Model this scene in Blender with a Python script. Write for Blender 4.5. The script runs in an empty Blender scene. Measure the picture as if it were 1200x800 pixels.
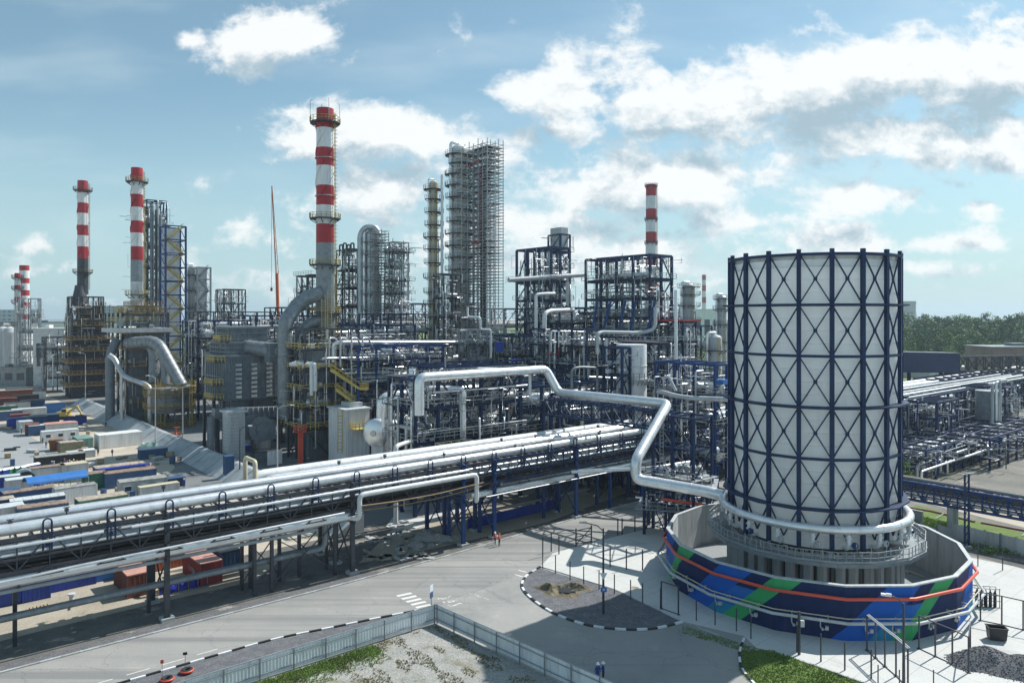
import bpy, math, random
from mathutils import Vector, Matrix
C = bpy.context.scene.collection
S = bpy.context.scene
R = math.radians
sin, cos, pi = math.sin, math.cos, math.pi
CAMH, F = 32.0, 850.0          # camera height (m), focal length in pixels of a 1200 px wide frame
UX, UY = 0.768, 0.640          # the plant grid: u along the pipe rack, v across it
AU = math.atan2(UY, UX)

def UV(u, v, z=0.0): return (UX*u - UY*v, UY*u + UX*v, z)
def toUV(x, y): return (UX*x + UY*y, -UY*x + UX*y)
def G(px, py, z=0.0):
    Y = (CAMH - z)*F/(py - 370.0)
    return ((px - 600.0)/F*Y, Y, z)
def P(px, py, Y): return ((px - 600.0)/F*Y, Y, CAMH - (py - 370.0)/F*Y)
def ZH(py, Y): return CAMH - (py - 370.0)/F*Y
def add3(a, b): return (a[0]+b[0], a[1]+b[1], a[2]+b[2])
def lerp(a, b, t): return tuple(a[i] + (b[i]-a[i])*t for i in range(len(a)))

# ------------------------------------------------------------------ materials
def ramp(nt, fac, stops):
    r = nt.nodes.new('ShaderNodeValToRGB')
    el = r.color_ramp.elements
    while len(el) < len(stops): el.new(0.5)
    for e, (p, c) in zip(el, stops):
        e.position = p; e.color = (c[0], c[1], c[2], 1)
    nt.links.new(fac, r.inputs[0])
    return r.outputs[0]

def mat(name, col, rough=0.6, metal=0.0, var=0.25, scale=0.6, dirt=None, dirt_amt=0.35, bump=0.0, bscale=8.0, streak=False, spec=None):
    m = bpy.data.materials.new(name); m.use_nodes = True
    nt = m.node_tree; b = nt.nodes['Principled BSDF']
    tc = nt.nodes.new('ShaderNodeTexCoord')
    mp = nt.nodes.new('ShaderNodeMapping')
    mp.inputs['Scale'].default_value = (1, 1, 0.15) if streak else (1, 1, 1)
    geo = nt.nodes.new('ShaderNodeNewGeometry')
    nt.links.new(geo.outputs['Position'], mp.inputs[0])
    n = nt.nodes.new('ShaderNodeTexNoise'); n.inputs['Scale'].default_value = scale
    n.inputs['Detail'].default_value = 6; n.inputs['Roughness'].default_value = 0.65
    nt.links.new(mp.outputs[0], n.inputs['Vector'])
    lo = tuple(c*(1-var) for c in col); hi = tuple(min(1, c*(1+var)) for c in col)
    base = ramp(nt, n.outputs['Fac'], [(0.3, lo), (0.7, hi)])
    if dirt:
        n2 = nt.nodes.new('ShaderNodeTexNoise'); n2.inputs['Scale'].default_value = scale*2.7
        n2.inputs['Detail'].default_value = 8; n2.inputs['Roughness'].default_value = 0.7
        nt.links.new(mp.outputs[0], n2.inputs['Vector'])
        f = ramp(nt, n2.outputs['Fac'], [(0.5, (0, 0, 0)), (0.68, (dirt_amt*2,)*3)])
        mx = nt.nodes.new('ShaderNodeMix'); mx.data_type = 'RGBA'
        nt.links.new(f, mx.inputs[0]); nt.links.new(base, mx.inputs[6])
        mx.inputs[7].default_value = (dirt[0], dirt[1], dirt[2], 1)
        base = mx.outputs[2]
    nt.links.new(base, b.inputs['Base Color'])
    b.inputs['Roughness'].default_value = rough; b.inputs['Metallic'].default_value = metal
    if spec is not None: b.inputs['Specular IOR Level'].default_value = spec
    if bump:
        nb = nt.nodes.new('ShaderNodeTexNoise'); nb.inputs['Scale'].default_value = bscale; nb.inputs['Detail'].default_value = 5
        nt.links.new(geo.outputs['Position'], nb.inputs['Vector'])
        bp = nt.nodes.new('ShaderNodeBump'); bp.inputs['Strength'].default_value = bump; bp.inputs['Distance'].default_value = 0.1
        nt.links.new(nb.outputs['Fac'], bp.inputs['Height']); nt.links.new(bp.outputs[0], b.inputs['Normal'])
    return m

M = {}
def mk(key, *a, **k): M[key] = mat(key, *a, **k)
mk('silver_jacket', (0.80, 0.82, 0.83), 0.34, 0.65, 0.10, 0.5, dirt=(0.48, 0.50, 0.52), dirt_amt=0.22)
mk('dull_jacket', (0.47, 0.50, 0.52), 0.42, 0.6, 0.18, 0.6, dirt=(0.28, 0.28, 0.28), dirt_amt=0.25)
mk('galvanized', (0.33, 0.36, 0.38), 0.55, 0.35, 0.2, 1.2)
mk('white_paint', (0.72, 0.74, 0.74), 0.5, 0, 0.1, 0.5, dirt=(0.42, 0.42, 0.40), dirt_amt=0.3, streak=True)
mk('light_grey', (0.46, 0.49, 0.50), 0.55, 0, 0.15, 0.5, dirt=(0.28, 0.28, 0.27), dirt_amt=0.3, streak=True)
mk('cladding', (0.74, 0.765, 0.775), 0.45, 0, 0.10, 0.25, dirt=(0.46, 0.49, 0.51), dirt_amt=0.22, streak=True)
mk('grey_duct', (0.165, 0.198, 0.225), 0.55, 0.2, 0.25, 0.6, dirt=(0.26, 0.28, 0.29), dirt_amt=0.25)
mk('grey_jacket', (0.22, 0.25, 0.27), 0.5, 0.35, 0.25, 0.7, dirt=(0.36, 0.38, 0.38), dirt_amt=0.3)
mk('navy_steel', (0.010, 0.031, 0.092), 0.55, 0, 0.25, 0.8, spec=0.3)
mk('blue_steel', (0.008, 0.042, 0.165), 0.5, 0, 0.25, 0.8, spec=0.35)
mk('dark_steel', (0.044, 0.052, 0.066), 0.5, 0.1, 0.3, 0.8, dirt=(0.09, 0.07, 0.055), dirt_amt=0.3)
mk('brown_steel', (0.30, 0.20, 0.09), 0.6, 0, 0.3, 0.8)
mk('yellow_steel', (0.50, 0.38, 0.10), 0.55, 0, 0.2, 0.8)
mk('red_paint', (0.38, 0.012, 0.020), 0.5, 0, 0.18, 0.4, streak=True, dirt=(0.22, 0.012, 0.015), dirt_amt=0.3)
mk('red_pipe', (0.62, 0.085, 0.045), 0.4, 0, 0.1, 0.6)
mk('orange_paint', (0.55, 0.12, 0.03), 0.5, 0, 0.15, 0.8)
mk('cream_paint', (0.55, 0.50, 0.36), 0.5, 0, 0.15, 0.6, streak=True)
mk('concrete', (0.40, 0.425, 0.43), 0.85, 0, 0.18, 0.5, dirt=(0.22, 0.22, 0.21), dirt_amt=0.35, streak=True)
mk('concrete_slope', (0.40, 0.43, 0.44), 0.85, 0, 0.2, 0.3, dirt=(0.25, 0.27, 0.27), dirt_amt=0.4)
mk('dark_rubber', (0.02, 0.02, 0.022), 0.8)
mk('black_paint', (0.018, 0.02, 0.024), 0.5)
mk('cable', (0.045, 0.04, 0.04), 0.6, 0, 0.4, 2.0)
mk('glass_dark', (0.03, 0.05, 0.07), 0.12)
mk('rust_red', (0.19, 0.062, 0.045), 0.7, 0, 0.2, 0.8, dirt=(0.10, 0.035, 0.025), dirt_amt=0.4)
mk('container_red', (0.30, 0.045, 0.05), 0.6, 0, 0.2, 0.8)
mk('container_orange', (0.36, 0.10, 0.05), 0.65, 0, 0.2, 0.8, dirt=(0.14, 0.05, 0.03), dirt_amt=0.3)
mk('pink_roof', (0.50, 0.27, 0.22), 0.7, 0, 0.15, 0.8, dirt=(0.4, 0.17, 0.13), dirt_amt=0.3)
mk('rusty_roof', (0.27, 0.205, 0.165), 0.85, 0, 0.35, 0.7, dirt=(0.08, 0.06, 0.05), dirt_amt=0.9)
mk('sandy_roof', (0.42, 0.37, 0.30), 0.85, 0, 0.3, 0.7, dirt=(0.17, 0.13, 0.10), dirt_amt=0.9)
mk('grey_roof', (0.30, 0.31, 0.29), 0.85, 0, 0.3, 0.7, dirt=(0.10, 0.10, 0.09), dirt_amt=0.8)
mk('pale_roof', (0.52, 0.57, 0.58), 0.7, 0, 0.15, 0.7, dirt=(0.3, 0.3, 0.29), dirt_amt=0.3)
mk('bright_blue', (0.03, 0.16, 0.46), 0.45, 0, 0.15, 0.6)
mk('royal_blue', (0.012, 0.045, 0.30), 0.5, 0, 0.2, 0.8)
mk('cabin_blue', (0.035, 0.09, 0.20), 0.6, 0, 0.25, 0.8)
mk('cabin_green', (0.03, 0.16, 0.10), 0.6, 0, 0.2, 0.8)
mk('pale_green', (0.17, 0.28, 0.25), 0.6, 0, 0.2, 0.8)
mk('bright_green', (0.04, 0.26, 0.10), 0.5)
mk('olive', (0.22, 0.21, 0.14), 0.7, 0, 0.2, 0.8)
mk('orange_brown', (0.26, 0.11, 0.035), 0.7, 0, 0.2, 0.8)
mk('tarp_blue', (0.02, 0.03, 0.36), 0.45, 0, 0.25, 1.5, bump=0.5, bscale=3)
mk('fence_panel', (0.70, 0.76, 0.79), 0.45, 0.1, 0.12, 0.5, dirt=(0.34, 0.39, 0.42), dirt_amt=0.3, streak=True)
mk('mural_navy', (0.010, 0.024, 0.095), 0.45, 0, 0.12, 0.4)
mk('mural_blue', (0.012, 0.085, 0.40), 0.45, 0, 0.1, 0.4)
mk('mural_teal', (0.015, 0.19, 0.33), 0.45, 0, 0.1, 0.4)
mk('mural_green', (0.035, 0.30, 0.10), 0.45, 0, 0.1, 0.4)
mk('skin', (0.45, 0.27, 0.19), 0.6)
mk('hi_vis_orange', (0.60, 0.09, 0.03), 0.7)
mk('work_navy', (0.012, 0.022, 0.06), 0.8)
mk('work_blue', (0.02, 0.07, 0.28), 0.8)
mk('work_grey', (0.16, 0.17, 0.18), 0.8)
mk('work_pale', (0.5, 0.5, 0.5), 0.8)
mk('helmet_white', (0.78, 0.78, 0.76), 0.35)
mk('helmet_orange', (0.6, 0.14, 0.03), 0.35)
mk('wood', (0.40, 0.31, 0.20), 0.8, 0, 0.3, 2.0)
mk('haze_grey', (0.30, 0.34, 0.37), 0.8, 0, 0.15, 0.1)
mk('brick_far', (0.24, 0.17, 0.15), 0.85, 0, 0.2, 0.2)
mk('bark', (0.07, 0.055, 0.04), 0.9)

def translucent(key, f, col):      # thin glass fibre sheets let some light through
    nt = M[key].node_tree; out = nt.nodes['Material Output']; b = nt.nodes['Principled BSDF']
    t = nt.nodes.new('ShaderNodeBsdfTranslucent'); t.inputs['Color'].default_value = (*col, 1); mx = nt.nodes.new('ShaderNodeMixShader'); mx.inputs[0].default_value = f
    nt.links.new(b.outputs[0], mx.inputs[1]); nt.links.new(t.outputs[0], mx.inputs[2]); nt.links.new(mx.outputs[0], out.inputs[0])
translucent('cladding', 0.5, (0.88, 0.93, 0.94))
# ------------------------------------------------------------------ mesh builder
ORG = {}
class MB:
    def __init__(s): s.v = []; s.f = []; s.m = []; s.s = []
    def add(s, vs, fs, smooth=False, mi=0):
        o = len(s.v); s.v.extend(vs)
        for f in fs:
            s.f.append(tuple(i+o for i in f)); s.m.append(mi); s.s.append(smooth)
    def box(s, c, d, yaw=0.0, mi=0):
        hx, hy, hz = d[0]/2, d[1]/2, d[2]/2; ca, sa = cos(yaw), sin(yaw)
        vs = []
        for z in (-hz, hz):
            for x, y in ((-hx, -hy), (hx, -hy), (hx, hy), (-hx, hy)):
                vs.append((c[0]+x*ca-y*sa, c[1]+x*sa+y*ca, c[2]+z))
        s.add(vs, [(0, 3, 2, 1), (4, 5, 6, 7), (0, 1, 5, 4), (1, 2, 6, 5), (2, 3, 7, 6), (3, 0, 4, 7)], False, mi)
    def ubox(s, u0, u1, v0, v1, z0, z1, mi=0):
        x, y, _ = UV((u0+u1)/2, (v0+v1)/2)
        s.box((x, y, (z0+z1)/2), (abs(u1-u0), abs(v1-v0), abs(z1-z0)), AU, mi)
    def bar(s, p, q, w, h=None, mi=0):
        h = h or w
        p = Vector(p); q = Vector(q); d = q-p
        if d.length < 1e-6: return
        d.normalize()
        up = Vector((0, 0, 1)) if abs(d.z) < 0.95 else Vector((UX, UY, 0))
        a = d.cross(up).normalized(); b = a.cross(d)
        a *= w/2; b *= h/2
        vs = [tuple(x) for x in (p-a-b, p+a-b, p+a+b, p-a+b, q-a-b, q+a-b, q+a+b, q-a+b)]
        s.add(vs, [(0, 1, 2, 3), (7, 6, 5, 4), (0, 4, 5, 1), (1, 5, 6, 2), (2, 6, 7, 3), (3, 7, 4, 0)], False, mi)
    def tube(s, pts, r, n=8, cap=True, mi=0, smooth=True, closed=False):
        P_ = [Vector(p) for p in pts]; k = len(P_)
        if k < 2: return
        rs = r if isinstance(r, (list, tuple)) else [r]*k
        dirs = []
        for i in range(k):
            if closed: d = (P_[(i+1) % k]-P_[i-1])
            elif i == 0: d = P_[1]-P_[0]
            elif i == k-1: d = P_[-1]-P_[-2]
            else: d = (P_[i+1]-P_[i]).normalized()+(P_[i]-P_[i-1]).normalized()
            if d.length < 1e-9: d = P_[min(i+1, k-1)]-P_[max(i-1, 0)]
            dirs.append(d.normalized())
        ref = Vector((0, 0, 1)) if abs(dirs[0].z) < 0.9 else Vector((1, 0, 0))
        a = dirs[0].cross(ref).normalized()
        vs = []
        for i in range(k):
            d = dirs[i]
            a = (a - d*a.dot(d))
            if a.length < 1e-6: a = d.orthogonal()
            a.normalize(); b = d.cross(a)
            st = 1.0
            if 0 < i < k-1:
                c = max(0.5, d.dot((P_[i+1]-P_[i]).normalized())); st = 1/c
            for j in range(n):
                t = 2*pi*(j+0.5)/n
                vs.append(tuple(P_[i] + (a*cos(t)+b*sin(t))*rs[i]*(st if False else 1.0)))
        fs = []
        for i in range(k if closed else k-1):
            i2 = (i+1) % k
            for j in range(n):
                j2 = (j+1) % n
                fs.append((i*n+j, i*n+j2, i2*n+j2, i2*n+j))
        s.add(vs, fs, smooth, mi)
        if cap and not closed:
            s.add(vs[:n], [tuple(reversed(range(n)))], False, mi)
            s.add(vs[-n:], [tuple(range(n))], False, mi)
    def cyl(s, p, q, r0, r1=None, n=12, cap=True, mi=0, smooth=True):
        s.tube([p, q], [r0, r0 if r1 is None else r1], n, cap, mi, smooth)
    def lathe(s, c, prof, n=24, mi=0, smooth=True, phase=0.0, mis=None):
        vs = []
        for r, z in prof:
            for j in range(n):
                t = 2*pi*j/n+phase
                vs.append((c[0]+r*cos(t), c[1]+r*sin(t), c[2]+z))
        for i in range(len(prof)-1):
            fs = []
            for j in range(n):
                j2 = (j+1) % n
                fs.append((j, j2, n+j2, n+j))
            s.add(vs[i*n:(i+2)*n], fs, smooth, mis[i] if mis else mi)
    def disc(s, c, r0, r1, n=32, a0=0.0, a1=2*pi, th=0.1, mi=0, phase=0.0):
        """flat ring with thickness"""
        full = abs(a1-a0-2*pi) < 1e-6
        k = n if full else n+1
        vs = []
        for z in (0, -th):
            for r in (r0, r1):
                for j in range(k):
                    t = a0+(a1-a0)*j/n+phase
                    vs.append((c[0]+r*cos(t), c[1]+r*sin(t), c[2]+z))
        fs = []
        for j in range(n):
            j2 = (j+1) % k
            a, b, c_, d = j, k+j, k+j2, j2
            fs += [(a, b, c_, d), (2*k+d, 2*k+c_, 2*k+b, 2*k+a), (b, 2*k+b, 2*k+c_, c_), (d, 2*k+d, 2*k+a, a)]
        s.add(vs, fs, False, mi)
    def ringtube(s, c, Rr, r, n=48, m=8, a0=0.0, a1=2*pi, mi=0, smooth=True):
        full = abs(a1-a0-2*pi) < 1e-6
        pts = [(c[0]+Rr*cos(a0+(a1-a0)*i/n), c[1]+Rr*sin(a0+(a1-a0)*i/n), c[2]) for i in range(n if full else n+1)]
        s.tube(pts, r, m, not full, mi, smooth, closed=full)
    def prism(s, poly, z0, z1, mi=0):
        n = len(poly)
        vs = [(p[0], p[1], z0) for p in poly]+[(p[0], p[1], z1) for p in poly]
        fs = [tuple(range(n, 2*n)), tuple(reversed(range(n)))]
        for i in range(n): fs.append((i, (i+1) % n, n+(i+1) % n, n+i))
        s.add(vs, fs, False, mi)
    def sheet(s, poly, z, mi=0):
        s.add([(p[0], p[1], z) for p in poly], [tuple(range(len(poly)))], False, mi)
    def rail(s, pts, h=1.1, step=2.0, w=0.07, closed=False, mi=0, mid=True):
        Q = [Vector(p) for p in pts]
        if closed: Q = Q+[Q[0]]
        for a, b in zip(Q[:-1], Q[1:]):
            L = (b-a).length
            if L < 0.05: continue
            k = max(1, int(round(L/step)))
            for i in range(k+(0 if closed else 1)):
                p = a+(b-a)*(i/k)
                s.bar(p, p+Vector((0, 0, h)), w, w, mi)
            for z in ((h, h*0.5) if mid else (h,)):
                s.bar(a+Vector((0, 0, z)), b+Vector((0, 0, z)), w*0.9, w*0.9, mi)
    def build(s, name, mats, parent=None, label=None, cat=None, group=None, kind=None, origin=None):
        if not s.v: return None
        if isinstance(mats, str): mats = [mats]
        me = bpy.data.meshes.new(name)
        if parent is not None: o0 = ORG[parent.name]
        elif origin is not None: o0 = origin
        else:
            xs = [v[0] for v in s.v]; ys = [v[1] for v in s.v]; zs = [v[2] for v in s.v]
            o0 = ((min(xs)+max(xs))/2, (min(ys)+max(ys))/2, min(zs))
        me.from_pydata([(v[0]-o0[0], v[1]-o0[1], v[2]-o0[2]) for v in s.v], [], s.f)
        for k in mats: me.materials.append(M[k] if isinstance(k, str) else k)
        me.polygons.foreach_set('use_smooth', s.s)
        if len(mats) > 1: me.polygons.foreach_set('material_index', s.m)
        me.update()
        ob = bpy.data.objects.new(name, me); C.objects.link(ob)
        if parent is not None:
            ob.parent = parent
        else:
            ob.location = o0
        ORG[ob.name] = o0
        if label: ob['label'] = label
        if cat: ob['category'] = cat
        if group: ob['group'] = group
        if kind: ob['kind'] = kind
        return ob

def thing(name, label, cat, loc=(0, 0, 0), group=None, rz=0.0):
    o = bpy.data.objects.new(name, None); C.objects.link(o)
    o.empty_display_size = 0.5
    o.location = loc; o.rotation_euler = (0, 0, rz)
    o['label'] = label; o['category'] = cat
    if group: o['group'] = group
    ORG[o.name] = tuple(loc) if rz == 0 else (0, 0, 0)
    return o
def proto(name, label, cat, group=None):
    """a thing modelled round the world origin, moved afterwards"""
    o = thing(name, label, cat, (0, 0, 0), group); return o
def children(o): return [c for c in bpy.data.objects if c.parent == o]
def dup(root, loc, rz=0.0, label=None, group=None, kids=None, scale=None):
    r = root.copy(); C.objects.link(r); r.location = loc; r.rotation_euler = (0, 0, rz)
    if scale: r.scale = scale if isinstance(scale, tuple) else (scale,)*3
    if label: r['label'] = label
    if group: r['group'] = group
    for ch, gs in kids:
        c = ch.copy(); C.objects.link(c); c.parent = r
        for g in gs:
            d = g.copy(); C.objects.link(d); d.parent = c
    return r
def tree_of(root):
    return [(c, children(c)) for c in children(root)]

def fillet(pts, rad, k=4):
    """round the corners of a polyline"""
    out = [Vector(pts[0])]
    for a, b, c in zip(pts[:-2], pts[1:-1], pts[2:]):
        a, b, c = Vector(a), Vector(b), Vector(c)
        d1 = (a-b); d2 = (c-b)
        l = min(rad, d1.length*0.45, d2.length*0.45)
        p = b+d1.normalized()*l; q = b+d2.normalized()*l
        for i in range(k+1):
            t = i/k
            out.append(p*(1-t)**2 + b*2*t*(1-t) + q*t*t)
    out.append(Vector(pts[-1]))
    return [tuple(p) for p in out]

def pipe(name, pts, r, m, label=None, cat='pipe', group=None, parent=None, n=10, bend=None, seams=0.0):
    b = MB()
    pp = fillet(pts, bend if bend is not None else r*2.2) if len(pts) > 2 else pts
    b.tube(pp, r, n)
    if seams:
        for a, c in zip(pp[:-1], pp[1:]):
            a, c = Vector(a), Vector(c); L = (c-a).length
            if L < seams*0.8: continue
            d = (c-a)/L
            for i in range(1, int(L/seams)+1):
                p = a+d*(i*seams-seams*0.5)
                b.tube([p-d*0.05, p+d*0.05], r*1.03, n, True)
    return b.build(name, m, parent, label, cat if parent is None else None, group)

# ------------------------------------------------------------------ camera, sun, world
cd = bpy.data.cameras.new('camera'); cam = bpy.data.objects.new('camera', cd); C.objects.link(cam)
cam.location = (0, 0, CAMH); cam.rotation_euler = (pi/2, 0, 0)
cd.sensor_width = 36; cd.lens = F/1200*36; cd.shift_y = -30/1200; cd.clip_end = 12000; cd.clip_start = 0.5
S.camera = cam
SUN_AZ = R(35.5); SUN_EL = R(47)
sd = Vector((cos(SUN_AZ)*cos(SUN_EL), sin(SUN_AZ)*cos(SUN_EL), sin(SUN_EL)))
sl = bpy.data.lights.new('sun', 'SUN'); so = bpy.data.objects.new('sun', sl); C.objects.link(so)
sl.energy = 4.6; sl.angle = R(0.5); sl.color = (1.0, 0.965, 0.91)
so.rotation_euler = (-sd).to_track_quat('-Z', 'Y').to_euler(); so.location = (60, 40, 120)

w = bpy.data.worlds.new('World'); S.world = w; w.use_nodes = True
nt = w.node_tree; N = nt.nodes; Lk = nt.links
N.clear()
def nn(t, **k):
    n = N.new(t)
    for a, b in k.items(): setattr(n, a, b)
    return n
def mth(op, a, b=None, c=None, clamp=False):
    n = nn('ShaderNodeMath', operation=op, use_clamp=clamp)
    for i, x in enumerate((a, b, c)):
        if x is None: continue
        if isinstance(x, (int, float)): n.inputs[i].default_value = x
        else: Lk.new(x, n.inputs[i])
    return n.outputs[0]
def vm(op, a, b=None, c=None, out=0):
    n = nn('ShaderNodeVectorMath', operation=op)
    for i, x in enumerate((a, b, c)):
        if x is None: continue
        if isinstance(x, tuple): n.inputs[i].default_value = x
        else: Lk.new(x, n.inputs[i])
    return n.outputs[out]
def mixc(f, a, b, blend='MIX'):
    n = nn('ShaderNodeMix', data_type='RGBA', blend_type=blend)
    for i, x in ((0, f), (6, a), (7, b)):
        if isinstance(x, (int, float)): n.inputs[i].default_value = x
        elif isinstance(x, tuple): n.inputs[i].default_value = (*x, 1)
        else: Lk.new(x, n.inputs[i])
    return n.outputs[2]
def sstep(x, a, b):
    n = nn('ShaderNodeMapRange', interpolation_type='SMOOTHSTEP')
    Lk.new(x, n.inputs[0]); n.inputs[1].default_value = a; n.inputs[2].default_value = b
    return n.outputs[0]
sky = nn('ShaderNodeTexSky', sky_type='NISHITA'); sky.sun_disc = False
sky.sun_elevation = SUN_EL; sky.sun_rotation = pi/2 - SUN_AZ
sky.altitude = 150; sky.air_density = 1.0; sky.dust_density = 0.6; sky.ozone_density = 1.0
tc = nn('ShaderNodeTexCoord')
sx = nn('ShaderNodeSeparateXYZ'); Lk.new(tc.outputs['Generated'], sx.inputs[0])
yy = mth('MAXIMUM', mth('ABSOLUTE', sx.outputs[1]), 0.12)
tx = mth('DIVIDE', sx.outputs[0], yy); tz = mth('DIVIDE', sx.outputs[2], yy)
cb = nn('ShaderNodeCombineXYZ'); Lk.new(tx, cb.inputs[0]); Lk.new(tz, cb.inputs[1]); Lk.new(sx.outputs[1], cb.inputs[2])
PV = cb.outputs[0]
# clouds as (x, y of the sky they stand in, half width, half height, weight), in tangent units of direction
def cl(px, py, rx, ry, wt=1.0): return ((px-600)/F, (370-py)/F, rx/F, ry/F, wt)
CL = [cl(335, 42, 58, 34, 1.0), cl(300, 72, 48, 28, .9), cl(222, 48, 16, 10, .75),
      cl(650, 118, 62, 40, 1.05), cl(655, 150, 70, 26, .9), cl(795, 112, 80, 40, 1.05), cl(850, 100, 90, 40, .85), cl(960, 105, 130, 55, 1.1), cl(1090, 85, 130, 52, 1.15),
      cl(1175, 70, 90, 45, 1.1), cl(985, 155, 150, 34, .95), cl(800, 150, 120, 30, .75), cl(1140, 175, 95, 34, .95), cl(1180, 150, 60, 30, .9),
      cl(700, 95, 150, 46, .5), cl(470, 165, 120, 42, .95), cl(545, 170, 60, 34, .8), cl(430, 230, 110, 34, .8), cl(790, 205, 95, 44, .95), cl(720, 230, 110, 30, .75),
      cl(1005, 235, 85, 24, .9), cl(1155, 244, 26, 11, .8), cl(880, 260, 70, 24, .6), cl(640, 270, 140, 40, .7), cl(930, 285, 160, 26, .8), cl(1110, 285, 100, 14, .7), cl(700, 300, 170, 50, .75),
      cl(300, 285, 90, 30, .55), cl(280, 320, 80, 30, .5), cl(46, 283, 20, 11, .7), cl(20, 320, 50, 14, .5), cl(1060, 315, 150, 16, .6), cl(560, 240, 120, 60, .5), cl(1120, 320, 60, 8, .5), cl(160, 350, 220, 20, .4)]
def density(vec):
    n1 = nn('ShaderNodeTexNoise'); n1.inputs['Scale'].default_value = 10.0; n1.inputs['Detail'].default_value = 10; n1.inputs['Roughness'].default_value = 0.56
    n1.inputs['Distortion'].default_value = 0.25
    st = vm('MULTIPLY', vec, (1.0, 1.7, 1.0)); Lk.new(st, n1.inputs['Vector'])
    acc = None
    for (cx, cz, rx, rz, wt) in CL:
        q = vm('MULTIPLY_ADD', vec, (1/rx, 1/rz, 0), (-cx/rx, -cz/rz, 0))
        l = vm('LENGTH', q, out=1)
        b = mth('MULTIPLY_ADD', l, -0.62*wt, wt)
        acc = b if acc is None else mth('SMOOTH_MAX', acc, b, 0.12)
    n2 = nn('ShaderNodeTexNoise'); n2.inputs['Scale'].default_value = 30.0; n2.inputs['Detail'].default_value = 5; n2.inputs['Roughness'].default_value = 0.6
    Lk.new(vec, n2.inputs['Vector'])
    bil = mth('ABSOLUTE', mth('MULTIPLY_ADD', n2.outputs['Fac'], 2.0, -1.0))
    nz = mth('ADD', mth('MULTIPLY_ADD', n1.outputs['Fac'], 2.3, -1.11), mth('MULTIPLY', bil, -0.5))
    return mth('ADD', acc, nz)
D0 = density(PV)
off = nn('ShaderNodeVectorMath', operation='ADD'); Lk.new(PV, off.inputs[0]); off.inputs[1].default_value = (0.018, 0.050, 0)
D1 = density(off.outputs[0])
cover = sstep(D0, 0.16, 0.66)
under = sstep(D1, 0.30, 1.05)
fine = sstep(mth('SUBTRACT', D0, D1), -0.35, 0.45)
litc = mth('ADD', mth('MULTIPLY', mth('SUBTRACT', 1.0, under), 0.80), mth('MULTIPLY', fine, 0.34), clamp=True)
K = 1.0/0.118
cloud_col = mixc(litc, (0.33*K, 0.44*K, 0.51*K), (0.80*K, 0.82*K, 0.82*K))
# the clear sky, with the pale moist air near the horizon
skyt = mixc(1.0, sky.outputs[0], (0.74, 0.90, 0.83), 'MULTIPLY')
hz = nn('ShaderNodeMapRange', interpolation_type='SMOOTHSTEP'); Lk.new(tz, hz.inputs[0]); hz.inputs[1].default_value = 0.34; hz.inputs[2].default_value = -0.04; hz.inputs[3].default_value = 0.14; hz.inputs[4].default_value = 0.90
skyt = mixc(hz.outputs[0], skyt, (0.40*K, 0.56*K, 0.62*K))
wisp = nn('ShaderNodeTexNoise'); wisp.inputs['Scale'].default_value = 3.0; wisp.inputs['Detail'].default_value = 7
Lk.new(vm('MULTIPLY', PV, (1.0, 4.0, 1.0)), wisp.inputs['Vector'])
wf = mth('MULTIPLY', sstep(wisp.outputs['Fac'], 0.45, 0.8), 0.30)
skyw = mixc(wf, skyt, (0.62*K, 0.72*K, 0.75*K))
up = sstep(sx.outputs[2], -0.01, 0.01)
fin = mixc(mth('MULTIPLY', mth('MULTIPLY', cover, 0.96), up), skyw, cloud_col)
bg = nn('ShaderNodeBackground'); bg.inputs[1].default_value = 0.118
Lk.new(fin, bg.inputs[0])
wo = nn('ShaderNodeOutputWorld'); Lk.new(bg.outputs[0], wo.inputs[0])
S.view_settings.view_transform = 'Standard'; S.view_settings.look = 'None'
S.view_settings.exposure = 0.32; S.view_settings.gamma = 1
S.cycles.max_bounces = 5; S.cycles.diffuse_bounces = 2; S.cycles.glossy_bounces = 2; S.cycles.transparent_max_bounces = 4
S.cycles.use_denoising = True
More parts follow.
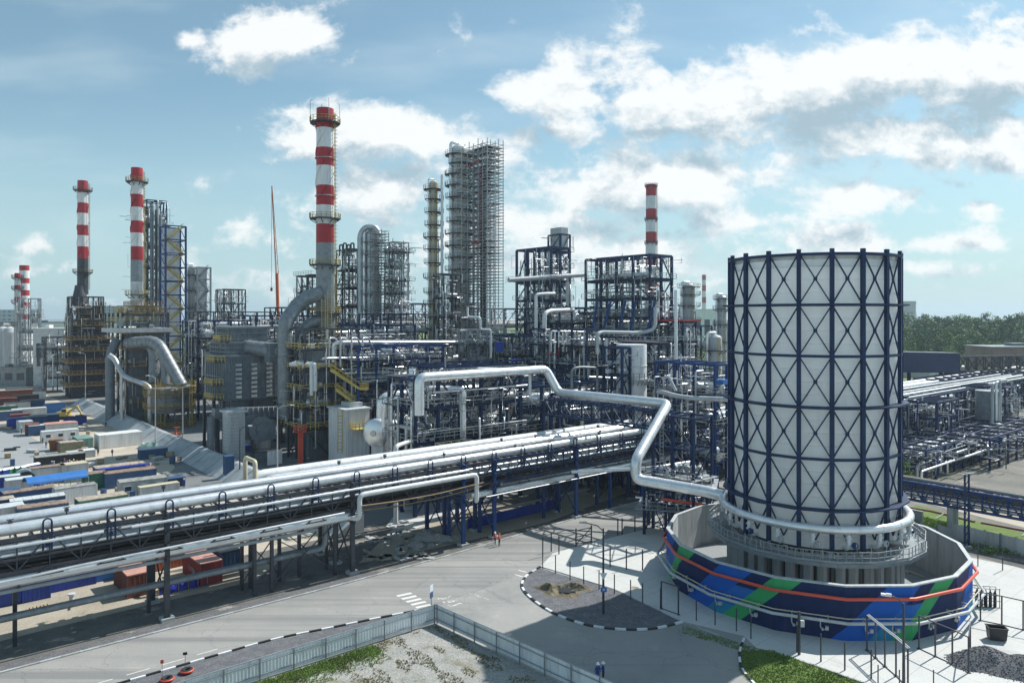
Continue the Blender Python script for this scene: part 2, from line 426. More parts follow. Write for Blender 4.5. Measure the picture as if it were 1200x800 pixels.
# ------------------------------------------------------------------ ground materials
def ground_mat(name, cols, scale, scale2, rough=0.9, fine=0.0, fscale=30, patch=None, bump=0.25, streaks=None, cracks=0):
    m = bpy.data.materials.new(name); m.use_nodes = True
    nt = m.node_tree; b = nt.nodes['Principled BSDF']; L = nt.links
    geo = nt.nodes.new('ShaderNodeNewGeometry')
    def noise(sc, det=8, rg=0.6, vec=None, dist=0.0):
        n = nt.nodes.new('ShaderNodeTexNoise'); n.inputs['Scale'].default_value = sc; n.inputs['Detail'].default_value = det
        n.inputs['Roughness'].default_value = rg; n.inputs['Distortion'].default_value = dist
        L.new(vec or geo.outputs['Position'], n.inputs['Vector']); return n.outputs['Fac']
    n1 = noise(scale, 9, 0.68)
    col = ramp(nt, n1, [(0.28+0.44*i/(len(cols)-1), c) for i, c in enumerate(cols)])
    def mx(f, a, c, mode='MIX'):
        x = nt.nodes.new('ShaderNodeMix'); x.data_type = 'RGBA'; x.blend_type = mode
        if isinstance(f, (int, float)): x.inputs[0].default_value = f
        else: L.new(f, x.inputs[0])
        L.new(a, x.inputs[6])
        if isinstance(c, tuple): x.inputs[7].default_value = (*c, 1)
        else: L.new(c, x.inputs[7])
        return x.outputs[2]
    if patch:
        for pc, ps, lo, hi in patch:
            f = ramp(nt, noise(ps, 7, 0.62, dist=0.4), [(lo, (0, 0, 0)), (hi, (1, 1, 1))])
            col = mx(f, col, pc)
    if streaks:      # wheel tracks and sweeping marks along the road
        ang, sc, c, lo, hi = streaks
        mp = nt.nodes.new('ShaderNodeMapping'); mp.vector_type = 'POINT'
        mp.inputs['Rotation'].default_value = (0, 0, -ang); mp.inputs['Scale'].default_value = (0.012, sc, 1)
        L.new(geo.outputs['Position'], mp.inputs[0])
        f = ramp(nt, noise(1.0, 5, 0.6, mp.outputs[0]), [(lo, (0, 0, 0)), (hi, (0.8, 0.8, 0.8))])
        col = mx(f, col, c)
    if cracks:
        mp = nt.nodes.new('ShaderNodeMapping'); L.new(geo.outputs['Position'], mp.inputs[0]); mp.inputs['Rotation'].default_value = (0, 0, -AU)
        v = nt.nodes.new('ShaderNodeTexVoronoi'); v.feature = 'DISTANCE_TO_EDGE'; v.inputs['Scale'].default_value = 0.10
        ds = nt.nodes.new('ShaderNodeTexNoise'); ds.inputs['Scale'].default_value = .5; ds.inputs['Detail'].default_value = 6; L.new(mp.outputs[0], ds.inputs['Vector'])
        ad = nt.nodes.new('ShaderNodeVectorMath'); ad.operation = 'MULTIPLY_ADD'; L.new(ds.outputs['Color'], ad.inputs[0]); ad.inputs[1].default_value = (3.5, 3.5, 0) if cracks == 1 else (.03, .03, 0); L.new(mp.outputs[0], ad.inputs[2])
        if cracks == 2:
            br = nt.nodes.new('ShaderNodeTexBrick'); br.inputs['Scale'].default_value = 1; br.inputs['Brick Width'].default_value = 6; br.inputs['Row Height'].default_value = 3; br.inputs['Mortar Size'].default_value = .025; br.offset = 0
            L.new(ad.outputs[0], br.inputs['Vector']); col = mx(ramp(nt, br.outputs['Fac'], [(0, (0, 0, 0)), (1, (.55, .55, .55))]), col, (.22, .23, .23))
        else:
            L.new(ad.outputs[0], v.inputs['Vector']); col = mx(ramp(nt, v.outputs['Distance'], [(.002, (.30, .30, .30)), (.008, (0, 0, 0))]), col, (.13, .135, .14))
    if fine:
        f = ramp(nt, noise(fscale, 3, 0.7), [(0.3, (1-fine,)*3), (0.7, (1+fine*0.4,)*3)])
        col = mx(1.0, col, f, 'MULTIPLY')
    L.new(col, b.inputs['Base Color']); b.inputs['Roughness'].default_value = rough
    b.inputs['Specular IOR Level'].default_value = 0.25
    bp = nt.nodes.new('ShaderNodeBump'); bp.inputs['Strength'].default_value = bump; bp.inputs['Distance'].default_value = 0.08
    L.new(noise(scale2, 6, 0.7), bp.inputs['Height']); L.new(bp.outputs[0], b.inputs['Normal'])
    M[name] = m
ground_mat('earth', [(0.17, 0.165, 0.155), (0.24, 0.23, 0.21), (0.30, 0.285, 0.255)], 0.05, 1.5, patch=[((0.12, 0.13, 0.10), 0.02, 0.52, 0.66), ((0.34, 0.32, 0.28), 0.11, 0.56, 0.68)], fine=0.3, fscale=4)
ground_mat('asphalt', [(0.27, 0.275, 0.265), (0.32, 0.32, 0.305), (0.37, 0.365, 0.345)], 0.10, 14, patch=[((0.41, 0.395, 0.36), 0.13, 0.58, 0.76), ((0.21, 0.215, 0.215), 0.07, 0.60, 0.80), ((0.17, 0.175, 0.18), 0.9, 0.67, 0.74)], fine=0.18, fscale=9, streaks=(AU, 0.55, (0.20, 0.205, 0.205), 0.46, 0.62), cracks=1)
ground_mat('branch_asphalt', [(0.275, 0.28, 0.27), (0.32, 0.32, 0.305), (0.36, 0.355, 0.335)], 0.10, 14, patch=[((0.41, 0.395, 0.36), 0.16, 0.57, 0.76), ((0.23, 0.235, 0.235), 0.09, 0.56, 0.74)], fine=0.15, fscale=9, streaks=(AU-pi/2, 0.5, (0.24, 0.245, 0.245), 0.54, 0.68), cracks=1)
ground_mat('shaded_dirt', [(0.10, 0.10, 0.098), (0.15, 0.148, 0.14), (0.21, 0.20, 0.185)], 0.35, 4, patch=[((0.40, 0.375, 0.33), 0.22, 0.60, 0.68), ((0.07, 0.072, 0.075), 0.30, 0.60, 0.72)], fine=0.35, fscale=6, bump=0.6)  # dark earth, with the shade under the rack partly put into its colour
ground_mat('sand', [(0.33, 0.29, 0.225), (0.40, 0.36, 0.29), (0.47, 0.43, 0.36)], 0.25, 3, patch=[((0.24, 0.22, 0.18), 0.3, 0.60, 0.72)], fine=0.25, fscale=5, bump=0.5)
ground_mat('yard_concrete', [(0.40, 0.36, 0.29), (0.49, 0.44, 0.36), (0.58, 0.53, 0.44)], 0.09, 5, patch=[((0.28, 0.29, 0.29), 0.10, 0.58, 0.70)], fine=0.18, fscale=3)
ground_mat('yard_asphalt', [(0.16, 0.175, 0.185), (0.20, 0.215, 0.22), (0.25, 0.26, 0.26)], 0.06, 6, patch=[((0.30, 0.31, 0.30), 0.12, 0.60, 0.72)], fine=0.2, fscale=5)
ground_mat('lot_concrete', [(0.27, 0.29, 0.30), (0.31, 0.33, 0.335), (0.36, 0.37, 0.37)], 0.06, 6, patch=[((0.24, 0.255, 0.265), 0.10, 0.58, 0.72)], fine=0.15, fscale=3)
ground_mat('apron_concrete', [(0.50, 0.515, 0.50), (0.57, 0.58, 0.56), (0.63, 0.63, 0.60)], 0.12, 6, patch=[((0.43, 0.45, 0.445), 0.14, 0.58, 0.72), ((0.56, 0.54, 0.49), 0.25, 0.60, 0.72)], fine=0.12, fscale=6, cracks=2)
ground_mat('gravel_grey', [(0.12, 0.13, 0.145), (0.17, 0.175, 0.19), (0.23, 0.235, 0.245)], 1.1, 9, fine=0.55, fscale=7, bump=0.9)
ground_mat('gravel_pale', [(0.30, 0.31, 0.29), (0.38, 0.38, 0.355), (0.46, 0.455, 0.43)], 0.6, 7, patch=[((0.25, 0.235, 0.17), 0.28, 0.55, 0.68), ((0.12, 0.15, 0.06), 0.16, 0.62, 0.72)], fine=0.45, fscale=5, bump=0.9)
ground_mat('turf', [(0.11, 0.17, 0.04), (0.15, 0.22, 0.055), (0.20, 0.265, 0.08)], 0.5, 6, patch=[((0.20, 0.19, 0.10), 0.35, 0.60, 0.72)], fine=0.4, fscale=8, bump=0.9)
ground_mat('dug_earth', [(0.10, 0.085, 0.06), (0.19, 0.165, 0.115), (0.31, 0.275, 0.20)], 0.9, 6, fine=0.5, fscale=5, bump=1.0)
ground_mat('cut_stone', [(0.27, 0.28, 0.28), (0.34, 0.35, 0.34), (0.41, 0.41, 0.40)], 0.4, 6, fine=0.2, fscale=4)

def sheet(name, poly, z, m, kind='structure', label=None):
    b = MB(); b.sheet(poly, z)
    o = b.build(name, m, kind=kind, origin=(0, 0, 0))
    if label: o['label'] = label
    return o
def px(*pts): return [G(a, b)[:2] for a, b in pts]
def uvp(*pts): return [UV(a, b)[:2] for a, b in pts]
def uvpix(x, y): return toUV(*G(x, y)[:2])

BIG = 7000
sheet('ground', [(-BIG, -200), (BIG, -200), (BIG, BIG), (-BIG, BIG)], 0.0, 'earth')
VK, VN = 79.2, 70.5
sheet('road', uvp((-45, VN), (26, VN), (32.7, 69.3), (36.2, 68.6), (40.5, 67.7), (44.5, 66.3), (57, 66.0), (62, 69.0), (200, 69.0), (200, VK+3.0), (110, VK+3.0), (84, VK+2.6), (55, VK+0.5), (-45, VK)), 0.012, 'asphalt')
FC = G(511, 730)[:2]; fr = Vector((.708, -.706))
FRt = Vector(FC)+fr*34
sheet('side_road', px((511, 730), (520, 706), (565, 690), (634, 664), (690, 690), (800, 728), (872, 745), (930, 800), (960, 900))+[tuple(FRt)], 0.020, 'branch_asphalt')
# verge under the rack (its shade partly in the colour), sandy strip, yard
sheet('verge', uvp((-45, VK+0.45), (55, VK+0.75), (110, VK+3.3), (200, VK+3.3), (200, 96), (55, 99), (-45, 99)), 0.010, 'shaded_dirt')
sheet('gravel_strip', uvp((-45, VK+0.4), (44, VK+0.6), (44, VK+1.6), (-45, VK+1.6)), 0.018, 'gravel_grey')
sheet('sand_strip', px((-60, 640), (110, 655), (190, 672), (330, 655), (300, 680), (160, 712), (60, 736), (-60, 766)), 0.026, 'sand')
sheet('rubble_ground', px((420, 660), (480, 600), (620, 590), (720, 560), (740, 575), (640, 612), (520, 640)), 0.016, 'sand')
sheet('yard', uvp((-60, 97.5), (48, 97.5), (46.4, 170), (45.4, 230), (44.2, 295), (42, 420), (-260, 420), (-60, 140)), 0.014, 'yard_concrete')
sheet('yard_road', px((215, 505), (255, 540), (285, 560), (330, 575), (150, 600), (205, 548), (195, 530), (150, 500), (100, 482), (112, 475)), 0.022, 'yard_asphalt')
sheet('concrete_lot', px((-130, 498), (18, 500), (72, 534), (66, 545), (20, 556), (-130, 566)), 0.024, 'lot_concrete')
sheet('plant_ground', uvp((52.2, 97), (330, 97), (330, 420), (46.5, 420), (48.8, 290), (51, 160)), 0.008, 'yard_asphalt')
APR = [(633, 664), (648, 648), (690, 636), (760, 619), (860, 598), (1075, 640), (1260, 678), (1500, 760), (1500, 960), (1040, 960), (1012, 799), (935, 772), (862, 752), (800, 729)]
sheet('apron', px(*APR), 0.016, 'apron_concrete')
ISL = [(634, 666), (720, 691), (800, 729), (770, 736), (740, 737.5), (715, 736), (690, 732.5), (665, 725), (645, 716), (625, 703), (614, 691), (612, 684), (616, 676), (625, 668)]
sheet('gravel_island', px(*ISL), 0.060, 'gravel_grey')
sheet('gravel_border', uvp((-45, 64.0), (-45, VN-0.25), (26, VN-0.25), (32.7, 69.0), (36.2, 68.3), (40.5, 67.4), (44, 66.5), (44, 64.0)), 0.024, 'gravel_grey')
# ground inside the fenced plot
ud = Vector((UX, UY)); FL = Vector(FC)-ud*62
sheet('plot_ground', [tuple(FL), tuple(FC), tuple(FRt), (FRt.x-24, FRt.y-36), (FL.x, FL.y-60)], 0.030, 'gravel_pale')
GR = [(868, 764), (900, 762), (950, 778), (1012, 801), (1040, 860), (930, 860), (885, 800), (868, 782)]
sheet('grass_bed', px(*GR), 0.050, 'turf')
# right hand side: strip of turf, pale road, dirt behind the apron
sheet('turf_strip', px((1056, 596), (1075, 592), (1260, 640), (1400, 680), (1400, 712), (1200, 652), (1064, 612)), 0.02, 'turf')
sheet('pale_road', px((1040, 580), (1062, 566), (1300, 606), (1300, 642), (1200, 618), (1062, 584)), 0.024, 'yard_concrete')
sheet('dirt_strip', px((1060, 614), (1220, 658), (1400, 720), (1400, 745), (1220, 672), (1060, 628)), 0.022, 'shaded_dirt')
sheet('field', [(150, 300), (900, 300), (2400, 900), (2400, 2600), (-2400, 2600), (-2400, 900), (-100, 470)], 0.01, 'turf')

sheet('pale_hardstand', px((452, 617), (480, 622), (520, 607), (570, 588), (560, 582), (470, 594)), 0.034, 'apron_concrete')
# ---- kerbs (alternating black and white blocks)
def kerb(name, pts, seg=1.0, h=0.14, wd=0.22, cols=('white_paint', 'black_paint'), jit=0.0):
    b = MB(); rr = random.Random(5); Q = [Vector((p[0], p[1], 0)) for p in pts]
    d = 0; i = 0; left = seg; p = Q[0]; k = 0
    while i < len(Q)-1:
        L = (Q[i+1]-p).length
        if L >= left:
            q = p+(Q[i+1]-p)/L*left
            b.bar(p+Vector((0, 0, h/2)), q+Vector((0, 0, h/2+rr.uniform(-.01, .01))), wd, h, k % 2); p = q; left = seg; k += 1
        else:
            if L > 0.02: b.bar(p+Vector((0, 0, h/2)), Q[i+1]+Vector((0, 0, h/2)), wd, h, k % 2)
            left = max(left-L, 0.02); i += 1; p = Q[i]
    return b.build(name, list(cols), kind='structure')
def smooth(pts, n=3):
    pts = [Vector((p[0], p[1])) for p in pts]
    for _ in range(n):
        q = [pts[0]]
        for a, b in zip(pts[:-1], pts[1:]): q += [a*.75+b*.25, a*.25+b*.75]
        q.append(pts[-1]); pts = q
    return [tuple(p) for p in pts]
kerb('kerb', smooth(px((800, 729), (770, 737), (740, 738.5), (715, 737), (690, 733.5), (665, 726), (645, 717), (625, 704), (613, 692), (611, 684), (616, 675), (634, 664)), 2), 1.1, 0.18, 0.26)
kerb('kerb', uvp((-45, VN-0.12), (22, VN-0.12))+smooth(uvp((22, VN-.12), (28, VN-0.2), (32.7, 69.2), (36.2, 68.5), (40.5, 67.6), (44, 66.7)), 2)[1:], 1.25, 0.14, 0.24)
kerb('kerb', uvp((-45, VK+0.15), (40, VK+0.2), (55, VK+0.6), (84, VK+2.7), (110, VK+3.1), (190, VK+3.1)), 1.6, 0.12, 0.3, ('concrete', 'cut_stone'))
kerb('kerb', smooth(px((872, 748), (866, 764), (868, 784), (886, 803), (935, 868)), 2), 1.1, 0.14, 0.22)
kerb('kerb', px((935, 773), (1012, 800), (1045, 870)), 2.0, 0.10, 0.2, ('concrete', 'cut_stone'))
kerb('kerb', px((634, 664), (720, 690.5), (800, 729), (862, 752)), 2.4, 0.10, 0.16, ('concrete', 'cut_stone'))
# a worn edge line on the carriageway
def painted(name, quads, z, m):
    b = MB()
    for q in quads: b.sheet(q, z)
    return b.build(name, m, kind='structure', origin=(0, 0, 0))
def worn_paint(name, col, thr):
    m = mat(name, col, 0.7, 0, 0.1, 1.0); nt = m.node_tree; b = nt.nodes['Principled BSDF']
    geo = nt.nodes.new('ShaderNodeNewGeometry'); n = nt.nodes.new('ShaderNodeTexNoise'); n.inputs['Scale'].default_value = 2.2; n.inputs['Detail'].default_value = 8
    n.inputs['Roughness'].default_value = 0.75
    nt.links.new(geo.outputs['Position'], n.inputs['Vector'])
    a = ramp(nt, n.outputs['Fac'], [(thr, (0, 0, 0)), (thr+0.12, (1, 1, 1))]); nt.links.new(a, b.inputs['Alpha']); M[name] = m
worn_paint('road_paint', (0.66, 0.66, 0.62), 0.30); worn_paint('faded_paint', (0.58, 0.58, 0.54), 0.44)
q = []
for i in range(26):
    u0 = -42+i*3.0
    if u0 < 24: q.append(uvp((u0, VN+1.15), (u0+1.9, VN+1.15), (u0+1.9, VN+1.27), (u0, VN+1.27)))
painted('road_marking', q, 0.018, 'road_paint')
def zebra(x0, y0, x1, y1, n, wpx, hpx, slope, m):
    q = []
    for i in range(n):
        t = i/(n-1); x = x0+(x1-x0)*t; y = y0+(y1-y0)*t
        q.append(px((x, y), (x+wpx, y+slope*wpx), (x+wpx+hpx*1.6, y+slope*wpx+hpx), (x+hpx*1.6, y+hpx)))
    painted('road_marking', q, 0.026, m)
zebra(464, 697.5, 486, 711, 5, 17, 1.7, -0.22, 'road_paint')
zebra(512, 701, 524, 709, 3, 16, 2.0, -0.20, 'faded_paint')
zebra(546, 693, 556, 697, 2, 14, 2.0, 0.25, 'faded_paint')
zebra(602, 672, 612, 678, 2, 12, 1.8, 0.3, 'road_paint')
zebra(606, 667, 616, 670, 2, 12, 1.6, 0.25, 'road_paint')

# ---- concrete embankment along the yard: a sloped, panelled bank
b = MB(); rr = random.Random(3)
prof = [(-2.2, 0.02), (1.6, 2.6), (2.4, 2.75), (2.4, 0.0)]
vv = [97+i*4.1 for i in range(50)]
for a, c in zip(vv[:-1], vv[1:]):
    def base(v): return 49.8-(v-97)*0.018
    o = rr.uniform(-0.04, 0.04)
    for (p0, p1) in zip(prof[:-1], prof[1:]):
        g = 0.06
        q4 = [UV(base(a)+p0[0], a+g, p0[1]+o), UV(base(c)+p0[0], c-g, p0[1]+o), UV(base(c)+p1[0], c-g, p1[1]+o), UV(base(a)+p1[0], a+g, p1[1]+o)]
        b.add(q4, [(3, 2, 1, 0)])
for (u0, u1, vq) in ((53.0, 58.0, 97.0),):
    b.add([UV(47.6, 97.05, 0.02), UV(51.4, 97.05, 2.6), UV(52.2, 97.05, 2.75), UV(52.2, 97.05, 0)], [(0, 1, 2, 3)])
b.build('embankment', 'concrete_slope', kind='structure')
# ------------------------------------------------------------------ cooling tower with its basin
TC = (36.4, 88.0, 0.0)
BR = 9.5
HI = 39.0
NA = 18
A0 = math.atan2(-TC[1], -TC[0]) + R(12.0)      # a rib a little to the right of the line to the camera
tw = thing('cooling_tower', 'tall round white clad cooling tower in a crossed navy lattice, on concrete legs', 'cooling tower', TC)
b = MB(); prof = []; z = 6.6; k = 0
while z < 38.0:
    rr_ = BR-0.30
    prof += [(rr_-0.09, z), (rr_+0.03, z+0.07), (rr_-0.04, z+1.32)]
    z += 1.40
b.lathe(TC, prof, 96, smooth=False); b.build('cladding', 'cladding', tw)
b = MB(); b.disc((TC[0], TC[1], 38.7), BR-1.2, BR-0.15, 64, th=0.5); b.build('rim', 'light_grey', tw)
b = MB(); b.lathe((TC[0], TC[1], 37.6), [(BR-.4, 0), (.01, .3)], 48); b.build('sun_block_cap', 'cladding', tw)  # unseen cap added below the rim, keeps direct sun off the inside of the cladding
tiers = [8.2, 10.9, 16.4, 22.0, 27.6, 33.2, 38.9]
def tp(a, r, z): return (TC[0]+r*cos(a), TC[1]+r*sin(a), z)
for i in range(NA):
    a = A0+2*pi*i/NA
    bb = MB(); bb.box(tp(a, BR+0.12, 22.9), (0.38, 0.43, 32.8), a); bb.build('rib', 'navy_steel', tw)
bb = MB()
for i in range(NA):
    a, c = A0+2*pi*i/NA, A0+2*pi*(i+1)/NA
    rb = BR+0.10
    for z0, z1 in zip(tiers[:-1], tiers[1:]):
        if z0 < 9:    # half tier behind the ring pipe
            m_ = (a+c)/2
            bb.bar(tp(a, rb, z1), tp(m_, rb*0.985, z0-0.6), 0.14); bb.bar(tp(c, rb, z1), tp(m_, rb*0.985, z0-0.6), 0.14); continue
        bb.bar(tp(a, rb, z0), tp(c, rb, z1), 0.135); bb.bar(tp(c, rb, z0), tp(a, rb+0.02, z1), 0.135)
        mid = tp((a+c)/2, rb*0.984, (z0+z1)/2); bb.box(mid, (0.12, 0.40, 0.44), (a+c)/2)
bb.build('bracing_lattice', 'navy_steel', tw)
for z, wd in ((10.9, 0.5), (16.4, 0.22), (22.0, 0.6), (27.6, 0.22), (33.2, 0.42), (38.75, 0.3)):
    bb = MB()
    for i in range(NA):
        a, c = A0+2*pi*i/NA, A0+2*pi*(i+1)/NA
        bb.bar(tp(a, BR+0.18, z), tp(c, BR+0.18, z), wd, 0.3)
    if wd > 0.4:
        bb.disc((TC[0], TC[1], z+0.12), BR+0.25, BR+0.95, 16, th=0.16, phase=A0)
    bb.build('ring_beam', 'navy_steel', tw)
ring_a0 = math.atan2(91.6-TC[1], 27.2-TC[0])
bb = MB(); bb.ringtube((TC[0], TC[1], 9.1), 10.42, 0.47, 72, 14)
for i in range(24):
    a = A0+2*pi*i/24; bb.tube([tp(a-0.01, 10.42, 9.1), tp(a+0.01, 10.42, 9.1)], 0.50, 14)
bb.build('ring_pipe', 'silver_jacket', tw)
# walkway
bb = MB(); bb.disc((TC[0], TC[1], 6.05), 9.4, 12.2, 16, th=0.12, phase=A0)
for i in range(NA):
    a = A0+2*pi*i/NA
    bb.bar(tp(a, 9.4, 5.85), tp(a, 12.2, 5.85), 0.18, 0.3)
    c = A0+2*pi*(i+1)/NA; bb.bar(tp(a, 12.2, 5.8), tp(c, 12.2, 5.8), 0.16, 0.42); bb.bar(tp(a, 11.0, 5.8), tp(c, 11.0, 5.8), 0.14, 0.3)
bb.build('walkway', 'grey_jacket', tw)
bb = MB(); bb.rail([tp(A0+2*pi*i/NA, 12.15, 6.05) for i in range(NA)], 1.15, 0.9, 0.07, closed=True)
for i in range(NA):
    a, c = A0+2*pi*i/NA, A0+2*pi*(i+1)/NA; bb.bar(tp(a, 12.17, 6.15), tp(c, 12.17, 6.15), 0.03, 0.2)
bb.build('walkway_railing', 'galvanized', tw)
# risers with valves below the ring pipe
for i in range(NA):
    a = A0+2*pi*(i+0.42)/NA
    v_ = MB(); v_.tube(fillet([tp(a, 10.42, 8.6), tp(a, 10.42, 7.4), tp(a, 9.9, 6.9), tp(a, 9.0, 6.9)], 0.5), 0.22, 10)
    v_.tube([tp(a, 10.42, 8.3), tp(a, 10.42, 8.2)], 0.36, 12); v_.tube([tp(a, 10.42, 7.75), tp(a, 10.42, 7.65)], 0.36, 12)
    vo = v_.build('inlet_pipe', 'white_paint', tw)
    h = MB(); h.ringtube((0, 0, 0), 0.32, 0.05, 14, 6)
    a2 = a+0.045
    hp = tp(a2, 10.8, 7.55); Mx = Matrix.Translation(Vector(hp)) @ Matrix.Rotation(a, 4, 'Z') @ Matrix.Rotation(pi/2, 4, 'Y')
    h.v = [tuple(Mx @ Vector(p)) for p in h.v]
    h.bar(tp(a, 10.42, 7.55), hp, 0.1); h.box(tp(a2, 10.6, 7.5), (0.35, 0.3, 0.5), a)
    vb = h.build('valve', 'light_grey' if i % 3 else 'blue_steel', tw); vb.parent = vo; ORG[vb.name] = ORG[tw.name]
# extra small things on the walkway
bb = MB(); rr = random.Random(8)
for i in range(70):
    a = rr.uniform(0, 2*pi); r0 = rr.uniform(9.9, 11.6); h = rr.uniform(0.3, 1.2)
    bb.tube([tp(a, r0, 6.05), tp(a, r0, 6.05+h), tp(a+rr.uniform(-.05, .05), r0+rr.uniform(-.4, .4), 6.05+h)], 0.06, 5)
o = bb.build('small_pipework', 'dull_jacket', tw, kind='stuff')
# legs and the louvred air intake
for i in range(NA):
    a = A0+2*pi*i/NA
    for da in (-0.10, 0.10):
        lg = MB(); p0, p1 = tp(a+da, BR-0.1, 0.02), tp(a+da, BR-0.1, 5.6); lg.bar(p0, p1, 0.75, 0.75); lg.build('leg', 'concrete', tw)
    cp = MB(); cp.box(tp(a, BR-0.1, 5.72), (1.1, 3.2, 0.24), a); cp.build('leg_cap', 'dark_steel', tw)
bb = MB()
for i in range(96):
    a = 2*pi*i/96; bb.bar(tp(a, BR-1.3, 0.02), tp(a, BR-1.3, 6.0), 0.35, 0.06)
bb.build('louver', 'concrete', tw)
bb = MB(); bb.lathe(TC, [(BR-2.2, 0.05), (BR-2.2, 6.4)], 48); bb.build('core_wall', 'dark_steel', tw)

# ---- basin wall, 16 straight panels
WC = (35.95, 88.0, 0.0); WR, WH, WT = 16.6, 5.3, 0.45
NB = 16; B0 = math.atan2(-TC[1], -TC[0]) + R(12.0)
bs = thing('basin_wall', 'low navy concrete basin wall with a blue and green diagonal mural round the cooling tower', 'basin wall', TC)
def bp_(a, r, z): return (WC[0]+r*cos(a), WC[1]+r*sin(a), z)
RO = WR/cos(pi/NB)*0.995
inner, outer = MB(), MB()
for i in range(NB):
    a, c = B0+2*pi*i/NB, B0+2*pi*(i+1)/NB
    outer.add([bp_(a, RO, 0), bp_(c, RO, 0), bp_(c, RO, WH), bp_(a, RO, WH)], [(0, 1, 2, 3)])
    inner.add([bp_(a, RO-WT, 0), bp_(c, RO-WT, 0), bp_(c, RO-WT, WH), bp_(a, RO-WT, WH)], [(3, 2, 1, 0)])
# the mural: navy ground with slanted bands, laid out along the wall
wm = bpy.data.materials.new('mural'); wm.use_nodes = True
nt = wm.node_tree; pb = nt.nodes['Principled BSDF']; pb.inputs['Roughness'].default_value = 0.7; pb.inputs['Specular IOR Level'].default_value = 0.2
at = nt.nodes.new('ShaderNodeVertexColor') if False else nt.nodes.new('ShaderNodeUVMap'); at.uv_map = 'wall'
sp = nt.nodes.new('ShaderNodeSeparateXYZ'); nt.links.new(at.outputs[0], sp.inputs[0])
def m2(op, a, c=None):
    n = nt.nodes.new('ShaderNodeMath'); n.operation = op
    for i, x in enumerate((a, c)):
        if x is None: continue
        if isinstance(x, (int, float)): n.inputs[i].default_value = x
        else: nt.links.new(x, n.inputs[i])
    return n.outputs[0]
U_, V_ = sp.outputs[0], sp.outputs[1]
n_ = nt.nodes.new('ShaderNodeTexNoise'); n_.inputs['Scale'].default_value = 0.8; n_.inputs['Detail'].default_value = 6
gg = nt.nodes.new('ShaderNodeNewGeometry'); nt.links.new(gg.outputs['Position'], n_.inputs['Vector'])
cur = ramp(nt, n_.outputs['Fac'], [(0.3, (0.009, 0.022, 0.085)), (0.7, (0.012, 0.028, 0.108))])
def band(cur, u0, u1, sl, z0, z1, col):
    """slanted band: u - slope*z between u0 and u1, z between z0 and z1"""
    q = m2('SUBTRACT', U_, m2('MULTIPLY', V_, sl))
    f = m2('MULTIPLY', m2('MULTIPLY', m2('GREATER_THAN', q, u0), m2('LESS_THAN', q, u1)), m2('MULTIPLY', m2('GREATER_THAN', V_, z0), m2('LESS_THAN', V_, z1)))
    x = nt.nodes.new('ShaderNodeMix'); x.data_type = 'RGBA'; nt.links.new(f, x.inputs[0]); nt.links.new(cur, x.inputs[6]); x.inputs[7].default_value = (*col, 1)
    return x.outputs[2]
seg = 2*RO*sin(pi/NB)
# u runs to the right along the wall as the camera sees it; u = 0 at the rib nearest the camera line
BL, TE, GN = (0.010, 0.105, 0.46), (0.016, 0.23, 0.40), (0.045, 0.36, 0.13)
for base in (-18.2, -1.4, 13.2, -31, -43, 27):
    cur = band(cur, base, base+3.6, 1.05, -1, 6, BL)
    cur = band(cur, base+3.6, base+6.6, 1.05, -1, 2.3, TE)
    cur = band(cur, base+3.6, base+5.8, 1.05, 1.3, 3.5, (0.02, 0.14, 0.48))
    cur = band(cur, base+5.8, base+7.9, 1.05, -1, 6, GN)
    cur = band(cur, base+7.9, base+8.6, 1.05, 4.0, 6, GN)
mp_ = nt.nodes.new('ShaderNodeMapping'); mp_.inputs['Scale'].default_value = (1.2, 1.2, .12); nt.links.new(gg.outputs['Position'], mp_.inputs[0])
n3 = nt.nodes.new('ShaderNodeTexNoise'); n3.inputs['Scale'].default_value = 1.3; n3.inputs['Detail'].default_value = 8; n3.inputs['Roughness'].default_value = .7; nt.links.new(mp_.outputs[0], n3.inputs['Vector'])
x_ = nt.nodes.new('ShaderNodeMix'); x_.data_type = 'RGBA'; nt.links.new(ramp(nt, n3.outputs['Fac'], [(.5, (0, 0, 0)), (.75, (.28, .28, .28))]), x_.inputs[0]); nt.links.new(cur, x_.inputs[6]); x_.inputs[7].default_value = (.05, .075, .13, 1); cur = x_.outputs[2]
nt.links.new(cur, pb.inputs['Base Color']); M['mural'] = wm
ow = outer.build('outer_face', 'mural', bs)
uvl = ow.data.uv_layers.new(name='wall')
for i, p in enumerate(ow.data.polygons):
    k = i if i < NB/2 else i-NB
    for li, (cu, cv) in zip(p.loop_indices, ((k, 0), (k+1, 0), (k+1, WH), (k, WH))): uvl.data[li].uv = (cu*seg, cv)
inner.build('inner_face', 'concrete', bs)
bb = MB(); bb.disc((WC[0], WC[1], WH+0.14), RO-WT+0.04, RO+0.04, NB, th=0.138, phase=B0); bb.build('coping', 'light_grey', bs)
bb = MB(); bb.disc((WC[0], WC[1], 0.03), 1.0, RO-0.3, NB, th=0.02, phase=B0)
bb.build('basin_floor', 'lot_concrete', bs)
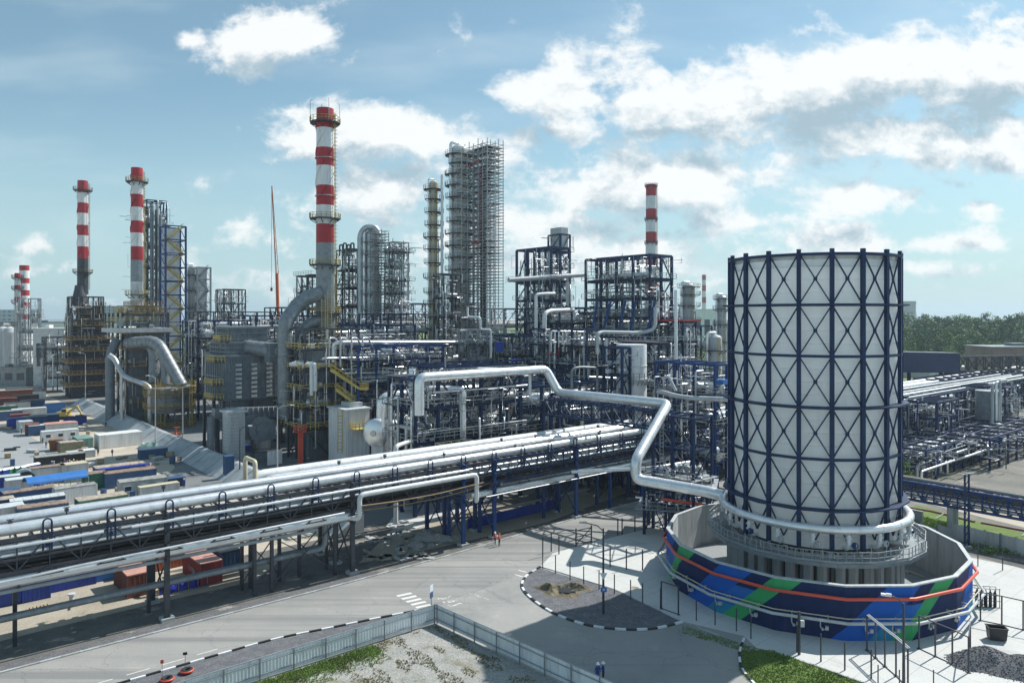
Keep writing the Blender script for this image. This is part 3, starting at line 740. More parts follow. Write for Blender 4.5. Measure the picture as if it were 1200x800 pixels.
# red and white rings of pipe on brackets round the wall
def ringline(name, Rr, z, r, m, label, a_from=None, a_to=None):
    t = MB(); pts = []
    for i in range(NB+1):
        a = B0+2*pi*i/NB; pts.append(bp_(a, Rr, z))
    t.tube(pts[:-1], r, 10, closed=True)
    for i in range(NB*2):
        a = B0+pi*(i+0.5)/NB; rr0 = Rr*cos(pi/NB)
        t.bar(bp_(a, RO*cos(pi/NB)+0.003 if i % 1 == 0 else RO, z-0.15), bp_(a, Rr*0.985, z-0.15), 0.08)
    return t.build(name, m, None, label, 'pipe')
ringline('fire_water_pipe', RO+0.42, 4.25, 0.17, 'red_pipe', 'bright red pipe running round the outside of the mural wall')
ringline('ring_main_pipe', RO+1.1, 2.15, 0.16, 'light_grey', 'pale grey pipe circling low round the mural wall on brackets')
ringline('cable_conduit', RO+0.7, 2.45, 0.06, 'cream_paint', 'thin cream conduit circling just above the pale grey ring pipe')
# small hose valves on the wall
for i, dg in enumerate((-62, -48, -33, -19, -5, 4, 18, 27, 41, 55)):
    a = B0+R(dg)-R(12); ap = math.cos(pi/NB)
    t = MB(); rw = RO*0.985
    t.tube(fillet([bp_(a, rw+.5, 2.1), bp_(a, rw+0.35, 1.2), bp_(a+0.015, rw+0.3, 0.9), bp_(a+0.035, rw+0.35, 1.1)], 0.2), 0.06, 6)
    t.box(bp_(a+0.035, rw+0.3, 1.15), (0.35, 0.3, 0.35), a); t.box(bp_(a+0.012, rw+0.3, 1.0), (0.3, 0.18, 0.22), a)
    t.build('hose_valve', 'light_grey', None, 'small grey hose valve with a looped hose on the mural wall', 'valve', 'hose valves along the mural wall')
# loose pipes and planks lying in the basin
rr = random.Random(4)
for i in range(9):
    a = B0+rr.uniform(-1.9, -0.9) if i < 5 else B0+rr.uniform(1.6, 2.2)
    p = bp_(a, rr.uniform(13.0, 15.2), 0.16); d = rr.uniform(-0.5, 0.5)+a+pi/2
    q = (p[0]+cos(d)*rr.uniform(2, 4), p[1]+sin(d)*2.5, 0.16)
    t = MB(); t.tube([p, q], 0.1, 6); t.build('loose_pipe', 'cream_paint' if i % 2 else 'dull_jacket', None, 'loose pipe length lying on the floor inside the basin wall', 'pipe', 'loose pipes on the basin floor')
# ------------------------------------------------------------------ main pipe rack
rk = thing('pipe_rack', 'long navy steel pipe rack on tall columns carrying stacked silver pipes beside the road', 'pipe rack', UV(40, 86, 0))
cols = [-21, 0, 21, 42.5, 59.5, 65, 81.6, 102, 123, 144, 165, 186, 207, 228, 249, 270, 291, 312]
for i, u in enumerate(cols):
    cm = 'blue_steel' if 55 < u < 100 else ('navy_steel' if u > 100 else 'dark_steel')
    VB = 91.2 if u > 30 else 87.9
    for v in ((82.0, 86.6, 91.2) if u > 30 else (82.0, 87.9)):
        t = MB(); t.ubox(u-.26, u+.26, v-.20, v+.20, 0.35, 11.2)
        t.ubox(u-.30, u+.30, v-.23, v+.23, 0.33, 0.42); t.build('column', cm, rk)
        t = MB(); t.ubox(u-.65, u+.65, v-.6, v+.6, 0.0, 0.34); t.build('footing', 'concrete', rk)
    t = MB()
    for z in (11.12, 9.2, 7.9, 6.45):
        t.bar(UV(u, 81.4, z), UV(u, VB+.6, z), 0.3, 0.34)
    t.build('cross_beam', cm, rk)
    t = MB(); k = 1 if i % 2 else -1
    for (a, c) in (((82.0, 86.6), (86.6, 91.2)) if u > 30 else ((82.0, 87.9),)):
        t.bar(UV(u+.1, a, 0.6), UV(u+.1, c, 6.2), 0.14); t.bar(UV(u-.1, c, 0.6), UV(u-.1, a, 6.2), 0.14)
    t.build('bracing_lattice', cm, rk)
for a, c in zip(cols[:-1], cols[1:]):
    t = MB(); n = max(1, int(round((c-a)/2.75)))
    VB = 91.2 if a > 30 else 87.9
    for v in (82.0, VB):
        for z in (11.1, 9.2, 8.0): t.bar(UV(a+.3, v, z), UV(c-.3, v, z), 0.24, 0.30 if z != 9.2 else 0.2)
        for i in range(n):
            p, q = a+(c-a)*i/n, a+(c-a)*(i+1)/n
            t.bar(UV(p, v, 8.0 if i % 2 else 11.1), UV(q, v, 11.1 if i % 2 else 8.0), 0.13)
            if i: t.bar(UV(p, v, 8.0), UV(p, v, 11.1), 0.12)
    t.build('truss_lattice', 'dark_steel' if a < 60 else 'navy_steel', rk)
    t = MB(); t.ubox(a+.2, c-.2, 82.5, VB-.2, 8.62, 8.68); t.build('shadow_plate', 'dark_steel', rk)  # solid plate added in each bay so the rack casts an unbroken shadow
    for z in (11.1, 9.2, 7.95):
        t = MB()
        for i in range(1, 2*n):
            p = a+(c-a)*i/(2*n); t.bar(UV(p, 82.1, z), UV(p, VB-.1, z), 0.16, 0.2)
        t.build('joist_grating', 'dark_steel', rk)
# blue guide brackets at the front of the top deck
u = -17
while u < 150:
    t = MB()
    for du in (-.42, .42):
        t.bar(UV(u+du*.85, 81.9, 9.6), UV(u+du*.85, 81.9, 12.25), 0.11, 0.16)
    pts = [UV(u+.357*cos(a), 81.9, 12.25+.357*sin(a)) for a in [pi*i/8 for i in range(9)]]
    t.tube(pts, 0.085, 6)
    for z in (10.0, 10.6, 11.1): t.bar(UV(u-.42, 81.75, z), UV(u+.42, 81.75, z), 0.1, 0.12)
    t.bar(UV(u, 81.85, 10.1), UV(u, 82.2, 10.1), 0.3, 0.2)
    t.build('guide_bracket', 'navy_steel', rk)
    t = MB(); t.bar(UV(u, 81.7, 8.1), UV(u-1.1, 81.7, 7.4), 0.12); t.bar(UV(u, 81.7, 8.1), UV(u+1.1, 81.7, 7.4), 0.12)
    t.bar(UV(u-1.3, 81.7, 7.35), UV(u+1.3, 81.7, 7.35), 0.1); t.build('tray_hanger', 'dark_steel', rk)
    u += 5.46
UE = 330
def rackpipe(u0, u1, v, z, d, m, label, group=None, seams=3.0, n=12):
    return pipe('silver_pipe' if 'silver' in m else 'pipe', [UV(u0, v, z), UV(u1, v, z)], d/2, m, label, 'pipe', group, n=n, seams=seams)
ZT = 11.3
rackpipe(-45, UE, 82.75, ZT+0.62, 1.1, 'silver_jacket', 'thick silver pipe along the roadside edge of the top deck, held by blue arched brackets')
rackpipe(-45, UE, 83.75, ZT+0.2, 0.32, 'silver_jacket', 'slim silver pipe tucked behind the thick roadside pipe on the top deck')
rackpipe(-45, UE, 84.45, ZT+0.28, 0.46, 'dull_jacket', 'medium dull grey pipe second behind the thick roadside pipe on the top deck')
rackpipe(-45, UE, 86.3, ZT+0.72, 1.05, 'silver_jacket', 'thick silver pipe down the middle of the top deck, behind the arch bracketed one')
rackpipe(-45, UE, 87.55, ZT+0.34, 0.55, 'silver_jacket', 'medium silver pipe behind the thick middle pipe of the top deck')
pipe('silver_pipe', [UV(34, 88.5, 7.5), UV(34, 88.5, ZT+0.55), UV(UE, 88.5, ZT+0.55)], 0.42, 'silver_jacket', 'silver pipe starting by the cream pipe arch, just roadward of the thickest white pipe', 'pipe', n=12, seams=3.0)
pipe('silver_pipe', [UV(33, 90.1, 7.5), UV(33, 90.1, ZT+0.75), UV(UE, 90.1, ZT+0.75)], 0.66, 'white_paint', 'thickest white pipe along the plant side edge of the top deck', 'pipe', n=14, seams=3.0)
rackpipe(36, UE, 91.3, ZT+0.25, 0.35, 'silver_jacket', 'slim silver pipe on the outermost plant side of the top deck')
# fronts and middle deck
pipe('silver_pipe', [UV(-45, 81.5, 10.55), UV(15, 81.5, 10.55)], 0.16, 'silver_jacket', 'slim bright pipe run in front of the truss under the thick roadside pipe, first length', 'pipe')
pipe('silver_pipe', [UV(17.5, 81.5, 10.55), UV(60, 81.5, 10.55)], 0.16, 'silver_jacket', 'slim bright pipe run in front of the truss under the thick roadside pipe, second length', 'pipe')
mid = [(82.5, .42, 'silver_jacket'), (83.3, .6, 'dull_jacket'), (84.4, .3, 'silver_jacket'), (85.2, .5, 'dull_jacket'), (86.2, .34, 'dull_jacket'), (87.2, .7, 'silver_jacket'), (88.6, .4, 'dull_jacket'), (89.8, .8, 'silver_jacket')]
for i, (v, d, m) in enumerate(mid):
    nm = ['roadside edge', 'second from the road', 'third from the road', 'fourth from the road', 'fifth from the road', 'sixth from the road', 'second from the plant side', 'plant side edge']
    rackpipe(-45 if v < 88 else 36, UE, v, 9.32+d/2, d, m, ('silver ' if m[0] == 's' else 'dull grey ')+'pipe in the shaded middle deck of the rack, '+nm[i], 'pipes in the middle deck', n=8)
for i, (v, m, nm) in enumerate(((82.4, 'cable', 'front'), (83.6, 'cable', 'second'), (84.8, 'brown_steel', 'third'), (86.0, 'cable', 'fourth'))):
    t = MB(); t.bar(UV(-45, v, 8.18), UV(170, v, 8.18), 0.8, 0.06)
    rr = random.Random(i)
    for j in range(7):
        o = -0.34+j*0.11; pts = []
        for k in range(44): pts.append(UV(-45+k*5, v+o+rr.uniform(-.02, .02), 8.28+rr.uniform(0, .06)))
        t.tube(pts, 0.05, 4)
    t.build('cable_tray', m, None, nm+' tray of dark cables along the lower edge of the rack truss, from the road', 'cable tray')
pipe('pipe', [UV(-45, 81.2, 7.55), UV(8, 81.2, 7.55), UV(13, 81.2, 7.75), UV(41, 81.2, 7.95)], 0.13, 'silver_jacket', 'slim bright pipe climbing gently along hangers below the rack truss', 'pipe', bend=1.5)
pipe('pipe', [UV(43, 80.6, 8.6), UV(48, 80.6, 8.35), UV(54, 80.6, 8.3), UV(62, 80.6, 8.7)], 0.07, 'brown_steel', 'thin rusty line sagging under the raised pipe loop', 'pipe', bend=1)
pipe('pipe', [UV(43, 81.0, 7.9), UV(49, 81.0, 7.6), UV(55, 81.0, 7.6), UV(62, 81.0, 8.1)], 0.06, 'brown_steel', 'lower thin rusty line sagging under the raised pipe loop', 'pipe', bend=1)
# lower pipes along the roadside
pipe('silver_pipe', [UV(-45, 82.4, 7.15), UV(42.2, 82.4, 7.15)], 0.62, 'silver_jacket', 'thick silver pipe on the low roadside supports, ending at the raised loop', 'pipe', n=12, seams=3)
pipe('silver_pipe', [UV(-45, 83.7, 7.1), UV(37, 83.9, 7.1)], 0.46, 'dull_jacket', 'duller pipe just behind the thick pipe on the low roadside supports', 'pipe', n=12, seams=3)
pipe('silver_pipe', [UV(-45, 82.3, 6.25), UV(38, 82.3, 6.25)], 0.21, 'galvanized', 'slim grey pipe hung below the thick pipe on the low roadside supports', 'pipe')
pipe('ground_pipe', [UV(-45, 83.5, 3.4), UV(39.6, 83.5, 3.4), UV(39.6, 83.5, 6.8)], 0.36, 'grey_jacket', 'blue grey pipe slung low between the columns that turns up at its end', 'pipe', n=12, bend=1.0, seams=4)
pipe('ground_pipe', [UV(-45, 84.2, 3.15), UV(33, 84.2, 3.15)], 0.16, 'dull_jacket', 'slim pipe beside the low slung blue grey pipe', 'pipe')
pipe('expansion_loop_pipe', [UV(42.0, 82.4, 7.0), UV(42.9, 80.9, 6.9), UV(42.9, 80.9, 9.9), UV(61, 80.9, 9.9), UV(61, 80.9, 6.0), UV(62, 82.5, 6.4)], 0.32, 'white_paint', 'pale pipe loop raised above the road verge like a long square arch', 'pipe', n=12, bend=0.7)
pipe('silver_pipe', [UV(61, 82.5, 6.6), UV(UE, 82.5, 6.6)], 0.5, 'silver_jacket', 'thick silver pipe on the low supports beyond the raised loop', 'pipe', n=12, seams=3)
pipe('silver_pipe', [UV(68, 83.9, 6.9), UV(UE, 83.9, 6.9)], 0.42, 'silver_jacket', 'silver pipe with a capped end behind the thick low pipe beyond the raised loop', 'pipe', n=12, seams=3)
pipe('silver_pipe', [UV(63, 81.3, 6.35), UV(100, 81.3, 6.35)], 0.09, 'dull_jacket', 'thin pipe in front of the thick low pipe beyond the raised loop', 'pipe')
pipe('pipe', [UV(66, 87.3, 2.3), UV(90, 87.3, 2.3)], 0.22, 'grey_jacket', 'blue grey pipe low over the blue barrier panels', 'pipe')
# low supports beyond the column pairs
ls = thing('pipe_support', 'low row of dark braced steel posts carrying the roadside pipes', 'pipe support', UV(31, 84, 0))
lcol = [(-12, 82.4), (-12, 85), (-4, 85), (8, 85), (20, 85.3), (30.5, 82.6), (32.5, 82.6), (34.5, 85.3), (37, 85.3), (40.6, 82.9), (40.6, 85.3), (31, 85.3), (30, 85.3)]
for u, v in lcol:
    t = MB(); t.ubox(u-.18, u+.18, v-.18, v+.18, 0.02, 6.65); t.build('column', 'dark_steel', ls)
t = MB()
for (a, va), (c, vc) in (((34.5, 85.3), (40.6, 85.3)), ((40.6, 82.9), (40.6, 85.3)), ((32.5, 82.6), (40.6, 82.9)), ((30, 85.3), (34.5, 85.3))):
    t.bar(UV(a, va, 0.8), UV(c, vc, 6.3), 0.11); t.bar(UV(c, vc, 0.8), UV(a, va, 6.3), 0.11)
for a, c in ((-12, 20), (20, 41)): t.bar(UV(a, 85.1, 6.5), UV(c, 85.3, 6.5), 0.22)
for u in (-12, -4, 8, 20, 31, 36, 40.6): t.bar(UV(u, 81.9, 6.62), UV(u, 85.6, 6.62), 0.24, 0.24)
t.build('bracing_lattice', 'dark_steel', ls)
ls2 = thing('pipe_support', 'low blue braced pipe posts between the blue barrier and the road', 'pipe support', UV(70, 84.5, 0))
for u, v in ((59.5, 85.5), (65, 85.5), (77.5, 85.2), (81.6, 86), (90, 82.5), (90, 85.5), (98, 82.5), (98, 85.5)):
    t = MB(); t.ubox(u-.2, u+.2, v-.2, v+.2, 0.02, 6.2); t.build('column', 'blue_steel', ls2)
for a, c in ((59.5, 65), (77.5, 81.6), (90, 98)):
    t = MB(); t.bar(UV(a, 85.5, 0.8), UV(c, 85.5, 6.0), 0.12); t.bar(UV(c, 85.5, 0.8), UV(a, 85.5, 6.0), 0.12)
    for u in (a, c): t.bar(UV(u, 81.4, 6.08), UV(u, 86.2, 6.08), 0.22, 0.24)
    t.build('bracing_lattice', 'navy_steel', ls2)
# blue barrier under the rack
bw = thing('barrier_fence', 'low solid blue barrier of sheet panels under the pipe rack', 'barrier', UV(72, 87.6, 0))
for i in range(6):
    t = MB(); a = 64.5+i*3.2; t.ubox(a+.02, a+3.16, 87.75, 87.82, 0.05, 1.6+0.05*(i % 2))
    for k in range(10): t.ubox(a+.1+k*.31, a+.2+k*.31, 87.70, 87.748, 0.1, 1.55)
    t.build('panel', 'royal_blue', bw)
# square framed pipe end at the start of the far pipes, and the two cream goalposts
t = MB(); t.tube(fillet([UV(33, 89.2, 11.2), UV(33, 89.2, 14.0), UV(33, 92.6, 14.0), UV(33, 92.6, 10.5)], 0.4), 0.28, 8); t.build('pipe_goalpost', 'cream_paint', None, 'cream pipe arch at the start of the thick white pipe', 'pipe')
t = MB(); t.tube(fillet([UV(93, 92.0, 11.2), UV(93, 92.0, 14.6), UV(97.4, 92.0, 14.6), UV(97.4, 92.0, 11.2)], 0.6), 0.24, 8); t.build('pipe_goalpost', 'cream_paint', None, 'cream goalpost shaped pipe standing over the plant side pipes', 'pipe')
t = MB(); t.ubox(63, 69, 92.2, 94.2, 11.0, 11.25); t.rail([UV(63, 92.2, 11.25), UV(69, 92.2, 11.25), UV(69, 94.2, 11.25), UV(63, 94.2, 11.25)], 1.0, 1.5, 0.09, closed=True)
t.build('access_platform', 'cream_paint', None, 'small cream railed platform beside the top deck of the rack', 'platform')
# ------------------------------------------------------------------ the big silver pipe from the tower ring over the road and the rack
vp_pts = [(26.9, 92.4, 9.1), (25.2, 93.4, 9.4), (17.0, 99.6, 9.6), (17.0, 99.6, 12.2), (23.6, 109.8, 18.7), (8.1, 125.6, 18.7), (5.9, 126.4, 22.7), (-14.0, 109.6, 22.7), (-14.0, 109.6, 17.0)]
pipe('vapour_pipe', vp_pts, 0.74, 'silver_jacket', 'very thick zigzag silver pipe from the cooling tower ring over the road and rack', 'pipe', n=20, bend=1.05, seams=2.6)
# bridge truss under it
br = thing('pipe_bridge', 'navy lattice bridge under the thick zigzag pipe over the rack', 'pipe bridge', (16, 117, 0))
def seg_truss(parent, p, q, wdt, h, n, m, name='truss_lattice', ch=0.26, dg=0.14):
    p = Vector(p); q = Vector(q); d = (q-p).normalized(); s = d.cross(Vector((0, 0, 1))).normalized()*wdt/2
    for sg in (-1, 1):
        t = MB()
        for z in (0, h): t.bar(p+s*sg+Vector((0, 0, z)), q+s*sg+Vector((0, 0, z)), ch)
        for i in range(n):
            a = p+(q-p)*(i/n)+s*sg; c = p+(q-p)*((i+1)/n)+s*sg
            t.bar(a, a+Vector((0, 0, h)), dg*1.1)
            if i % 2: t.bar(a, c+Vector((0, 0, h)), dg)
            else: t.bar(a+Vector((0, 0, h)), c, dg)
        t.bar(q+s*sg, q+s*sg+Vector((0, 0, h)), dg)
        t.build(name, m, parent)
    t = MB()
    for i in range(n+1):
        a = p+(q-p)*(i/n)
        for z in (0.02, h-0.02): t.bar(a-s+Vector((0, 0, z)), a+s+Vector((0, 0, z)), dg*1.2)
    t.build('cross_beam_grating', m, parent)
seg_truss(br, (24.3, 109.4, 14.7), (6.6, 127.6, 14.7), 2.4, 2.7, 12, 'navy_steel')
t = MB()
for f in (0.35, 0.7, 1.0):
    x, y = 24.3+(6.6-24.3)*f, 109.4+(127.6-109.4)*f
    t.bar((x, y, 17.4), (x, y, 17.75), 0.4)
t.build('pipe_shoe', 'navy_steel', br)
for (x, y) in ((8.3, 127.3), (5.5, 126.0), (6.9, 130.0)):
    t = MB(); t.bar((x, y, 0.0), (x, y, 17.3), 0.45); t.build('column', 'navy_steel', br)
# trestle tower that carries the bend
tr = thing('trestle_tower', 'tall navy braced trestle holding the bend of the thick zigzag pipe by the road', 'trestle', UV(88.7, 66.8, 0))
cu, cv = (86.5, 91.0), (63.2, 66.8, 70.5)
for u in cu:
    for v in cv:
        t = MB(); t.ubox(u-.18, u+.18, v-.18, v+.18, 0.02, 17.4); t.build('column', 'navy_steel', tr)
t = MB()
for z in (3.9, 8.2, 12.6, 17.2):
    for u in cu: t.bar(UV(u, cv[0], z), UV(u, cv[2], z), 0.26)
    for v in cv: t.bar(UV(cu[0], v, z), UV(cu[1], v, z), 0.26)
zz = (0.3, 3.9, 8.2, 12.6, 17.2)
for i in range(4):
    a, c = zz[i], zz[i+1]
    for u in cu[:1]:
        for v0, v1 in ((cv[0], cv[1]), (cv[1], cv[2])):
            t.bar(UV(u, v0, a), UV(u, v1, c), 0.10); t.bar(UV(u, v1, a), UV(u, v0, c), 0.10)
    for v in (cv[0],):
        t.bar(UV(cu[0], v, a), UV(cu[1], v, c), 0.14); t.bar(UV(cu[1], v, a), UV(cu[0], v, c), 0.14)
t.build('bracing_lattice', 'navy_steel', tr)
t = MB(); t.ubox(cu[0]-.8, cu[1]+.5, cv[0]-.8, cv[2]+.8, 8.35, 8.45); t.rail([UV(cu[0]-.8, cv[0]-.8, 8.45), UV(cu[0]-.8, cv[2]+.8, 8.45), UV(cu[1]+.5, cv[2]+.8, 8.45)], 1.1, 1.2, 0.07)
t.build('platform', 'galvanized', tr)
t = MB()
for i in range(30): t.bar(UV(86.0, 68.2, 0.5+i*.55), UV(86.0, 68.8, 0.5+i*.55), 0.06)
for v in (68.2, 68.8): t.bar(UV(86.0, v, 0.3), UV(86.0, v, 17.3), 0.08)
t.build('ladder', 'galvanized', tr)
# valve platform between trestle and tower
vs = thing('valve_platform', 'raised steel platform crowded with valves beside the cooling tower pipe', 'valve platform', (24.5, 102.0, 0))
e1 = Vector((.95, -.312, 0)).normalized(); e2 = Vector((e1.y*-1, e1.x, 0))
def VS(a, b_, z): q = Vector((19.4, 106.4, 0))+e1*a*.86+e2*b_; return (q.x, q.y, z)
va = math.atan2(e1.y, e1.x)
for a in (0, 3.6, 7.2, 10.4):
    for b_ in (0, 5.0):
        t = MB(); t.bar(VS(a, b_, 0.02), VS(a, b_, 7.4), 0.34); t.build('column', 'navy_steel', vs)
t = MB()
for a, c in ((0, 3.6), (3.6, 7.2), (7.2, 10.4)):
    for b_ in (0, 5.0):
        t.bar(VS(a, b_, 0.4), VS(c, b_, 7.2), 0.14); t.bar(VS(c, b_, 0.4), VS(a, b_, 7.2), 0.14)
for a in (0, 3.6, 7.2, 10.4): t.bar(VS(a, 0, 7.3), VS(a, 5, 7.3), 0.26); t.bar(VS(a, 0, 0.4), VS(a, 5, 7.2), 0.14)
for z in (7.3, 3.6):
    for b_ in (0, 5.0): t.bar(VS(0, b_, z), VS(10.4, b_, z), 0.22)
t.build('bracing_lattice', 'navy_steel', vs)
for z in (3.75, 7.5):
    t = MB(); t.box(VS(5.2, 2.8, z), (11.6, 6.6, 0.1), va); t.build('deck', 'galvanized', vs)
    t = MB(); t.rail([VS(-.5, -.4, z+.05), VS(11, -.4, z+.05), VS(11, 6, z+.05), VS(-.5, 6, z+.05)], 1.1, 1.2, 0.07, closed=True); t.build('railing', 'galvanized', vs)
for i in range(3):
    t = MB(); t.cyl(VS(1.2+i*.85, 3.0, 8.8), VS(1.2+i*.85, 3.9, 8.8), 0.34, n=12); t.bar(VS(1.2+i*.85, 3.4, 7.6), VS(1.2+i*.85, 3.4, 8.6), 0.3); t.build('motor', 'blue_steel', vs)
for i in range(5):
    t = MB(); t.cyl(VS(4.6+i*1.05, 3.6, 9.2), VS(4.6+i*1.05, 5.2, 9.2), 0.46, n=14); t.bar(VS(4.6+i*1.05, 4.2, 7.6), VS(4.6+i*1.05, 4.2, 8.9), 0.35); t.build('filter_drum', 'galvanized', vs)
rr = random.Random(12)
for i in range(24):
    a, b_ = rr.uniform(0, 10), rr.uniform(0, 5.5); h = rr.uniform(0.4, 2.0); z0 = 7.55 if i % 3 else 3.8
    t = MB(); t.tube(fillet([VS(a, b_, z0), VS(a, b_, z0+h), VS(a+rr.uniform(-2, 2), b_+rr.choice((0, .8)), z0+h)], 0.2), rr.uniform(.09, .2), 7)
    t.build('pipe', rr.choice(('silver_jacket', 'dull_jacket', 'white_paint', 'light_grey')), vs)
t = MB(); t.tube([VS(3, -0.2, 5.4), VS(10.2, -0.2, 5.0)], 0.22, 8); t.build('pipe', 'red_pipe', vs)
for (a, z) in ((9.5, 9.3), (0.4, 9.0)): pass
pipe('silver_pipe', [UV(80, 81.4, 7.6), UV(88, 72, 8.6), UV(95, 70, 8.9)], 0.3, 'silver_jacket', 'slim silver pipe crossing from the low rack pipes to the valve platform above the road', 'pipe', bend=1.2)
# stubs, valves and clamps along the top deck
rr = random.Random(21)
for i in range(14):
    u = rr.uniform(5, 110); v = rr.choice((82.9, 84.6, 87.5, 88.6))
    t = MB(); t.box(UV(u, v, ZT+1.25), (0.35, 0.3, 0.3), AU); t.tube([UV(u, v, ZT+.5), UV(u, v, ZT+1.5)], 0.08, 6); t.tube([UV(u-.3, v, ZT+1.5), UV(u+.3, v, ZT+1.5)], 0.05, 5)
    t.build('vent_valve', 'dark_steel', None, 'small dark vent valve sticking up from a pipe on the top deck', 'valve', 'vent valves on the top deck')
# people's barrier rope, rubble
rr = random.Random(31)
def rock(name, x, y, s, m, label, group, flat=0.6):
    t = MB(); n = 9
    prof = [(0.02, 0), (1, 0.0), (1.05, 0.35), (0.7, 0.8), (0.25, 1.0)]
    vs_ = []
    for r_, z_ in prof:
        for j in range(n):
            a = 2*pi*j/n; k = 1+rr.uniform(-.28, .28)
            vs_.append((x+cos(a)*r_*s*k, y+sin(a)*r_*s*k*0.8, 0.01+z_*s*flat*(1+rr.uniform(-.15, .15))))
    fs = [((i*n+j), i*n+(j+1) % n, (i+1)*n+(j+1) % n, (i+1)*n+j) for i in range(4) for j in range(n)]+[tuple(range(4*n, 5*n))]
    t.add(vs_, fs); return t.build(name, m, None, label, 'rubble', group)
for (x, y, s) in ((498, 633, 1.9), (512, 633, 1.5), (522, 634, 1.3), (488, 640, 1.2), (532, 632, 1.0), (478, 628, 0.9), (505, 640, .7)):
    g = G(x, y); rock('rubble_heap', g[0], g[1], s, 'cut_stone', 'broken concrete lump in the rubble beneath the pipe rack', 'broken concrete lumps under the rack')
for i in range(40):
    x, y = rr.uniform(425, 500), rr.uniform(610, 655)
    if y < 690-0.1*x*0.9 - 10: pass
    g = G(x, y); t = MB(); t.box((g[0], g[1], 0.10), (rr.uniform(.5, 2.6), rr.uniform(.4, 1.4), 0.18), rr.uniform(0, 3))
    t.build('concrete_slab', rr.choice(('cut_stone', 'concrete', 'sandy_roof')), None, 'broken flat slab lying on the dirt under the pipe rack', 'slab', 'broken slabs under the rack')
# ------------------------------------------------------------------ process plant: generators
def near(pxx, Y): return toUV((pxx-600.0)/F*Y, Y)       # plant grid position of the near corner seen at column pxx

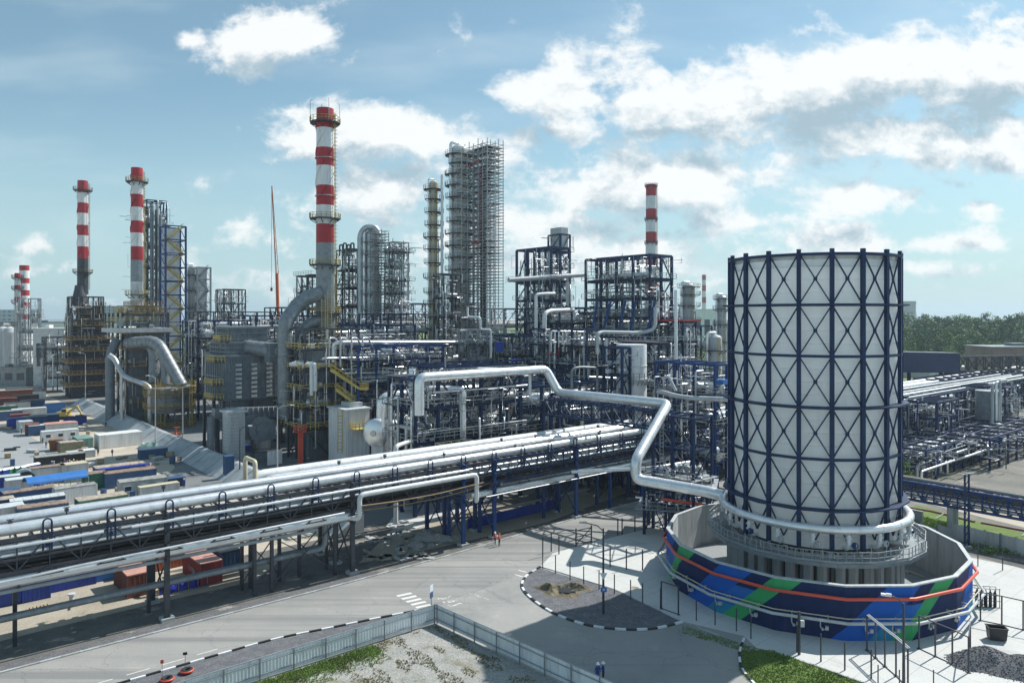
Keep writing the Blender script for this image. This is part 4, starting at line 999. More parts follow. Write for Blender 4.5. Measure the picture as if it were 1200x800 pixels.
def unit(name, label, cat, u0, v0, du, dv, levels, nu, nv, seed, steel='navy_steel', deckmat='dark_steel', dens=1.0, open_top=1, vessels=2,
         rail='galvanized', bracep=0.5, cw=0.4, pipes=(0.10, 0.24), pm=None, deckp=0.85, railw=0.1, thin=1.0, stairs=False, overhang=0.8, group=None, risers=6, z0=0.0):
    """an open steel process structure: columns, beams, decks, rails, bracing, pipes and vessels. levels = heights of the floors (last = top beam)"""
    rr = random.Random(seed); pm = pm or ['silver_jacket', 'silver_jacket', 'dull_jacket', 'dull_jacket', 'light_grey', 'grey_jacket', 'white_paint']
    o = thing(name, label, cat, UV(u0+du/2, v0+dv/2, z0), group)
    us = [u0+du*i/nu for i in range(nu+1)]; vs = [v0+dv*i/nv for i in range(nv+1)]; top = levels[-1]
    for i, u in enumerate(us):
        for j, v in enumerate(vs):
            if 0 < i < nu and 0 < j < nv: continue
            t = MB(); t.ubox(u-cw/2, u+cw/2, v-cw/2, v+cw/2, z0, top); t.build('column', steel, o)
    for k, z in enumerate(levels):
        t = MB(); bw = cw*0.75
        for u in us: t.bar(UV(u, v0, z), UV(u, v0+dv, z), bw, cw)
        for v in vs: t.bar(UV(u0, v, z), UV(u0+du, v, z), bw, cw)
        t.build('beam_frame', steel, o)
        if k < len(levels)-open_top:
            t = MB(); n = 0
            for i in range(nu):
                for j in range(nv):
                    if rr.random() < deckp:
                        a, c = us[i]-(overhang if i == 0 else 0), us[i+1]+(overhang if i == nu-1 else 0)
                        b_, d = vs[j]-(overhang if j == 0 else 0), vs[j+1]+(overhang if j == nv-1 else 0)
                        t.ubox(a, c, b_, d, z+cw/2+.02, z+cw/2+.10); n += 1
            if n:
                t.build('deck', deckmat, o)
                t = MB(); e = overhang
                a, b_, c, d = u0-e, v0-e, u0+du+e, v0+dv+e
                pts = [UV(a, b_, z+cw/2+.1), UV(c, b_, z+cw/2+.1), UV(c, d, z+cw/2+.1), UV(a, d, z+cw/2+.1)]
                t.rail([pts[1], pts[0], pts[3]], 1.15, 2.0, railw); t.build('railing', rail, o)
    t = MB(); ls = [z0]+list(levels); n = 0
    for za, zb in zip(ls[:-1], ls[1:]):
        for i in range(nu):
            if rr.random() < bracep:
                for v in (v0, v0+dv):
                    x = rr.random() < .5; t.bar(UV(us[i], v, za if x else zb), UV(us[i+1], v, zb if x else za), cw*.45); n += 1
        for j in range(nv):
            if rr.random() < bracep:
                for u in (u0, u0+du):
                    x = rr.random() < .5; t.bar(UV(u, vs[j], za if x else zb), UV(u, vs[j+1], zb if x else za), cw*.45); n += 1
    if n: t.build('bracing_lattice', steel, o)
    # pipes
    big = 0; small = {m: MB() for m in ('dull_jacket', 'silver_jacket', 'dark_steel')}
    for k, z in enumerate(levels[:-1] if len(levels) > 1 else levels):
        h = (levels[k+1]-z) if k+1 < len(levels) else 3
        for q in range(int(3*dens+rr.random())):
            r = rr.uniform(*pipes)*rr.choice((.6, .7, 1, 1, 1.6)); zz = z+cw/2+r+rr.uniform(.1, max(.2, h*.55))
            along_u = rr.random() < .5
            if along_u:
                v = v0+rr.uniform(-.6, dv*.6); a = u0+rr.uniform(-1, du*.3); c = u0+du*rr.uniform(.6, 1.08)
                pts = [UV(a, v, zz), UV(c, v, zz)]
                e0 = UV(a, v, zz+rr.choice((-1, 1))*rr.uniform(.5, h*.8)); e1 = UV(c, v, zz+rr.choice((-1, 1))*rr.uniform(.5, h))
            else:
                u = u0+rr.uniform(-.6, du*.6); a = v0+rr.uniform(-1, dv*.3); c = v0+dv*rr.uniform(.6, 1.08)
                pts = [UV(u, a, zz), UV(u, c, zz)]
                e0 = UV(u, a, zz+rr.choice((-1, 1))*rr.uniform(.5, h*.8)); e1 = UV(u, c, zz+rr.choice((-1, 1))*rr.uniform(.5, h))
            if rr.random() < .6: pts = [e0]+pts
            if rr.random() < .5: pts = pts+[e1]
            pts = [(p[0], p[1], max(z0+.2, p[2])) for p in pts]
            pipe('pipe', pts, r, rr.choice(pm), parent=o, n=8); big += 1
        for q in range(int(34*dens*thin)):
            m = small[rr.choice(('dull_jacket', 'dull_jacket', 'silver_jacket', 'dark_steel'))]; r = rr.uniform(.045, .11)
            p = [u0+rr.uniform(-.9, du+.4), v0+rr.uniform(-.9, dv+.4), z+cw/2+rr.uniform(.15, h*.85)]
            pts = [UV(*p)]
            for s_ in range(rr.choice((1, 2, 3))):
                ax = rr.choice((0, 1, 2, 2)); q_ = list(p)
                q_[ax] += rr.choice((-1, 1))*(rr.uniform(1, 4) if ax < 2 else rr.uniform(.6, h*.7)); q_[2] = max(z0+.1, min(top, q_[2])); p = q_; pts.append(UV(*p))
            m.tube(pts, r, 5, False)
        for q in range(int(9*dens*thin)):      # valves, boxes, small drums
            m = small[rr.choice(('dull_jacket', 'silver_jacket', 'dark_steel'))]
            u, v = u0+rr.uniform(-.5, du*.9), v0+rr.uniform(-.5, dv*.9); s_ = rr.uniform(.3, .9)
            m.box(UV(u, v, z+cw/2+.1+s_/2), (s_*rr.uniform(.6, 1.6), s_, s_), AU)
        if rr.random() < vessels/max(1, len(levels)-1)+.1:
            r = min(rr.uniform(.5, 1.1), h*.3); zz = z+cw/2+.3+r
            t = MB()
            if rr.random() < .6:
                v = v0+rr.uniform(.1, .5)*dv; L = du*rr.uniform(.5, .8); a = u0+du*.1
                c0, c1 = UV(a, v, zz), UV(a+L, v, zz)
            else:
                u = u0+rr.uniform(.1, .5)*du; L = dv*rr.uniform(.3, .7); a = v0+dv*.1
                c0, c1 = UV(u, a, zz), UV(u, a+L, zz)
            d = (Vector(c1)-Vector(c0)).normalized()
            t.tube([tuple(Vector(c0)-d*r*.5), tuple(Vector(c0)-d*r*.25), c0, c1, tuple(Vector(c1)+d*r*.25), tuple(Vector(c1)+d*r*.5)], [r*.4, r*.85, r, r, r*.85, r*.4], 14)
            for f in (.25, .75): t.box(lerp(add3(c0, (0, 0, -r*.7)), add3(c1, (0, 0, -r*.7)), f), (.5, .5, r), AU)
            t.build('drum', rr.choice(('silver_jacket', 'dull_jacket', 'light_grey')), o)
    for q in range(int(risers*dens)):
        r = rr.uniform(*pipes)*.8; face = rr.random() < .5
        u, v = (u0+rr.uniform(0, du), v0-rr.uniform(.3, .9)) if face else (u0-rr.uniform(.3, .9), v0+rr.uniform(0, dv))
        a = z0+rr.uniform(0, .5)*(top-z0); c = a+rr.uniform(.25, .6)*(top-z0); c = min(c, top)
        uu, vv_ = (u, v+rr.uniform(1, 2.5)) if face else (u+rr.uniform(1, 2.5), v)
        pipe('pipe', [UV(uu, vv_, a), UV(u, v, a), UV(u, v, c), UV(uu, vv_, c)], r, rr.choice(pm), parent=o, n=8)
    for m, t in small.items():
        if t.v: t.build('small_pipework', m, o, kind='stuff')
    if stairs:
        ls2 = [z0]+list(levels)
        for k, (za, zb) in enumerate(zip(ls2[:-1], ls2[1:])):
            t = MB(); a, c = (u0-1.6, v0+.5), (u0-1.6, v0+min(dv-.5, 5))
            if k % 2: a, c = c, a
            for s_ in (-.5, .5):
                t.bar(UV(a[0]+s_, a[1], za), UV(c[0]+s_, c[1], zb), .12, .3); t.bar(UV(a[0]+s_, a[1], za+1.1), UV(c[0]+s_, c[1], zb+1.1), .09)
            n_ = max(3, int((zb-za)/.3))
            for q in range(n_): p = lerp(UV(a[0], a[1], za), UV(c[0], c[1], zb), (q+.5)/n_); t.box(p, (1.0, .3, .06), AU)
            t.build('stair_flight', stairs, o)
    return o

def column(label, x, y, z0, z1, r, m='light_grey', plats=(), pr=1.4, cat='distillation column', steel='dark_steel', name='distillation_column', rings=True, pipes=2, ladder='yellow_steel', face=None, parent_group=None, sections=None, seed=1, railm='galvanized', flat=False):
    o = thing(name, label, cat, (x, y, z0), parent_group); rr = random.Random(seed)
    t = MB()
    prof = [(r*1.05, 0), (r*1.05, 1.0), (r, 1.0)]
    sec = sections or [(0, 1.0)]
    if sections:
        prof = []
        for (f, k) in sections: prof.append((r*k, f*(z1-z0-r*.6)))
    else: prof += [(r, z1-z0-r*.6)]
    k = prof[-1][0]
    prof += [(k, z1-z0-.05), (.02, z1-z0)] if flat else [(k*.92, z1-z0-k*.32), (k*.7, z1-z0-k*.13), (k*.3, z1-z0-.02*k), (0.02, z1-z0)]
    t.lathe((x, y, z0), prof, 24); t.build('shell', m, o)
    if rings:
        t = MB()
        zz = z0+2
        while zz < z1-r: t.lathe((x, y, zz), [(r*1.0, 0), (r*1.03, .02), (r*1.03, .14), (r, .16)], 24); zz += 3.4
        t.build('rib', m, o)
    fa = face if face is not None else math.atan2(-y, -x)
    for i, zp in enumerate(plats):
        a0 = fa+rr.uniform(-2.2, -.8); a1 = a0+rr.uniform(2.6, 4.6)
        if i == len(plats)-1: a0, a1 = fa-pi, fa+pi-.01
        t = MB(); t.disc((x, y, zp), r+.02, r+pr, 18, a0, a1, .16)
        for q in range(6): a = a0+(a1-a0)*q/5; t.bar((x+cos(a)*r, y+sin(a)*r, zp-1.1), (x+cos(a)*(r+pr), y+sin(a)*(r+pr), zp-.16), .14)
        po = t.build('platform', steel, o)
        t = MB(); t.rail([(x+cos(a0+(a1-a0)*q/14)*(r+pr), y+sin(a0+(a1-a0)*q/14)*(r+pr), zp) for q in range(15)], 1.15, 1.6, .09)
        rl = t.build('railing', railm, o); rl.parent = po
    if ladder:
        a = fa+.5; t = MB()
        for s_ in (-.25, .25):
            ca, sa = cos(a), sin(a); dx, dy = -sa*s_, ca*s_
            t.bar((x+ca*(r+.3)+dx, y+sa*(r+.3)+dy, z0+1), (x+ca*(r+.3)+dx, y+sa*(r+.3)+dy, z1-r*.4), .1)
        zz = z0+1
        while zz < z1-r*.4: t.bar((x+ca*(r+.3)+sa*.25, y+sa*(r+.3)-ca*.25, zz), (x+ca*(r+.3)-sa*.25, y+sa*(r+.3)+ca*.25, zz), .06); zz += .6
        t.build('ladder', ladder, o)
    for q in range(pipes):
        a = fa+(-1, 1.1, -1.6, .1)[q % 4]; rp = max(.16, r*(.22, .14, .18, .1)[q % 4]); zt = z1+(0.4 if q == 0 else -(q*.2+.1)*(z1-z0)*.8); ca, sa = cos(a), sin(a)
        pts = [(x+ca*(r+rp+.25), y+sa*(r+rp+.25), z0+.5), (x+ca*(r+rp+.25), y+sa*(r+rp+.25), zt), (x+ca*r*(0 if q == 0 else .8), y+sa*r*(0 if q == 0 else .8), zt)]
        if q == 0: pts.append((x, y, z1-.1))
        pipe('overhead_pipe', pts, rp, ('silver_jacket', 'dull_jacket')[q % 2], parent=o, n=9)
    return o

def ringplat(o, x, y, r, zp, pr=1.5, m='yellow_steel', dm='dark_steel', a0=0, a1=2*pi-.001, n=20, w=.1, h=1.15, name='platform'):
    t = MB(); t.disc((x, y, zp), r+.02, r+pr, n, a0, a1, .2)
    for q in range(8): a = a0+(a1-a0)*q/8; t.bar((x+cos(a)*r, y+sin(a)*r, zp-1.2), (x+cos(a)*(r+pr), y+sin(a)*(r+pr), zp-.2), .16)
    po = t.build(name, dm, o)
    t = MB(); t.rail([(x+cos(a0+(a1-a0)*q/n)*(r+pr), y+sin(a0+(a1-a0)*q/n)*(r+pr), zp) for q in range(n+1)], h, 1.5, w)
    rl = t.build('railing', m, o); rl.parent = po
    return po

def chimney(label, x, y, bands, d0, d1, plats, strake=None, ladder=True, base_m=None, name='chimney', flare=None, pl_m='yellow_steel', prp=1.5, poles=False, n=28):
    """bands: [(z_top, material)...] from the top down; last entry gives the bottom"""
    o = thing(name, label, 'chimney', (x, y, bands[-1][0])); zt = bands[0][0]; zb = bands[-1][0]
    mats = []; prof = []; mis = []
    def rad(z): return (d1+(d0-d1)*(zt-z)/(zt-zb))/2
    for i in range(len(bands)-1):
        m = bands[i][1]
        if m not in mats: mats.append(m)
        za, zb_ = bands[i][0], bands[i+1][0]
        prof += [(rad(za), za-bands[-1][0]), (rad(zb_), zb_-bands[-1][0])]; mis += [mats.index(m), mats.index(m)]
    prof.append((prof[-1][0], 0)) if False else None
    t = MB(); t.lathe((x, y, bands[-1][0]), prof[::-1], n, mis=mis[::-1][1:]+[0])
    t.lathe((x, y, zt), [(rad(zt)*1.0, 0), (rad(zt)*.86, 0), (rad(zt)*.84, -6)], n, mi=0)
    t.build('shaft', mats, o)
    for zp in plats: ringplat(o, x, y, rad(zp), zp, prp, pl_m)
    if poles:
        t = MB()
        for q in range(4):
            a = q*pi/2+.5; rp = rad(zt)+prp; zq = plats[0]
            t.tube([(x+cos(a)*rp, y+sin(a)*rp, zq), (x+cos(a)*rp, y+sin(a)*rp, zq+4.6), (x+cos(a)*(rp-.5), y+sin(a)*(rp-.5), zq+5.1)], .07, 5)
        t.build('lightning_rod_frame', 'galvanized', o)
    if ladder:
        a = math.atan2(-y, -x)+1.15; t = MB(); ca, sa = cos(a), sin(a)
        for s_ in (-.3, .3):
            t.bar((x+ca*(rad(zb)+.45)-sa*s_, y+sa*(rad(zb)+.45)+ca*s_, zb+2), (x+ca*(rad(zt)+.45)-sa*s_, y+sa*(rad(zt)+.45)+ca*s_, zt-1), .1)
        k = 0
        while zb+2+k*.9 < zt-1:
            zz = zb+2+k*.9; q = rad(zz)+.45; t.ringtube((x+ca*(q+.15), y+sa*(q+.15), zz), .42, .05, 8, 4); k += 1
        t.build('ladder', pl_m, o)
    if strake:
        for s_ in range(3):
            t = MB(); pts = []; k = 60; z1, z2 = strake; vs_ = []
            for i in range(k+1):
                zz = z1+(z2-z1)*i/k; a = s_*2*pi/3+i/k*(z2-z1)/(rad(zz)*2*5)*2*pi
                vs_.append((x+cos(a)*rad(zz)*.99, y+sin(a)*rad(zz)*.99, zz)); vs_.append((x+cos(a)*(rad(zz)+.22), y+sin(a)*(rad(zz)+.22), zz))
            mi = []; mlist = []
            for i in range(k):
                zz = z1+(z2-z1)*(i+.5)/k
                m = [bm for (bz, bm), (bz2, _) in zip(bands[:-1], bands[1:]) if bz >= zz >= bz2][:1] or ['white_paint']
                if m[0] not in mlist: mlist.append(m[0])
                t.add([vs_[2*i], vs_[2*i+1], vs_[2*i+3], vs_[2*i+2]], [(0, 1, 2, 3)], False, mlist.index(m[0]))
            t.build('strake', mlist, o)
    return o

W, RD = 'white_paint', 'red_paint'
# ------------------------------------------------------------------ the four banded chimneys and two far ones
Y1 = 172.0; X1 = (381-600)/F*Y1
def zs(Y, *a): return [ZH(p, Y) for p in a]
z_ = zs(Y1, 128, 151, 174, 195, 218, 241, 263, 285)
mc = chimney('tallest red and white banded chimney, grey below, with yellow platforms and spiral fins', X1, Y1,
        [(z_[0], RD), (z_[1], W), (z_[2], RD), (z_[3], W), (z_[4], RD), (z_[5], W), (z_[6], RD), (z_[7], 'grey_jacket'), (ZH(350, Y1), 'grey_duct'), (ZH(470, Y1), 'grey_duct')],
        4.4, 4.0, [ZH(144, Y1), ZH(256, Y1), ZH(310, Y1), ZH(366, Y1), ZH(392, Y1)], strake=(ZH(235, Y1), ZH(135, Y1)), poles=True)
t = MB(); xb = X1; t.ringtube((xb, Y1, ZH(186, Y1)), 2.3, .12, 24, 6); t.ringtube((xb, Y1, ZH(230, Y1)), 2.35, .1, 24, 6); t.build('rib', 'galvanized', mc)
t = MB(); t.lathe((X1, Y1, 1), [(3.6, 0), (3.4, 8), (2.6, 12)], 20); t.build('stack_base', 'grey_duct', mc)
Y2 = 226.0; X2 = (160.5-600)/F*Y2; z_ = zs(Y2, 197, 212, 228, 243, 259, 273, 289, 305)
c2 = chimney('red and white banded chimney with a plain grey lower half above the ducted furnace', X2, Y2,
        [(z_[0], RD), (z_[1], W), (z_[2], RD), (z_[3], W), (z_[4], RD), (z_[5], W), (z_[6], RD), (z_[7], 'grey_jacket'), (ZH(330, Y2), 'dull_jacket'), (ZH(374, Y2), 'dull_jacket')],
        3.7, 3.35, [ZH(213, Y2), ZH(345, Y2)], strake=(ZH(285, Y2), ZH(205, Y2)))
Y3 = 288.0; X3 = (97-600)/F*Y3; z_ = zs(Y3, 212, 226, 238, 250, 264, 276, 289, 303)
c3 = chimney('red and white banded chimney rising from a dark cone on the brown decked furnace', X3, Y3,
        [(z_[0], RD), (z_[1], W), (z_[2], RD), (z_[3], W), (z_[4], RD), (z_[5], W), (z_[6], RD), (z_[7], 'dark_steel'), (ZH(345, Y3), 'dark_steel')],
        4.0, 3.7, [ZH(223, Y3), ZH(319, Y3)], strake=(ZH(300, Y3), ZH(228, Y3)), pl_m='brown_steel')
t = MB(); t.lathe((X3-.6, Y3-1, ZH(358, Y3)), [(3.6, 0), (3.0, 1), (1.9, 6.5), (1.7, 8)], 16); t.build('cone', 'dark_steel', c3)
Y4 = 350.0; X4 = (763-600)/F*Y4; z_ = zs(Y4, 216.5, 230, 245, 258, 272, 285, 298, 313, 330, 345)
chimney('lone red and white banded chimney behind the open navy frame near the cooling tower', X4, Y4,
        [(z_[0], RD), (z_[1], W), (z_[2], RD), (z_[3], W), (z_[4], RD), (z_[5], W), (z_[6], RD), (z_[7], W), (z_[8], RD), (z_[9], W), (0, W)],
        5.8, 4.9, [ZH(218, Y4), ZH(257.5, Y4), ZH(285, Y4)], pl_m='dark_steel', prp=.6)
Y5 = 362.0; X5 = (28.5-600)/F*Y5; z_ = zs(Y5, 311, 317, 326, 332, 340, 346.5, 354, 360.5, 368, 374)
chimney('distant red and white banded chimney with a flared white base', X5, Y5,
        [(z_[0], RD), (z_[1], W), (z_[2], RD), (z_[3], W), (z_[4], RD), (z_[5], W), (z_[6], RD), (z_[7], W), (z_[8], RD), (z_[9], W), (ZH(395, Y5), W)],
        4.8, 4.3, [], ladder=False)
t = MB(); t.lathe((X5, Y5, 0), [(4.2, 0), (3.6, 12), (2.45, ZH(390, Y5))], 20); ob = t.build('chimney_base', W, [o for o in bpy.data.objects if o.get('label', '').startswith('distant red')][0])
Y6 = 345.0; X6 = (20.5-600)/F*Y6; z_ = zs(Y6, 320, 326, 334, 339, 348, 353)
chimney('slimmer distant grey chimney with red bands and ring platforms beside the flared one', X6, Y6,
        [(z_[0], RD), (z_[1], 'dull_jacket'), (z_[2], RD), (z_[3], 'dull_jacket'), (z_[4], RD), (z_[5], 'dull_jacket'), (0, 'dull_jacket')],
        3.2, 2.4, [ZH(325, Y6), ZH(338, Y6), ZH(354, Y6), ZH(380, Y6)], pl_m='dark_steel', prp=1.2)
Y7 = 950.0; X7 = (825-600)/F*Y7; z_ = zs(Y7, 322, 328, 334, 341, 348, 355)
chimney('very distant thin banded chimney on the horizon next to the cooling tower', X7, Y7,
        [(z_[0], RD), (z_[1], W), (z_[2], RD), (z_[3], W), (z_[4], RD), (z_[5], W), (0, W)], 6, 5, [], ladder=False)
Y8 = 1400.0; X8 = (1061-600)/F*Y8
o = thing('hyperbolic_cooling_tower', 'very distant grey waisted cooling tower on the horizon above the trees', 'cooling tower', (X8, Y8, 0))
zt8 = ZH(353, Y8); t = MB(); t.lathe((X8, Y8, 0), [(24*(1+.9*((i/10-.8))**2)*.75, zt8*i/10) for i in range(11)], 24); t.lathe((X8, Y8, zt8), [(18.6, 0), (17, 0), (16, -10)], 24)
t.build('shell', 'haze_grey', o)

# ------------------------------------------------------------------ furnace under the third chimney (brown decked box)
def furnace_box(label, u0, v0, du, dv, tiers, seed, m='dark_steel', railm='brown_steel', inset=0.0, cols=True, body='grey_duct'):
    o = thing('furnace', label, 'furnace', UV(u0+du/2, v0+dv/2, 0)); rr = random.Random(seed)
    for i, (za, zb, ins) in enumerate(tiers):
        t = MB(); t.ubox(u0+ins+.9, u0+du-ins-.9, v0+ins+.9, v0+dv-ins-.9, za+.05, zb-.05)
        for k in range(int(du/1.6)): t.ubox(u0+ins+.9+k*1.6, u0+ins+1.05+k*1.6, v0+ins+.70, v0+ins+.898, za+.1, zb-.1)
        for k in range(int(dv/1.6)): t.ubox(u0+ins+.70, u0+ins+.898, v0+ins+1.2+k*1.6, v0+ins+1.35+k*1.6, za+.1, zb-.1)
        t.build('casing', body, o)
        if zb-za > 2:
            t = MB(); t.ubox(u0+ins-.9, u0+du-ins+.9, v0+ins-.9, v0+dv-ins+.9, zb-.42, zb+.04); t.build('deck', railm, o)
            t = MB(); a, b_, c, d = u0+ins-.9, v0+ins-.9, u0+du-ins+.9, v0+dv-ins+.9
            t.rail([UV(c, b_, zb+.04), UV(a, b_, zb+.04), UV(a, d, zb+.04)], 1.25, 1.6, .17); t.build('railing', railm, o)
    top = max(z[1] for z in tiers)
    if cols:
        for uu in (u0, u0+du/2, u0+du):
            for vv_ in (v0, v0+dv/2, v0+dv):
                if (uu, vv_) == (u0+du/2, v0+dv/2): continue
                t = MB(); t.ubox(uu-.3, uu+.3, vv_-.3, vv_+.3, 0, tiers[-1][0] if len(tiers) > 3 else top); t.build('column', m, o)
    t = MB()
    for q in range(90):
        za = rr.uniform(0, top*.9); face = rr.random() < .5
        u, v = (u0+rr.uniform(0, du), v0-rr.uniform(-.5, .8)) if face else (u0-rr.uniform(-.5, .8), v0+rr.uniform(0, dv))
        k = rr.random()
        if k < .4: t.tube([UV(u, v, za), UV(u, v, za+rr.uniform(1, 6))], rr.uniform(.06, .16), 5, False)
        elif k < .8: t.tube([UV(u, v, za), UV(u+(rr.uniform(1, 5) if face else 0), v+(0 if face else rr.uniform(1, 5)), za)], rr.uniform(.06, .14), 5, False)
        else: t.box(UV(u, v, za), (rr.uniform(.4, 1.2), rr.uniform(.4, 1), rr.uniform(.5, 1.3)), AU)
    t.build('small_pipework', 'dull_jacket', o, kind='stuff')
    return o
un, vn = toUV(X3, Y3)
hz = [ZH(p, Y3) for p in (470, 455, 442, 430, 418, 408, 390, 378, 360)]
f3 = furnace_box('dark furnace block ringed by brown railed decks under the cone based chimney', un-4.6, vn-6.5, 14, 14,
    [(0.0, 5.0, -1.0), (5.0, 9.5, -.8), (9.5, 14, -.6), (14, 18.5, -.3), (18.5, 23, 0), (23, 28.5, 0.8), (28.5, 33, 3.2), (33, ZH(358, Y3), 3.0)], 3, body='dark_steel')
unit('steel_frame', 'dark open frame wrapping the upper half of the brown decked furnace', 'steel frame', un-4.5, vn-4.5, 11, 10, [22, 26, 30, ZH(348, Y3)], 3, 3, 77, steel='dark_steel', rail='brown_steel', dens=1.2, z0=18.6, vessels=1)
t = MB()
for k in range(4):
    za = 4.8+k*4.5; a, c = (un+9.2, vn-7.6), (un+13.5, vn-7.6)
    if k % 2: a, c = c, a
    for s_ in (-.5, .5):
        t.bar(UV(a[0], a[1]+s_, za), UV(c[0], c[1]+s_, za+4.5), .14, .35); t.bar(UV(a[0], a[1]+s_, za+1.1), UV(c[0], c[1]+s_, za+5.6), .1)
t.build('stair_flight', 'yellow_steel', f3)

# ------------------------------------------------------------------ ducted furnace under the second chimney
un, vn = toUV(X2, Y2)
o = furnace_box('grey ducted furnace below the second banded chimney with a domed hood and long flat roof', un-4.0, vn-6, 11.5, 12.5,
    [(0.0, 6, 1.0), (6, 12, 1.0), (12, 17.0, .8), (17, 22, .8), (22, ZH(389, Y2), .3), (ZH(382, Y2), ZH(366, Y2), 1.0), (ZH(366, Y2), ZH(358, Y2), 2.2)], 13, body='grey_duct', railm='brown_steel')
t = MB(); t.ubox(un-8.5, un+8.5, vn-8, vn+7, ZH(389, Y2)+.06, ZH(384, Y2)); t.build('roof_slab', 'light_grey', o)
t = MB()     # domed hood
n = 14; vs_ = []
for i in range(n+1):
    a = pi*i/n
    for v in (vn-4.0, vn+4.0): vs_.append(UV(un-4.8*cos(a), v, ZH(382, Y2)+5.2*sin(a)))
t.add(vs_, [(2*i, 2*i+1, 2*i+3, 2*i+2) for i in range(n)], True); t.add([vs_[2*i] for i in range(n+1)], [tuple(range(n+1))]); t.build('hood', 'grey_jacket', o)
for zp, ins in ((ZH(377, Y2), -1), (ZH(366, Y2), 0)):
    t = MB(); a, b_, c, d = un-5.5+ins, vn-5.5+ins, un+5.5-ins, vn+5.5-ins
    t.rail([UV(c, b_, zp), UV(a, b_, zp), UV(a, d, zp)], 1.4, 1.6, .13); t.build('railing', 'yellow_steel', o)
# two fat ducts arching to a round heater, ribbed
Yd = 200.0
def duct(pts, r, m='grey_jacket', parent=None, rib=1.7, n=18, name='duct', label=None):
    b_ = MB(); pp = fillet(pts, r*2.0, 6); b_.tube(pp, r, n, smooth=n > 6)
    tot = 0
    for a, c in zip(pp[:-1], pp[1:]):
        a, c = Vector(a), Vector(c); L = (c-a).length; d = (c-a)/max(L, 1e-6); s = rib-tot if tot else 0
        while s < L:
            p = a+d*s; b_.tube([p-d*.07, p+d*.07], r*1.045, n); s += rib
        tot = (tot+L) % rib
    return b_.build(name, m, parent, label, 'duct' if label else None)
RH = P(199, 480, 212); rhx, rhy = RH[0], RH[1]
duct([P(150, 402, 219), P(178, 400, 216), P(187, 405, 214), P(213, 452, 212)], 1.75, label='fat ribbed grey duct sloping over from the furnace hood to the round heater')
duct([P(158, 401, 221), P(176, 404, 219), P(181, 412, 218), P(181, 448, 217)], 1.6, label='second ribbed grey duct behind, dropping straight to the round heater')
duct([P(190, 415, 216), P(194, 430, 215), P(194, 450, 214)], 1.2, label='short ribbed duct between the two fat sloping ducts')
duct([P(137, 398, 222), P(129, 415, 220), P(129, 500, 218)], 1.3, 'grey_duct', label='upright grey duct down the yard side of the ducted furnace')
pipe('silver_pipe', [P(128, 416, 212), P(134, 420, 212), P(143, 438, 211), P(150, 443, 210), P(170, 450, 208), P(176, 455, 208), P(176, 505, 208)], .75, 'dull_jacket', 'wriggling silver pipe stepping down in front of the ducted furnace', 'pipe', n=12, bend=2.0, seams=2)
pipe('silver_pipe', [P(143, 440, 211), P(143, 505, 211)], .6, 'dull_jacket', 'upright grey leg under the wriggling silver pipe', 'pipe', n=12)
o = thing('round_heater', 'squat round grey heater with yellow ring decks where the ribbed ducts end', 'heater', (rhx, rhy, 0))
RR = 5.6; zt = ZH(453, 212)
t = MB(); t.lathe((rhx, rhy, 0), [(RR*.92, 4.0), (RR, 4.2), (RR, zt-.6), (RR*.9, zt)], 28); t.lathe((rhx, rhy, zt), [(RR*.9, 0), (.01, .4)], 28); t.build('shell', 'grey_duct', o)
for q in range(14):
    a = 2*pi*q/14; t = MB(); t.bar((rhx+cos(a)*RR*1.02, rhy+sin(a)*RR*1.02, 0), (rhx+cos(a)*RR*1.02, rhy+sin(a)*RR*1.02, zt), .28); t.build('column', 'grey_duct', o)
for zp in (ZH(500, 206), ZH(478, 206), ZH(463, 206), zt+.1): ringplat(o, rhx, rhy, RR, zp, 1.5, 'yellow_steel', 'brown_steel', n=24, w=.12)
for px_ in (185, 222):
    g = P(px_, 480, 207); t = MB(); t.rail([(g[0], g[1], 1), (g[0]+.8, g[1], 1)], 1, 1, .1)
    for s_ in (0, .8): t.bar((g[0]+s_, g[1], .5), (g[0]+s_, g[1], 14), .12)
    for k in range(18): t.bar((g[0], g[1], .8+k*.7), (g[0]+.8, g[1], .8+k*.7), .1)
    t.build('ladder', 'yellow_steel', o)
for (xx, yy, hh) in ((150, 489, 10), (160, 492, 12), (170, 495, 9), (188, 500, 6)):
    g = G(xx, yy); t = MB()
    for s_ in (0, 1.1): t.bar((g[0]+s_, g[1], 0), (g[0]+s_, g[1], hh), .16)
    for k in range(int(hh/.8)): t.bar((g[0], g[1], .5+k*.8), (g[0]+1.1, g[1], .5+k*.8), .12)
    t.build('caged_ladder', 'yellow_steel', None, 'yellow caged ladder standing at the foot of the ducted furnace', 'ladder', 'yellow ladders at the furnace foot')

